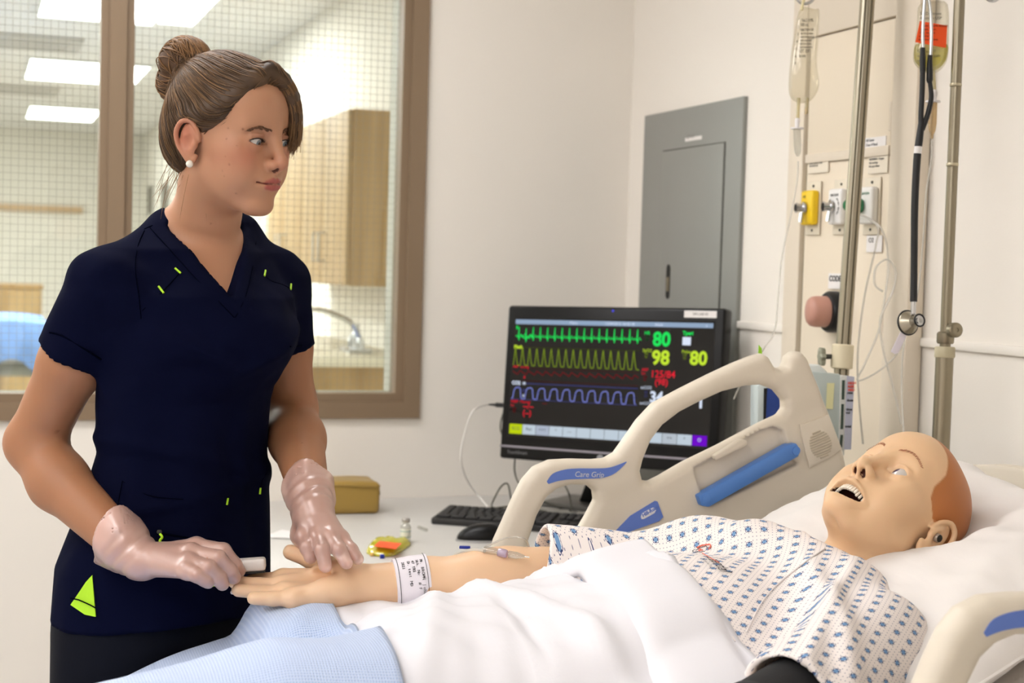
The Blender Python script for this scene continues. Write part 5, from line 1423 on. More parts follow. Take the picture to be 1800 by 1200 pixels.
P, Q = sdf(f_mk_body, (.32, 1.36, .80), (1.36, 2.24, 1.22), .0062, (((.33, .56, .0034), (1.06, 1.33, .0021)), ((1.64, 1.87, .0021), (2.0, 2.22, .0040)), ((.91, .99, .0036), (.96, 1.19, .0021))))
P, Q = keep_main(P, Q)
L = to_local(P, MKO, MKR, MKS)
skin, tan, cap_c = lin((227, 188, 148)), lin((226, 160, 106)), lin((186, 116, 62))
col = np.tile(skin, (len(P), 1))
def blend(col, c, w): w = np.clip(w, 0, 1)[:, None]; return col * (1 - w) + np.asarray(c) * w
hm = np.linalg.norm(L - [0, 0, .02], axis=1) < .17
# painted scalp: behind a hairline that arcs over the forehead and drops before the ear
gz = np.interp(L[:, 2], [-.06, -.02, .0, .012, .022, .035, .060, .085, .105, .130], [-.09, -.06, -.03, .020, .044, .052, .054, .066, .080, .095])
gz = gz - .35 * np.maximum(.02 - np.abs(L[:, 0]), 0) * (L[:, 2] > .07)
scalp = np.clip((gz - L[:, 1]) / .0025, 0, 1) * np.clip((L[:, 2] + .03) / .004, 0, 1) * hm
ear = (np.abs(L[:, 0]) > .0725) & (L[:, 2] < .035) & (L[:, 2] > -.04) & (L[:, 1] > -.032)
scalp = scalp * ~ear
mot = .5 + .5 * vnoise(L * [1, 1, 1], 60, 3)
col = blend(col, cap_c * (.88 + .22 * mot[:, None]), scalp)
# inside of mouth and nostrils dark
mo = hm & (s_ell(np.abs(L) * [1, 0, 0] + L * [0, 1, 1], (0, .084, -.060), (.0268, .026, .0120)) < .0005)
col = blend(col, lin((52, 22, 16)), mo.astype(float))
no = hm & (s_ell(np.abs(L) * [1, 0, 0] + L * [0, 1, 1], (.0064, .1005, -.0278), (.0036, .0066, .0062)) < .0004)
col = blend(col, lin((70, 30, 20)), no.astype(float))
arm_w = np.clip((.85 - P[:, 0]) / .05, 0, 1); col = blend(col, lin((232, 194, 158)), arm_w * .7)
manikin = thing('patient_manikin', 'bald vinyl patient manikin with open mouth lying in a printed gown', 'manikin', (.9, YC, .8))
mk('body', P, Q, M_MK, manikin, cols=col)
for sd in (1, -1): eyeball('eye', MKO, MKR, MKS, sd, (-.40, .90, .10), (70, 60, 92), manikin)
M_TOOTH = mat('tooth_ivory', (236, 226, 210), .25)
for k in range(-6, 7):
    x = k * .0039; a = abs(k)
    c = np.array([x * (1.0 if a < 4 else .97), .0915 - 22 * x * x, -.0515 - .0018 * (a > 3)])
    v, f = g_box((-.0019 - .0002 * (a < 2), -.002, -.0046), (.0019 + .0002 * (a < 2), .0024, .0042), .0012, 2)
    th = math.atan2(2 * 22 * x, 1); Rt = np.array([[math.cos(-th), -math.sin(-th), 0], [math.sin(-th), math.cos(-th), 0], [0, 0, 1]])
    mk('tooth', MKO + (v @ Rt.T + c) @ MKR.T, f, M_TOOTH, manikin, auto=60)
v, f = g_tube([MKO + MKR @ np.array([x, .0885 - 22 * x * x, -.0455]) for x in np.linspace(-.024, .024, 15)], .0042, 8)
mk('gum', v, f, mat('gum_pink', (150, 84, 76), .5), manikin)
v, f = g_dome(.016, .022, .010); mk('tongue', MKO + (v + [0, .052, -.0735]) @ MKR.T, f, mat('tongue_dark', (120, 56, 50), .5), manikin)
# brow strokes
M_BROWM = mat('brow_print', (176, 120, 92), .6)
for sd in (1, -1):
    for k in range(17):
        t_ = k / 16; x = .013 + .034 * t_; z = .033 + .010 * math.sin(math.pi * (t_ * .8 + .12)) ; dz = .0045 * (.5 - t_) + .003
        p0, p1 = MKO + MKR @ np.array([sd * x, .2, z]), MKO + MKR @ np.array([sd * (x + .003), .2, z + dz])
        seg = []
        for p in (p0, (p0 + p1) / 2, p1):
            dirv = -MKR[:, 1]; ts = np.linspace(0, .2, 120); vv = f_mk_body(p + np.outer(ts, dirv)); kk = np.flatnonzero(vv < 0)
            seg.append(p + dirv * ts[max(kk[0] - 1, 0)] if len(kk) else p + dirv * .12)
        tube('brow_stroke', seg, .00045, M_BROWM, manikin, 4)
# ear-canal speaker plug
pe = MKO + MKR @ np.array([.0735, -.006, .001])
lathe('ear_plug_rim', [(.0048, 0), (.0062, .001), (.0062, .006), (.0050, .0075)], pe, MKR[:, 0], mat('plug_grey', (176, 160, 146), .35, .3), manikin, 18)
lathe('ear_plug', [(.0050, 0), (.0050, .0015), (.0042, .002)], pe + MKR[:, 0] * .0068, MKR[:, 0], mat('slot_black', (22, 22, 20)), manikin, 16)

# ---- printed gown
def mat_gown(name):
    m = mat(name, (238, 229, 224), .85); g = N(m); b = g.n['Principled BSDF']
    uv = g.new('ShaderNodeUVMap'); sx = g.new('ShaderNodeSeparateXYZ'); g.link(uv.outputs[0], sx.inputs[0])
    u, v = sx.outputs[0], sx.outputs[1]
    S = .031
    def cell(x, off): return g.math('SUBTRACT', g.math('FRACT', g.math('ADD', g.math('DIVIDE', x, S), off)), .5)
    out = rgba((238, 229, 224))
    cur = None
    def ab(x): return g.math('ABSOLUTE', x)
    for off in (0.0, .5):
        a, c = cell(u, off), cell(v, off)
        ax_, cx_ = ab(a), ab(c)
        dm = g.math('ADD', ax_, cx_)                        # diamond metric
        mx_ = g.math('MAXIMUM', ax_, cx_); mn_ = g.math('MINIMUM', ax_, cx_)
        prof = g.math('MULTIPLY_ADD', g.math('POWER', g.math('DIVIDE', mx_, .190), 3.0), -.104, .104)   # petal half width
        whole = g.math('MAXIMUM', g.math('LESS_THAN', mn_, prof), g.math('LESS_THAN', dm, .166))
        tip = g.math('MULTIPLY', g.math('LESS_THAN', mn_, .037), g.math('MULTIPLY', g.math('GREATER_THAN', mx_, .103), g.math('LESS_THAN', mx_, .148)))
        inner = g.math('LESS_THAN', dm, .122)
        cur = (whole, inner, tip) if cur is None else tuple(g.math('MAXIMUM', p_, q_) for p_, q_ in zip(cur, (whole, inner, tip)))
    # fine dots
    S2 = S / 4
    def dotc(x, o_): return g.math('SUBTRACT', g.math('FRACT', g.math('ADD', g.math('DIVIDE', x, S2), o_)), .5)
    dots = None
    for o_ in (0.0, .5):
        a, c = dotc(u, o_), dotc(v, o_)
        r2 = g.math('ADD', g.math('MULTIPLY', a, a), g.math('MULTIPLY', c, c))
        e = g.math('LESS_THAN', r2, .0085)
        dots = e if dots is None else g.math('MAXIMUM', dots, e)
    c1 = g.mix(dots, rgba((238, 229, 224)), rgba((134, 132, 150)))
    c2 = g.mix(cur[0], c1, rgba((56, 68, 110)))
    c2 = g.mix(cur[2], c2, rgba((236, 230, 228)))
    c3 = g.mix(cur[1], c2, rgba((112, 150, 192)))
    g.link(c3, b.inputs['Base Color'])
    return m
M_GOWN = mat_gown('gown_print')
g_far_e = W(948, 985, 2.175); g_near_e = np.array([.866, 1.462, .918])
def f_gown(P):
    d = smin(s_ell(P, (.875, YC, .922), (.235, .198, .108)), s_ell(P, (.62, YC, .885), (.25, .185, .095)), .06)
    d = smin(d, s_chain(P, [(1.005, 1.960, .974), (1.040, 1.87, .992), (1.072, 1.77, .990), (1.055, 1.66, .975), (1.02, 1.555, .948)], [.062, .060, .056, .060, .064], .02), .06)
    d = smin(d, s_chain(P, [(1.0, 1.960, .970), (.90, 1.990, .962), g_far_e], [.062, .058, .054]), .05)
    d = smin(d, s_chain(P, [(1.02, 1.555, .945), (.95, 1.50, .935), g_near_e], [.066, .067, .066]), .05)
    # soft folds in the cloth
    w = .0045 * np.sin(34 * (P[:, 0] * .5 + P[:, 1] * .9) + 3 * np.sin(9 * P[:, 0])) * sm(1.78, 1.5, P[:, 1])
    w += .004 * vnoise(P * [1, 1.4, 1], 22, 4)
    w += .012 * ridge(P[:, 0] - .985 - .35 * (P[:, 1] - 1.60), .018) * sm(1.74, 1.62, P[:, 1])
    w += .010 * ridge(P[:, 0] - .93 - .9 * (P[:, 1] - 1.50), .016) * sm(1.70, 1.58, P[:, 1])
    d = d - w
    nt = MKO + MKR @ np.array([0, -.022, -.02]); nb_ = np.array([1.125, 1.765, 1.035])
    d = smin(d, smax(f_mk_torso(P) - .007, P[:, 0] - 1.05, .01), .02)
    d = smax(d, -s_cap(P, nt, nb_, .064, .056), .006)
    # sleeve mouths
    for e, s0, rr in ((g_far_e, np.array([.90, 1.995, .955]), .0470), (g_near_e, np.array([.95, 1.50, .935]), .056)):
        ax_ = (e - s0) / np.linalg.norm(e - s0)
        d = smax(d, np.minimum((P - e) @ ax_, .11 - nrm(P - e - ax_ * .06) if False else (P - e) @ ax_ + 1.0 * (s_cap(P, e - ax_ * .05, e + ax_ * .14, .082) > 0) * -1.0), .004)
        d = smax(d, -s_cap(P, e - ax_ * .05, e + ax_ * .1, rr), .003)
    return smax(d, .745 - P[:, 0], .01)
P, Q = sdf(f_gown, (.73, 1.30, .82), (1.16, 2.09, 1.09), .0046)
P, Q = keep_main(P, Q)
uvs = np.stack([P[:, 0] * 1.03, P[:, 1] + (P[:, 2] - 1.03) * np.clip((YC - P[:, 1]) / .12, -1, 1)], 1)
ca, sa = math.cos(.12), math.sin(.12); uvs = uvs @ np.array([[ca, -sa], [sa, ca]])
gown = mk('gown', P, Q, M_GOWN, manikin, uvs=uvs)
tag(gown, 'white gown printed with small blue motifs')
# seam line running up the front of the gown and the maker print
def top_hit(x, y, f, z0=1.12, z1=.85):
    zs = np.linspace(z0, z1, 200); vv = f(np.stack([np.full(200, x), np.full(200, y), zs], 1)); k = np.flatnonzero(vv < 0)
    return np.array([x, y, zs[k[0]] if len(k) else z1])
seam = [hit(px, py, f_gown) for px, py in [(1482, 946), (1470, 952), (1450, 965), (1420, 985), (1390, 1008), (1362, 1032), (1340, 1058), (1325, 1085), (1312, 1112)]]
seam = [s for s in seam if s is not None]
if len(seam) > 3: tube('gown_seam', [s + UP * .0006 for s in seam], .0011, mat('gown_seam', (222, 214, 210), .85), gown, 6, smooth_n=3)
# curved maker mark: letters laid flat on the cloth
def lay_text(s, size, o, right, up, m, bold=0.0):
    t_ = text('gown_print', s, size, o, right, up, m, gown, bold=bold, shear=.2)
    if t_ is None: return
    me = t_.data; base = wloc(t_)
    vv = np.array([q.co[:] for q in me.vertices]); zs = np.linspace(1.07, .99, 90)
    grid = np.stack([np.repeat(vv[:, 0] + base[0], 90), np.repeat(vv[:, 1] + base[1], 90), np.tile(zs, len(vv))], 1)
    k = (f_gown(grid).reshape(-1, 90) < 0).argmax(1); vv[:, 2] = zs[k] + .0026 - base[2]
    me.vertices.foreach_set('co', vv.astype(np.float32).ravel()); me.update()
    return t_
lg = hit(1219, 966, f_gown)
if lg is not None:
    e1 = hit(1277, 990, f_gown) - lg; e1[2] = 0; e1 /= np.linalg.norm(e1); e2 = np.array([-e1[1], e1[0], 0])
    lay_text('Laerdal', .023, hit(1240, 981, f_gown), e1, e2, mat('print_black', (60, 58, 60), .8), .0)
    lay_text('helping save lives', .0060, hit(1238, 984, f_gown) - e2 * .004, e1, e2, M_INK)
    ln = [hit(x, y, f_gown) + UP * .002 for x, y in ((1234, 974), (1246, 981), (1258, 988), (1264, 991))]
    tube('gown_print_line', ln, .0006, mat('print_coral', (232, 120, 100), .8), gown, 4)
    cen = hit(1233, 967, f_gown)
    for r0, a0, a1, wd, mm in ((.0125, .6, 3.4, .0022, mat('print_coral', (232, 120, 100))), (.0125, 3.6, 6.4, .0009, mat('print_black', (60, 58, 60))), (.0075, 1.0, 4.5, .0010, mat('print_black', (60, 58, 60))), (.004, 3, 6.5, .0016, mat('print_coral', (232, 120, 100)))):
        pts = []
        for a in np.linspace(a0, a1, 14):
            p = cen + e1 * r0 * math.cos(a) + e2 * r0 * math.sin(a); pts.append(top_hit(p[0], p[1], f_gown) + UP * .0022)
        tube('gown_print_ring', pts, wd / 2, mm, gown, 4)
# ---- black blood pressure cuff showing under the near sleeve
e, s0 = g_near_e, np.array([.95, 1.50, .935]); axc = (e - s0) / np.linalg.norm(e - s0)
t = thing('pressure_cuff', 'black fabric blood pressure cuff showing below the near gown sleeve', 'cuff', e)
lathe('sleeve', [(.040, -.03), (.0500, -.025), (.0500, .03), (.0495, .075), (.043, .08)], e, axc, mat('cuff_black', (20, 20, 22), .75, bump=.2, bscale=300), t, 32)
lathe('hem_band', [(.0495, .056), (.0512, .058), (.0512, .064), (.0495, .066)], e, axc, mat('cuff_edge', (34, 34, 36), .6), t, 32)
# ---- paper wristband
ba, bb = W(693, 1027, 2.135), W(752, 1020, 2.145); axw = (bb - ba) / np.linalg.norm(bb - ba); wl = np.linalg.norm(bb - ba)
ra_ = .0345
t = thing('wristband', 'white paper identity wristband round the manikin wrist', 'wristband', ba - UP * .03)
prf = [(ra_, 0), (ra_ + .0012, .0005), (ra_ + .0012 + .0022, wl * .5), (ra_ + .0036, wl - .0005), (ra_ + .0026, wl)]
bandp = lathe('band', prf, ba, axw, mat('wristband_paper', (234, 228, 234), .6), t, 40)
uw, ww_, _ = basis(axw)
def around(a, h, ex=0.0):
    cam_dir = -CFWD - axw * (-CFWD @ axw); cam_dir /= np.linalg.norm(cam_dir); side = np.cross(axw, cam_dir)
    return ba + axw * h + (ra_ + .0018 + .003 * h / wl + ex) * (math.cos(a) * cam_dir + math.sin(a) * side)
for h in (.0045, wl - .0045):
    tube('printed_line', [around(a, h, .0004) for a in np.linspace(-1.7, 1.7, 24)], .0004, mat('print_black', (60, 58, 60)), bandp, 4)
up_sign = 1 if np.cross(axw, -CFWD)[2] > 0 else -1
for k, (s, h) in enumerate((('Mr. BROWN, John', .036), ('Hth. No:  # F', .030), ('47 YRS', .024), ('Dr. test MD', .018), ('2021', .010))):
    a0 = up_sign * 1.05
    cam_d = math.cos(a0 * .9)
    o_ = around(a0, h, .0008); n_ = around(a0 - up_sign * .25, h, .0008) - o_
    for q, ch in enumerate(s):
        a = a0 - up_sign * q * .0032 / ra_ * 1.0
        o_ = around(a, h, .0007); rt = around(a - up_sign * .05, h, .0007) - o_
        if ch != ' ': text('print', ch, .0058, o_, rt, axw, mat('print_black', (60, 58, 60)), bandp)
# ---- IV catheter on the forearm
t = thing('iv_catheter', 'clear IV catheter hub with lilac collar taped to the manikin forearm', 'catheter', W(880, 975, 2.13))
def af(px, py, lift=.004):
    h = hit(px, py, f_mk_body); return (h if h is not None else W(px, py, 2.14)) + UP * lift
c1, c2, c3, c4 = W(851, 966, 2.135), W(876, 970, 2.13), W(894, 974, 2.125), W(922, 978, 2.12)
lathe('connector', [(.0052, 0), (.0052, .012), (.0042, .022)], c1, c2 - c1, M_CLEARP, t, 14)
lathe('collar', [(.0055, 0), (.0062, .002), (.0062, .010), (.0052, .013)], c2, c3 - c2, mat_clear('lilac_plastic', (222, 206, 230), .1, .15, .45, (206, 190, 216)), t, 12)
lathe('hub', [(.0052, 0), (.0048, .012), (.002, .023)], c3, c4 - c3, M_CLEARP, t, 14)
tube('needle', [c4, c4 + (c4 - c3) * .3], .0008, M_CHROME, t, 6)
o = tube('iv_extension_line', [W(851, 962, 2.14), W(866, 955, 2.15), W(885, 947, 2.16), W(905, 944, 2.17), W(918, 946, 2.17), W(926, 951, 2.18), W(930, 962, 2.20)], .0014, M_TUBE, None, 6, smooth_n=6); tag(o, 'thin clear extension line arching from the catheter to the gown sleeve', 'tubing')
o = tube('iv_extension_line', [W(852, 968, 2.135), W(835, 966, 2.15), W(815, 969, 2.17), W(800, 975, 2.19)], .0026, M_TUBE, None, 8, smooth_n=6); tag(o, 'short clear tube left of the catheter behind the manikin forearm', 'tubing')
t = thing('line_clamp', 'tiny blue and white line clamp on the sheet behind the forearm', 'clamp', W(817, 966, 2.18))
box('jaw', (-.008, -.003, 0), (.008, .003, .004), mat('cap_blue', (30, 50, 150)), t, .001, 2, W(817, 964, 2.18), MRo)
box('slide', (-.006, -.004, -.004), (.01, .004, 0), M_WPL, t, .001, 2, W(815, 969, 2.18), MRo)
# ---- finger pulse sensor on the index finger
pc = W(440, 1003, 2.13); pd = MF['index'][2] - MF['index'][0]; pd = pd / np.linalg.norm(pd); ps = np.cross(UP, pd); ps /= np.linalg.norm(ps); pu_ = np.cross(pd, ps)
PRo = np.stack([pd, ps, pu_], 1)
t = thing('pulse_oximeter', 'white finger pulse oximeter held on the manikin index finger', 'pulse oximeter', pc)
box('upper_shell', (-.022, -.012, .0005), (.030, .012, .0175), mat('oximeter_white', (224, 216, 208), .4), t, .004, 3, pc, PRo)
box('gap_shade', (-.021, -.0115, -.0022), (.029, .0115, .0006), mat('slot_black', (22, 22, 20)), t, .0008, 2, pc, PRo)  # black slab stands in for the shaded gap under the upper shell
box('lower_shell', (-.021, -.0115, -.030), (.029, .0115, -.024), mat('oximeter_white', (224, 216, 208)), t, .003, 2, pc, PRo)
# ================================================================= the woman in navy scrubs
NR = np.array([[.749, .661, .037], [.660, -.741, -.122], [.053, -.116, .992]])
_u, _s, _vt = np.linalg.svd(NR); NR = _u @ _vt
NO, NS = np.array([.342, 2.206, 1.566]), .965
N_OPT = dict(jr=.0135, lid=(.37, .27, 1.10, .08))
TX = np.array([.888, .459, 0]); TX /= np.linalg.norm(TX); TF = np.array([TX[1], -TX[0], 0])     # torso left / forward
def lvl(px, py, d): return W(px, py, d)
shR, elR, wrR = W(190, 502, 2.15), W(52, 795, 2.24), W(245, 985, 2.095)
shL, elL, wrL = W(482, 498, 2.37), W(512, 730, 2.41), W(551, 893, 2.16)
LEV = np.array([[*lvl(352, 395, 2.29), .040, .036], [*lvl(350, 415, 2.28), .075, .055], [*lvl(347, 440, 2.265), .120, .076], [*lvl(350, 520, 2.25), .150, .110], [*lvl(347, 600, 2.26), .148, .118], [*lvl(325, 700, 2.27), .134, .105], [*lvl(324, 790, 2.28), .132, .100],
                [*lvl(312, 880, 2.29), .148, .108], [*lvl(292, 985, 2.30), .170, .122], [*lvl(288, 1085, 2.31), .174, .128]])
LEV = LEV[LEV[:, 2].argsort()]
def f_stack(P, L, grow=0.0):
    z = np.clip(P[:, 2], L[0, 2] - 1, L[-1, 2] + 1)
    cx, cy, a, b = (np.interp(z, L[:, 2], L[:, k]) for k in (0, 1, 3, 4))
    dx, dy = P[:, 0] - cx, P[:, 1] - cy
    l, fw = dx * TX[0] + dy * TX[1], dx * TF[0] + dy * TF[1]
    a, b = a + grow, b + grow
    k0 = np.sqrt((np.abs(l) / a) ** 2.2 + (np.abs(fw) / b) ** 2.2) ** (2 / 2.2) if False else np.sqrt((l / a) ** 2 + (fw / b) ** 2)
    k1 = np.sqrt((l / a ** 2) ** 2 + (fw / b ** 2) ** 2) + 1e-6
    d = k0 * (k0 - 1) / k1
    return np.maximum(np.maximum(d, P[:, 2] - L[-1, 2]), L[0, 2] - P[:, 2])
neck_b, neck_t = W(352, 440, 2.275), NO + NR @ np.array([0, -.018, -.05])
tR, tL = W(291, 408, 2.24), W(423, 420, 2.33)
# gloved hands -------------------------------------------------------------
RF = [([W(345, 960, 2.10), W(392, 968, 2.085), W(412, 992, 2.095), W(420, 1003, 2.105)], [.0105, .0098, .0088, .0080]),          # index
      ([W(335, 971, 2.075), W(383, 981, 2.062), W(404, 1003, 2.072), W(411, 1014, 2.08)], [.0110, .0102, .0092, .0084]),        # middle
      ([W(333, 988, 2.058), W(366, 998, 2.045), W(384, 1016, 2.055), W(391, 1026, 2.06)], [.0108, .0100, .0090, .0080]),        # ring
      ([W(330, 1003, 2.045), W(346, 1010, 2.036), W(360, 1018, 2.042), W(366, 1023, 2.046)], [.0098, .0090, .0082, .0074])]     # little
RTH = ([W(290, 985, 2.12), W(345, 1000, 2.13), W(390, 1012, 2.13), W(418, 1020, 2.125)], [.016, .0125, .0105, .009])
LF = [([W(535, 944, 2.125), W(541, 962, 2.10), W(546, 979, 2.095)], [.0108, .0096, .0080]),
      ([W(560, 944, 2.110), W(566, 966, 2.080), W(572, 995, 2.072)], [.0105, .0092, .0077]),
      ([W(581, 944, 2.108), W(596, 966, 2.083), W(609, 989, 2.078)], [.0103, .0090, .0076]),
      ([W(599, 946, 2.115), W(617, 966, 2.098), W(629, 982, 2.092)], [.0094, .0083, .0070])]
LTH = ([W(535, 915, 2.16), W(528, 940, 2.17), W(540, 965, 2.17)], [.015, .012, .0095])
def f_hand(P, wr, fingers, thumb, el):
    d = hand_chain(P, fingers, .0012)
    pm = None
    for (pts, rs), r in zip(fingers, (.0125, .0130, .0125, .0115)):
        e = s_cap(P, wr + (pts[0] - wr) * .15, pts[0], .0180, r - .0018); pm = e if pm is None else smin(pm, e, .009)
        k = pts[0]; pm = smin(pm, s_sph(P, k, rs[0] + .0006), .006)
    d = smin(d, pm, .005)
    d = smin(d, s_chain(P, thumb[0], thumb[1], .006), .010)
    return d
def f_arm(P, sh, el, wr):
    m1 = el + (wr - el) * .28
    return s_chain(P, [sh, sh + (el - sh) * .45, el - (el - sh) * .06, m1, wr + (el - wr) * .12, wr], [.046, .045, .040, .0415, .028, .0255], .02)
def f_nurse(P):
    def hf(P_): A = to_local(P_, NO, NR, NS); A[:, 0] = np.abs(A[:, 0]); return head_f(A, N_OPT) * NS
    d = culled(P, NO + NR @ np.array([0, 0, .01]), .19, hf)
    d = smin(d, s_chain(P, [neck_t, (neck_t + neck_b) / 2, neck_b], [.050, .0485, .056], .01), .022)
    tor = f_stack(P, LEV, -.016)
    tor = smin(tor, s_chain(P, [shR, tR - UP * .004, neck_b - UP * .035, tL - UP * .004, shL], [.038, .027, .060, .024, .036], .02), .04)
    # collar bones and shallow notch
    d = smin(d, tor, .035)
    arms = np.minimum(f_arm(P, shR, elR, wrR), f_arm(P, shL, elL, wrL))
    d = smin(d, arms, .02)
    d = smin(d, np.minimum(culled(P, W(330, 990, 2.08), .16, lambda q: f_hand(q, wrR, RF, RTH, elR)), culled(P, W(570, 945, 2.11), .15, lambda q: f_hand(q, wrL, LF, LTH, elL))), .014)
    return d
nx, ny, nz = ((.255, .475, .0018), (.20, .53, .0042)), ((2.06, 2.30, .0019),), ((1.455, 1.605, .0017), (.93, 1.06, .0034))
P, Q = sdf(f_nurse, (-.02, 2.02, .84), (.60, 2.50, 1.72), .0075, (nx, ny, nz))
P, Q = keep_main(P, Q)
L = to_local(P, NO, NR, NS)
ax_l = np.abs(L[:, 0]); hd = np.linalg.norm(L - [0, 0, .02], axis=1) < .16
def gs(c, r): return np.exp(-(((np.stack([ax_l, L[:, 1], L[:, 2]], 1) - np.asarray(c)) / np.asarray(r)) ** 2).sum(1)) * hd
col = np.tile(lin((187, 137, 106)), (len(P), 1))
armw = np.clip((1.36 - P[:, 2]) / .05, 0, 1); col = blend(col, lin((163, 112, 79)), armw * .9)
col = blend(col, lin((190, 108, 88)), .60 * gs((.046, .060, -.012), (.020, .04, .020)))
col = blend(col, lin((188, 112, 90)), .45 * gs((0, .106, -.018), (.016, .015, .012)))
col = blend(col, lin((184, 98, 80)), .55 * gs((.080, -.012, .008), (.012, .022, .030)))
col = blend(col, lin((160, 108, 90)), .5 * gs((.031, .088, .020), (.018, .02, .007)))
col = blend(col, lin((186, 138, 108)), .4 * gs((0, .09, .06), (.05, .03, .03)))
# lips
lipU = s_chain(np.stack([ax_l, L[:, 1], L[:, 2]], 1), [(.0245, .0812, -.0479), (.0150, .0912, -.0463), (.0045, .0957, -.0441), (0, .0953, -.0452)], [.0020, .0039, .0042, .0039])
lipL = s_chain(np.stack([ax_l, L[:, 1], L[:, 2]], 1), [(.0237, .0812, -.0495), (.0140, .0912, -.0535), (0, .0948, -.0546)], [.0018, .0045, .0050])
lip = np.minimum(lipU, lipL); col = blend(col, lin((170, 84, 78)), np.clip((.0011 - lip) / .0012, 0, 1) * .9 * hd)
crease = s_chain(np.stack([ax_l, L[:, 1], L[:, 2]], 1), [(.0270, .0826, -.0476), (.0150, .0940, -.0494), (.005, .0990, -.0489), (0, .0995, -.0496)], [.0008] * 4)
col = blend(col, lin((96, 34, 30)), np.clip((.0014 - crease) / .0012, 0, 1) * .8 * hd)
# lid margins
qe = np.stack([ax_l, L[:, 1], L[:, 2]], 1) - [.031, .0720, .010]
lo_ = lens_open(qe, *N_OPT['lid'])
near = hd & (np.linalg.norm(qe, axis=1) < .020) & (qe[:, 1] > 0)
col = blend(col, lin((72, 44, 34)), np.clip((.0012 - np.abs(lo_)) / .001, 0, 1) * near * np.clip((qe[:, 2] + .002) / .003, .35, 1))
no_ = hd & (s_ell(np.stack([ax_l, L[:, 1], L[:, 2]], 1), (.0064, .1005, -.0280), (.0034, .0060, .0056)) < .0006)
col = blend(col, lin((84, 40, 30)), no_ * .85)  # nostril shade painted into the skin colour
# freckles and moles
fr = np.random.default_rng(3)
for px, py, r, s in [(427, 227, .0016, .8), (401, 225, .0012, .6), (398, 244, .0012, .6), (403, 289, .0014, .5), (391, 300, .0010, .5), (394, 309, .0010, .4), (415, 340, .0014, .6), (416, 256, .0009, .4), (396, 275, .0009, .4), (371, 393, .0014, .5), (347, 418, .0012, .4), (79, 752, .0016, .6), (101, 758, .0020, .9), (121, 691, .0013, .5), (531, 778, .0014, .5), (539, 820, .0014, .5), (529, 834, .0012, .5), (547, 858, .0014, .5)]:
    h = hit(px, py, f_nurse, 1.9, 2.6)
    if h is not None: col = blend(col, lin((100, 50, 32)), s * np.exp(-((P - h) ** 2).sum(1) / r ** 2))
nurse = thing('person', 'woman in navy scrubs and clear gloves standing at the bed', 'person', (.3, 2.36, 0))
M_SKIN = mat('skin', (222, 172, 138), .48, attr=True, sss=.18, bump=.05, bscale=900, spec=.4)
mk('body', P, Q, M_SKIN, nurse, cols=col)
GZ = (.10, .97, -.16)
for sd in (1, -1): eyeball('eye', NO, NR, NS, sd, GZ, (104, 116, 124), nurse)
ep = NO + NR @ np.array([-.0752, -.001, -.0315]) * NS
lathe('pearl_earring', [(.0008, -.0052), (.0034, -.0042), (.0050, -.0018), (.0054, 0), (.0050, .0018), (.0034, .0042), (.0008, .0052)], ep - NR[:, 0] * .003 + NR[:, 1] * .001, -NR[:, 0], mat('pearl', (236, 228, 214), .12, coat=.6), nurse, 20)
def on_face(l, f=f_nurse):
    """drop a head-frame point (x, z) onto the face from the front"""
    p0 = NO + NR @ (np.array([l[0], .16, l[1]]) * NS); dv = -NR[:, 1] + NR[:, 0] * (-.5 * l[0] / .05 * 0)
    ts = np.linspace(0, .12, 160); vv = f(p0 + np.outer(ts, dv)); k = np.flatnonzero(vv < 0)
    return p0 + dv * ts[max(k[0] - 1, 0)] if len(k) else p0 + dv * .08
# brows and lashes
M_BROW = mat('brow_hair', (104, 70, 48), .6)
bv, bfc = [], []
for sd in (1, -1):
    for k in range(80):
        t_ = fr.uniform(0, 1); x = .013 + .032 * t_; z = .0262 + .0045 * math.sin(math.pi * min(1, t_ * .75 + .08)) - .003 * max(0, t_ - .7) / .3 + fr.normal(0, .0017 * (1 - .65 * t_))
        dx, dz = .0045 + .002 * t_, .0022 * (1 - 1.4 * t_)
        a, b = on_face((sd * x, z)), on_face((sd * (x + dx), z + dz))
        bv.append(g_tube([a + NR[:, 1] * .0003, (a + b) / 2 + NR[:, 1] * .0011, b + NR[:, 1] * .0004], [.00050, .00045, .00015], 4))
mk('eyebrows', *merge(bv), M_BROW, nurse, kind='stuff')
lv = []
for sd in (1, -1):
    c = np.array([.031, .0720, .010])
    for k in range(22):
        az = -.85 + 1.75 * k / 21; s_ = max(0, 1 - (az / 1.10) ** 2); el = .37 * s_ + .08 * az + .02
        r0 = .0154; p = c + r0 * np.array([math.sin(az) * math.cos(el), math.cos(az) * math.cos(el), math.sin(el)])
        q = p + .0058 * np.array([math.sin(az) * 1.0, .75, .22]); p[0] *= sd; q[0] *= sd; md = (p + q) / 2 - np.array([0, 0, .0008])
        lv.append(g_tube([NO + NR @ (x * NS) for x in (p, md, q)], [.00028, .00022, .00008], 3))
for sd in (1, -1):
    pts = []
    for az in np.linspace(-1.05, 1.1, 20):
        s_ = max(0, 1 - (az / 1.10) ** 2); el = .37 * s_ + .08 * az + .02; p = np.array([.031, .0720, .010]) + .0155 * np.array([math.sin(az) * math.cos(el), math.cos(az) * math.cos(el), math.sin(el)]); p[0] *= sd
        pts.append(NO + NR @ (p * NS))
    lv.append(g_tube(pts, .00055, 5))
mk('eyelashes', *merge(lv), mat('lash_dark', (40, 28, 24), .6), nurse, kind='stuff')

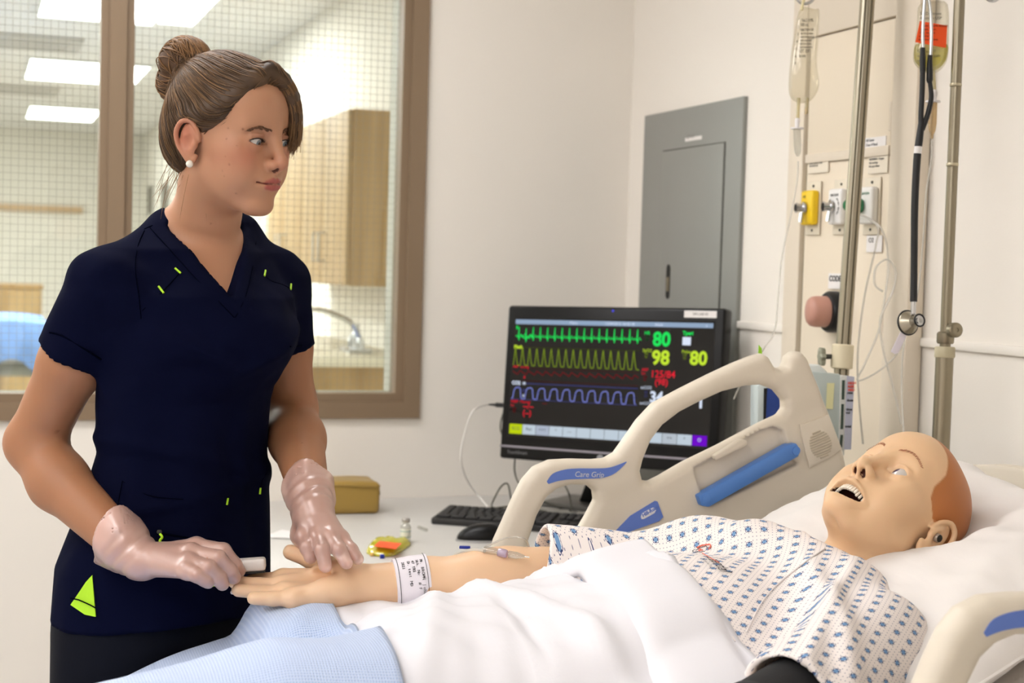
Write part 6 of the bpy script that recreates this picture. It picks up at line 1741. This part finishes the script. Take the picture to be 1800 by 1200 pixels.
# ---- gloves: thin translucent film over the hands with flared cuffs
M_GLOVE = mat_clear('vinyl_glove', (250, 236, 230), .05, .30, .40, (248, 210, 196))
def glove(name, wr, fingers, thumb, el, lo, hi, flare, lab):
    ax_ = (el - wr) / np.linalg.norm(el - wr)
    u, w, _ = basis(ax_)
    def f(P):
        t = (P - wr) @ ax_
        ang = np.arctan2((P - wr) @ u, (P - wr) @ w)
        base = smin(f_hand(P, wr, fingers, thumb, el), s_chain(P, [wr, wr + (el - wr) * .12, wr + (el - wr) * .72], [.0255, .028, .0415], .01), .014)
        tt = np.clip((t - .004) / .055, 0, 1)
        off = .0014 + .0030 * np.clip((t + .01) / .03, 0, 1) + flare * tt ** 1.4 * (1 + .35 * np.sin(2 * ang + .6)) + .0013 * np.sin(t * 330 + 2 * np.sin(ang * 2)) * np.clip(1 - np.abs(t - .010) / .03, 0, 1)
        off = off + .0020 * tt * np.sin(5 * ang + 60 * t)
        end = t - .060 - .007 * np.sin(2 * ang + 1)
        d = smax(base - off, end, .0015)
        return smax(d, -np.maximum(base - off + .0036, .036 - t), .001)
    P, Q = sdf(f, lo, hi, .0022); P, Q = keep_main(P, Q)
    o = mk(name, P, Q, M_GLOVE, nurse); tag(o, lab)
    return f
def bb_of(pts, m): pts = np.array(pts); return pts.min(0) - m, pts.max(0) + m
lo, hi = bb_of([p for c in RF for p in c[0]] + RTH[0] + [wrR, wrR + (elR - wrR) * .4], .045)
f_glR = glove('glove', wrR, RF, RTH, elR, lo, hi, .011, 'clear vinyl glove on the hand holding the pulse oximeter')
lo, hi = bb_of([p for c in LF for p in c[0]] + LTH[0] + [wrL, wrL + (elL - wrL) * .4], .045)
f_glL = glove('glove', wrL, LF, LTH, elL, lo, hi, .007, 'clear vinyl glove on the hand feeling the manikin wrist')

# ---- scrub top
zh = LEV[0, 2]
TC = LEV[-4, :2].copy()
def tl(p): d = np.asarray(p) - np.array([*TC, 0]); return d @ TX, np.asarray(p)[2]
slR, slL = shR + (elR - shR) * .41, shL + (elL - shL) * .50
def v_dist(P):
    d = P - np.array([*TC, 0]); Qd = np.stack([d @ TX, P[:, 2]], 1)
    fw = (P[:, :2] - TC) @ TF[:2]
    return s_poly2(Qd, VN), fw
VN = None
def f_top(P):
    d = f_stack(P, LEV, .004)
    bust = s_ell(P, np.array([LEV[-5, 0], LEV[-5, 1], 1.285]) + TF * .055, (.105, .100, .065)); d = smin(d, bust, .05)
    d = smin(d, s_chain(P, [shR, tR, neck_b - UP * .02, tL, shL], [.048, .034, .064, .031, .045], .02), .045)
    for sh, sl, r0, r1 in ((shR, slR, .050, .056), (shL, slL, .048, .052)):
        a = (sl - sh) / np.linalg.norm(sl - sh)
        d = smin(d, smax(s_cap(P, sh, sl + a * .05, r0, r1 + .004), (P - sl) @ a, .003), .030)
    # drape folds
    w = .0040 * vnoise(P * [1, 1, .8], 24, 11) + .0032 * vnoise(P * [1, 1, .30], 70, 12) * sm(1.34, 1.12, P[:, 2]) + .0022 * vnoise(P * [.7, .7, 1.3], 80, 13) * sm(1.16, 1.22, P[:, 2])
    cx = np.interp(P[:, 2], LEV[:, 2], LEV[:, 0]); cy = np.interp(P[:, 2], LEV[:, 2], LEV[:, 1])
    l = (P[:, 0] - cx) * TX[0] + (P[:, 1] - cy) * TX[1]
    w += .006 * ridge(P[:, 2] - 1.235 - .55 * np.abs(l + .02), .014) * sm(.16, .08, np.abs(l))
    w += .005 * ridge(P[:, 2] - 1.10 + .25 * l, .012) + .004 * ridge(P[:, 2] - 1.06 - .2 * l, .010)
    d = d - w
    if VN is None: return d
    vd, fw = v_dist(P)
    frontside = np.clip((fw + .005) / .02, 0, 1)
    d = d - .0016 * np.clip((.021 - vd) / .0015, 0, 1) * frontside * (P[:, 2] > 1.26)      # V-neck facing
    # side slit flare and hem
    hem = zh + .004 + .012 * np.cos((l + .02) * 9)
    d = smax(d, hem - P[:, 2], .004)
    d = smax(d, -smax(vd, -fw, .004), .003)
    d = smax(d, -s_chain(P, [neck_t + UP * .03, neck_b + UP * .015], [.053, .056]), .004)
    return d
VN = [tl(hit(*p, f_top, 1.9, 2.7)) for p in ((286, 386), (318, 422), (352, 460), (384, 496), (411, 526), (420, 495), (427, 462), (431, 432), (430, 405))]
VN = VN + [(VN[-1][0] - .01, 1.50), (VN[0][0] - .005, 1.50)]
P, Q = sdf(f_top, (-.02, 2.06, zh - .02), (.66, 2.56, 1.47), .0052, proj=2); P, Q = keep_main(P, Q)
M_NAVY = mat('navy_scrub_cloth', (7, 10, 33), .9, bump=.10, bscale=700, sheen=.0, var=.06, vscale=5, spec=.06)
top = mk('scrub_top', P, Q, M_NAVY, nurse); tag(top, 'navy V-neck scrub top with lime stitching')
M_LIME = mat('lime_stitch', (178, 226, 34), .6)
def bar(pa, pb, r=.0016, f=f_top, par=None, m=None, name='lime_stitch'):
    a, b = hit(*pa, f, 1.9, 2.7), hit(*pb, f, 1.9, 2.7)
    if a is None or b is None: return
    tube(name, [a - CFWD * .001, b - CFWD * .001], r, m or M_LIME, par or top, 6)
for a, b in (((308, 471), (318, 480)), ((279, 503), (288, 515)), ((467, 475), (465, 485)), ((512, 499), (511, 509)), ((401, 875), (399, 887)), ((458, 857), (457, 868)), ((449, 987), (448, 993))): bar(a, b)
M_SEAM = mat('navy_seam', (5, 7, 20), .95, spec=.0)
def seam_line(pts, r=.0007, name='seam'):
    q = [hit(x, y, f_top, 1.9, 2.7) for x, y in pts]; q = [p - CFWD * .0004 for p in q if p is not None]
    if len(q) > 1: tube(name, q, r, M_SEAM, top, 6, smooth_n=3)
seam_line([(250, 546), (283, 515), (310, 486), (318, 478)]); seam_line([(467, 486), (478, 494), (497, 500), (512, 508)])
seam_line([(248, 560), (244, 520), (238, 470), (243, 430), (254, 405)]); seam_line([(186, 425), (215, 415), (254, 402), (268, 396)])
seam_line([(215, 845), (260, 870), (320, 877), (401, 878)]); seam_line([(458, 858), (462, 842), (468, 832)]); seam_line([(215, 846), (205, 900), (200, 960)])
seam_line([(87, 584), (110, 590), (150, 614), (178, 632)], .0014, 'sleeve_hem'); seam_line([(510, 609), (530, 607), (553, 600)], .0014, 'sleeve_hem')
seam_line([(262, 398), (300, 440), (345, 490), (385, 530), (412, 558)]); seam_line([(450, 425), (444, 470), (432, 520), (414, 558)])
seam_line([(275, 935), (320, 943), (370, 948)], .0016, 'zipper')
zp = hit(281, 937, f_top, 1.9, 2.7)
if zp is not None:
    lathe('zip_slider', [(.003, 0), (.004, .002), (.003, .005)], zp - CFWD * .003, UP, M_GAP, top, 10)
    tube('zip_cord', [W(281, 938, 2.12), W(285, 944, 2.118), W(281, 950, 2.118), W(284, 958, 2.116)], .0018, M_LIME, top, 6, smooth_n=4)
for pts in ([(249, 943), (262, 950), (278, 957), (279, 961), (266, 960), (252, 949)], [(163, 1010), (169, 1083), (150, 1079), (125, 1062), (140, 1040), (152, 1022)]):
    q = [hit(x, y, f_top, 1.9, 2.7) for x, y in pts]
    if all(p is not None for p in q): prism('lime_insert', [p - CFWD * .0035 for p in q], CFWD * .012, M_LIME, top)
q = [hit(x, y, f_top, 1.9, 2.7) for x, y in ((125, 1050), (140, 1053), (160, 1062), (169, 1067))]
if all(p is not None for p in q): tube('insert_seam', [p - CFWD * .0045 for p in q], .0009, M_SEAM, top, 6)
for pts in ([(374, 1020), (372, 1027), (376, 1030)],): bar(pts[0], pts[2], .0015, name='zip_cord')

# ---- trousers and shoes
hipC = np.array([LEV[0, 0], LEV[0, 1], 0]) 
LEVP = np.array([[*hipC[:2], .74, .165, .115], [*hipC[:2], .86, .172, .124], [*LEV[1, :2], 1.0, .168, .12]])
def f_pants(P):
    d = smax(f_stack(P, LEVP, -.007), P[:, 2] - .97, .02)
    for s in (-1, 1):
        a = hipC + TX * .085 * s
        d = smin(d, s_chain(P, [a + [0, 0, .84], a + [0, 0, .48], a + [0, 0, .08]], [.088, .075, .072], .03), .04)
    d = d - .004 * vnoise(P * [1, 1, .4], 40, 21)
    return smax(d, .05 - P[:, 2], .005)
P, Q = sdf(f_pants, (hipC[0] - .24, hipC[1] - .24, .03), (hipC[0] + .24, hipC[1] + .24, 1.02), .012); P, Q = keep_main(P, Q)
pants = mk('scrub_trousers', P, Q, mat('navy_trouser_cloth', (8, 10, 20), .85, bump=.1, bscale=600, spec=.2), nurse); tag(pants, 'very dark navy scrub trousers')
for s in (-1, 1):
    c = hipC + TX * .085 * s + TF * .04
    def f_shoe(P, c=c): return smax(smin(s_ell(P, c + [0, 0, .045], (.062, .062, .05)), s_ell(P, c + TF * .09 + [0, 0, .035], (.05, .05, .038)), .06), .002 - P[:, 2], .003)
    P, Q = sdf(f_shoe, (c[0] - .2, c[1] - .2, -.005), (c[0] + .2, c[1] + .2, .12), .008); P, Q = keep_main(P, Q)
    mk('shoe', P, Q, mat('shoe_black', (24, 24, 26), .5), nurse)
# ---- hair: swept-up mass, side fringe, bun, with strands laid along the flow
def f_scalp(L):                                   # head frame
    return s_ell(L, (0, -.008, .046), (.0775, .0905, .0905))
def f_hair(L):
    A = L.copy(); A[:, 0] = np.abs(A[:, 0])
    d = f_scalp(L)
    d = smin(d, s_ell(A, (.032, -.044, .008), (.044, .042, .058)), .02)           # back and nape
    d = smin(d, s_cap(L, (0, -.066, .020), (0, -.058, -.040), .028, .018), .03)
    d = smin(d, s_ell(L, (0, .028, .070), (.064, .063, .058)), .01)
    g = np.interp(L[:, 2], [-.07, -.045, -.02, .0, .012, .024, .036, .052, .075, .098, .13], [-.030, -.030, -.022, -.010, .004, .028, .046, .056, .064, .080, .110])
    g = g + .012 * np.clip((np.abs(L[:, 0]) - .02) / .04, 0, 1) * (L[:, 2] < .06) - .006 * (L[:, 0] < -.01)
    d = smax(d, (L[:, 1] - g) * .8, .010)
    d = smax(d, -.062 - L[:, 2], .012)
    # swept wave above the temple
    d = smin(d, s_chain(L, WAVE, [.0085, .0085, .0095, .0095, .0085, .006], .008), .018)
    # fringe falling on her left side: a thin sheet made of two ropes
    d = smin(d, s_chain(L, FRINGE, FR_R, .008), .012)
    d = smin(d, s_chain(L, FRINGE2, FR_R, .008), .014)
    # keep the ears free
    d = smax(d, -s_ell(A, (.082, -.006, .000), (.020, .022, .034)), .006)
    return d
WAVE = [np.array(p) for p in ((-.004, .076, .114), (-.026, .070, .100), (-.048, .055, .076), (-.064, .036, .055), (-.072, .012, .040), (-.074, -.016, .036))]
FRINGE = [np.array(p) for p in ((-.004, .076, .114), (.012, .087, .100), (.028, .092, .078), (.040, .092, .052), (.047, .089, .026), (.050, .085, .008))]
FRINGE2 = [np.array(p) for p in ((.004, .070, .116), (.026, .078, .104), (.046, .082, .080), (.059, .080, .052), (.066, .074, .024), (.067, .070, .002))]
FR_R = [.0075, .0085, .0090, .0085, .0070, .0035]
BUN = np.array([0.0, -.088, .118])
def f_bun(L):
    q = L - BUN
    d = s_ell(L, BUN, (.036, .034, .030))
    for k in range(5):
        a = k * 2.4; c = BUN + np.array([math.cos(a) * .022, -.006 + math.sin(a) * .020, .010 * math.sin(a * 1.7)])
        d = smin(d, s_sph(L, c, .018 + .003 * math.sin(k * 2.1)), .006)
    d = smin(d, s_ell(L, BUN + [0, -.014, -.036], (.034, .028, .030)), .006)
    d = smin(d, s_cap(L, BUN, (0, -.062, .088), .026, .034), .02)
    return d
f_hb = lambda L: smin(f_hair(L), f_bun(L), .008)
def f_hw(P): return f_hb(to_local(P, NO, NR, NS)) * NS
lo, hi = NO - .19, NO + .21
P, Q = sdf(f_hw, lo, hi, .0034); P, Q = keep_main(P, Q)
L = to_local(P, NO, NR, NS)
hc1, hc2, hc3 = lin((60, 43, 29)), lin((94, 70, 48)), lin((144, 108, 71))
nz_ = .5 + .5 * vnoise(L * [1, .4, 1], 150, 31)
hcol = hc1 * (1 - nz_[:, None]) + hc2 * nz_[:, None]
bw = np.clip((.052 - np.linalg.norm(L - BUN - [0, -.004, -.012], axis=1)) / .01, 0, 1)
hcol = blend(hcol, lin((82, 54, 30)), bw * .7)
M_HAIR = mat('brown_hair', (100, 72, 46), .55, attr=True, spec=.45)
hair = mk('hair', P, Q, M_HAIR, nurse, cols=hcol); tag(hair, 'brown hair swept up into a bun with a side fringe')
# strands
hr = np.random.default_rng(12)
def grad(f, X, h=5e-4):
    d = f(X); return np.stack([f(X + h * np.eye(3)[i]) - d for i in range(3)], 1) / h, d
def flow(X):
    """strand direction in the head frame: back toward the bun, lifting over the ears"""
    t = BUN + np.array([0, .012, -.018]) - X
    t = t / np.linalg.norm(t, axis=1)[:, None]
    t[:, 1] -= .35 * np.clip(X[:, 1] / .06, 0, 1); t[:, 2] += -.25 * np.clip((X[:, 1] - .02) / .05, 0, 1) * (np.abs(X[:, 0]) > .03)
    return t
sv, sf, sc, SN = [], [], [], [0]
def add_strand(pts, r0, c):
    n = len(pts); rr = r0 * np.interp(np.linspace(0, 1, n), [0, .1, .8, 1], [.5, 1, 1, .25])
    P_ = np.asarray(pts, float); T = np.gradient(P_, axis=0); u = np.cross(T, [.31, .52, .79]); u /= nrm(u)[:, None] + 1e-9; w = np.cross(T, u); w /= nrm(w)[:, None] + 1e-9
    v = np.stack([P_ + rr[:, None] * (math.cos(a) * u + math.sin(a) * w) for a in (0, 2.094, 4.189)], 1).reshape(-1, 3)
    i = np.repeat(np.arange(n - 1) * 3, 3); j = np.tile(np.arange(3), n - 1); j2 = (j + 1) % 3
    f = np.stack([i + j, i + j2, i + 3 + j2, i + 3 + j], 1) + SN[0]; SN[0] += len(v)
    sv.append(v); sf.append(f); sc.append(np.tile(c, (len(v), 1)))
NS_ = 2200
idx = hr.choice(len(L), NS_ * 2, replace=False); X = L[idx]
X = X[(X[:, 1] > -.09) & (np.linalg.norm(X - BUN, axis=1) > .045) & ~((X[:, 0] > .02) & (X[:, 1] > .07))][:NS_]
lift = hr.uniform(.0002, .0022, len(X)); paths = [X.copy()]
for st_ in range(16):
    G, d = grad(f_hb, X); nn = G / (np.linalg.norm(G, axis=1)[:, None] + 1e-9)
    t = flow(X) + hr.normal(0, .05, X.shape); t -= nn * (t * nn).sum(1)[:, None]; t /= np.linalg.norm(t, axis=1)[:, None] + 1e-9
    X = X + t * .0062; G, d = grad(f_hb, X); nn = G / (np.linalg.norm(G, axis=1)[:, None] + 1e-9)
    X = X - nn * (d - lift)[:, None]; paths.append(X.copy())
paths = np.array(paths)
for k in range(paths.shape[1]):
    p = paths[:, k]; stop = np.linalg.norm(p - BUN, axis=1) < .036; n = (np.argmax(stop) if stop.any() else len(p))
    if n < 4: continue
    u = hr.uniform(); c = hc1 * (1 - u) + hc3 * u if hr.uniform() < .55 else hc2 * (.8 + .4 * u)
    add_strand(NO + (p[:n] * NS) @ NR.T, hr.uniform(.00045, .0009), c)
# fringe strands
for FR_ in (FRINGE, FRINGE2, [(a_ + b_) / 2 for a_, b_ in zip(FRINGE, FRINGE2)], WAVE):
  FS = spline(FR_, 5); FRr = np.interp(np.linspace(0, 1, len(FS)), np.linspace(0, 1, len(FR_R)), FR_R)
  for k in range(230):
      a, q = hr.uniform(0, 2 * math.pi), hr.uniform(.75, 1.10); s0 = hr.integers(0, 5); e0 = len(FS) - hr.integers(0, 5)
      p = []
      for i in range(s0, e0):
          T = FS[min(i + 1, len(FS) - 1)] - FS[max(i - 1, 0)]; u_, w_, _ = basis(T)
          p.append(FS[i] + FRr[i] * q * (math.cos(a) * u_ + math.sin(a) * w_))
      p = np.array(p); tail = np.linspace(0, 1, len(p))[:, None] ** 3
      p = p + (0 if FR_ is WAVE else 1) * tail * np.array([hr.normal(.0, .004), hr.normal(0, .003), -abs(hr.normal(.004, .005))])
      u = hr.uniform(); add_strand(NO + (p * NS) @ NR.T, hr.uniform(.0004, .0008), hc2 * (1 - u) + hc3 * u)
# bun coils
for k in range(700):
    axb = np.array([.9, .25, .1]) + hr.normal(0, .28, 3); axb /= np.linalg.norm(axb); u_, w_, _ = basis(axb); a0 = hr.uniform(0, 6.28); span = hr.uniform(1.2, 2.6)
    cen = BUN + hr.normal(0, .007, 3) + (np.array([0, -.012, -.036]) if hr.uniform() < .3 else 0)
    X = np.array([cen + .05 * (math.cos(a) * u_ + math.sin(a) * w_) for a in np.linspace(a0, a0 + span, 14)])
    for _ in range(3):
        G, d = grad(f_bun, X); nn = G / (np.linalg.norm(G, axis=1)[:, None] + 1e-9); X = X - nn * np.clip(d - hr.uniform(.0005, .003), -.02, .02)[:, None]
    u = hr.uniform(); add_strand(NO + (X * NS) @ NR.T, hr.uniform(.0006, .0013), lin((84, 58, 34)) * (1 - u) + lin((150, 108, 64)) * u)
# loose wisps at the nape and by the ear
for k in range(26):
    b0 = np.array([hr.uniform(-.072, -.02), hr.uniform(-.07, -.02), hr.uniform(-.055, -.02)])
    p = [b0 + np.array([-.006 * t - .012 * t * math.sin(k), -.010 * t * (k % 3 == 0) + .010 * t * math.sin(k * 1.3), -.030 * t + .008 * t * t * math.sin(2.1 * k)]) for t in np.linspace(0, 1.6, 10)]
    add_strand(NO + (np.array(p) * NS) @ NR.T, .00035, hc3)
mk('hair_strands', np.concatenate(sv), np.concatenate(sf), M_HAIR, hair, cols=np.concatenate(sc), kind='stuff')
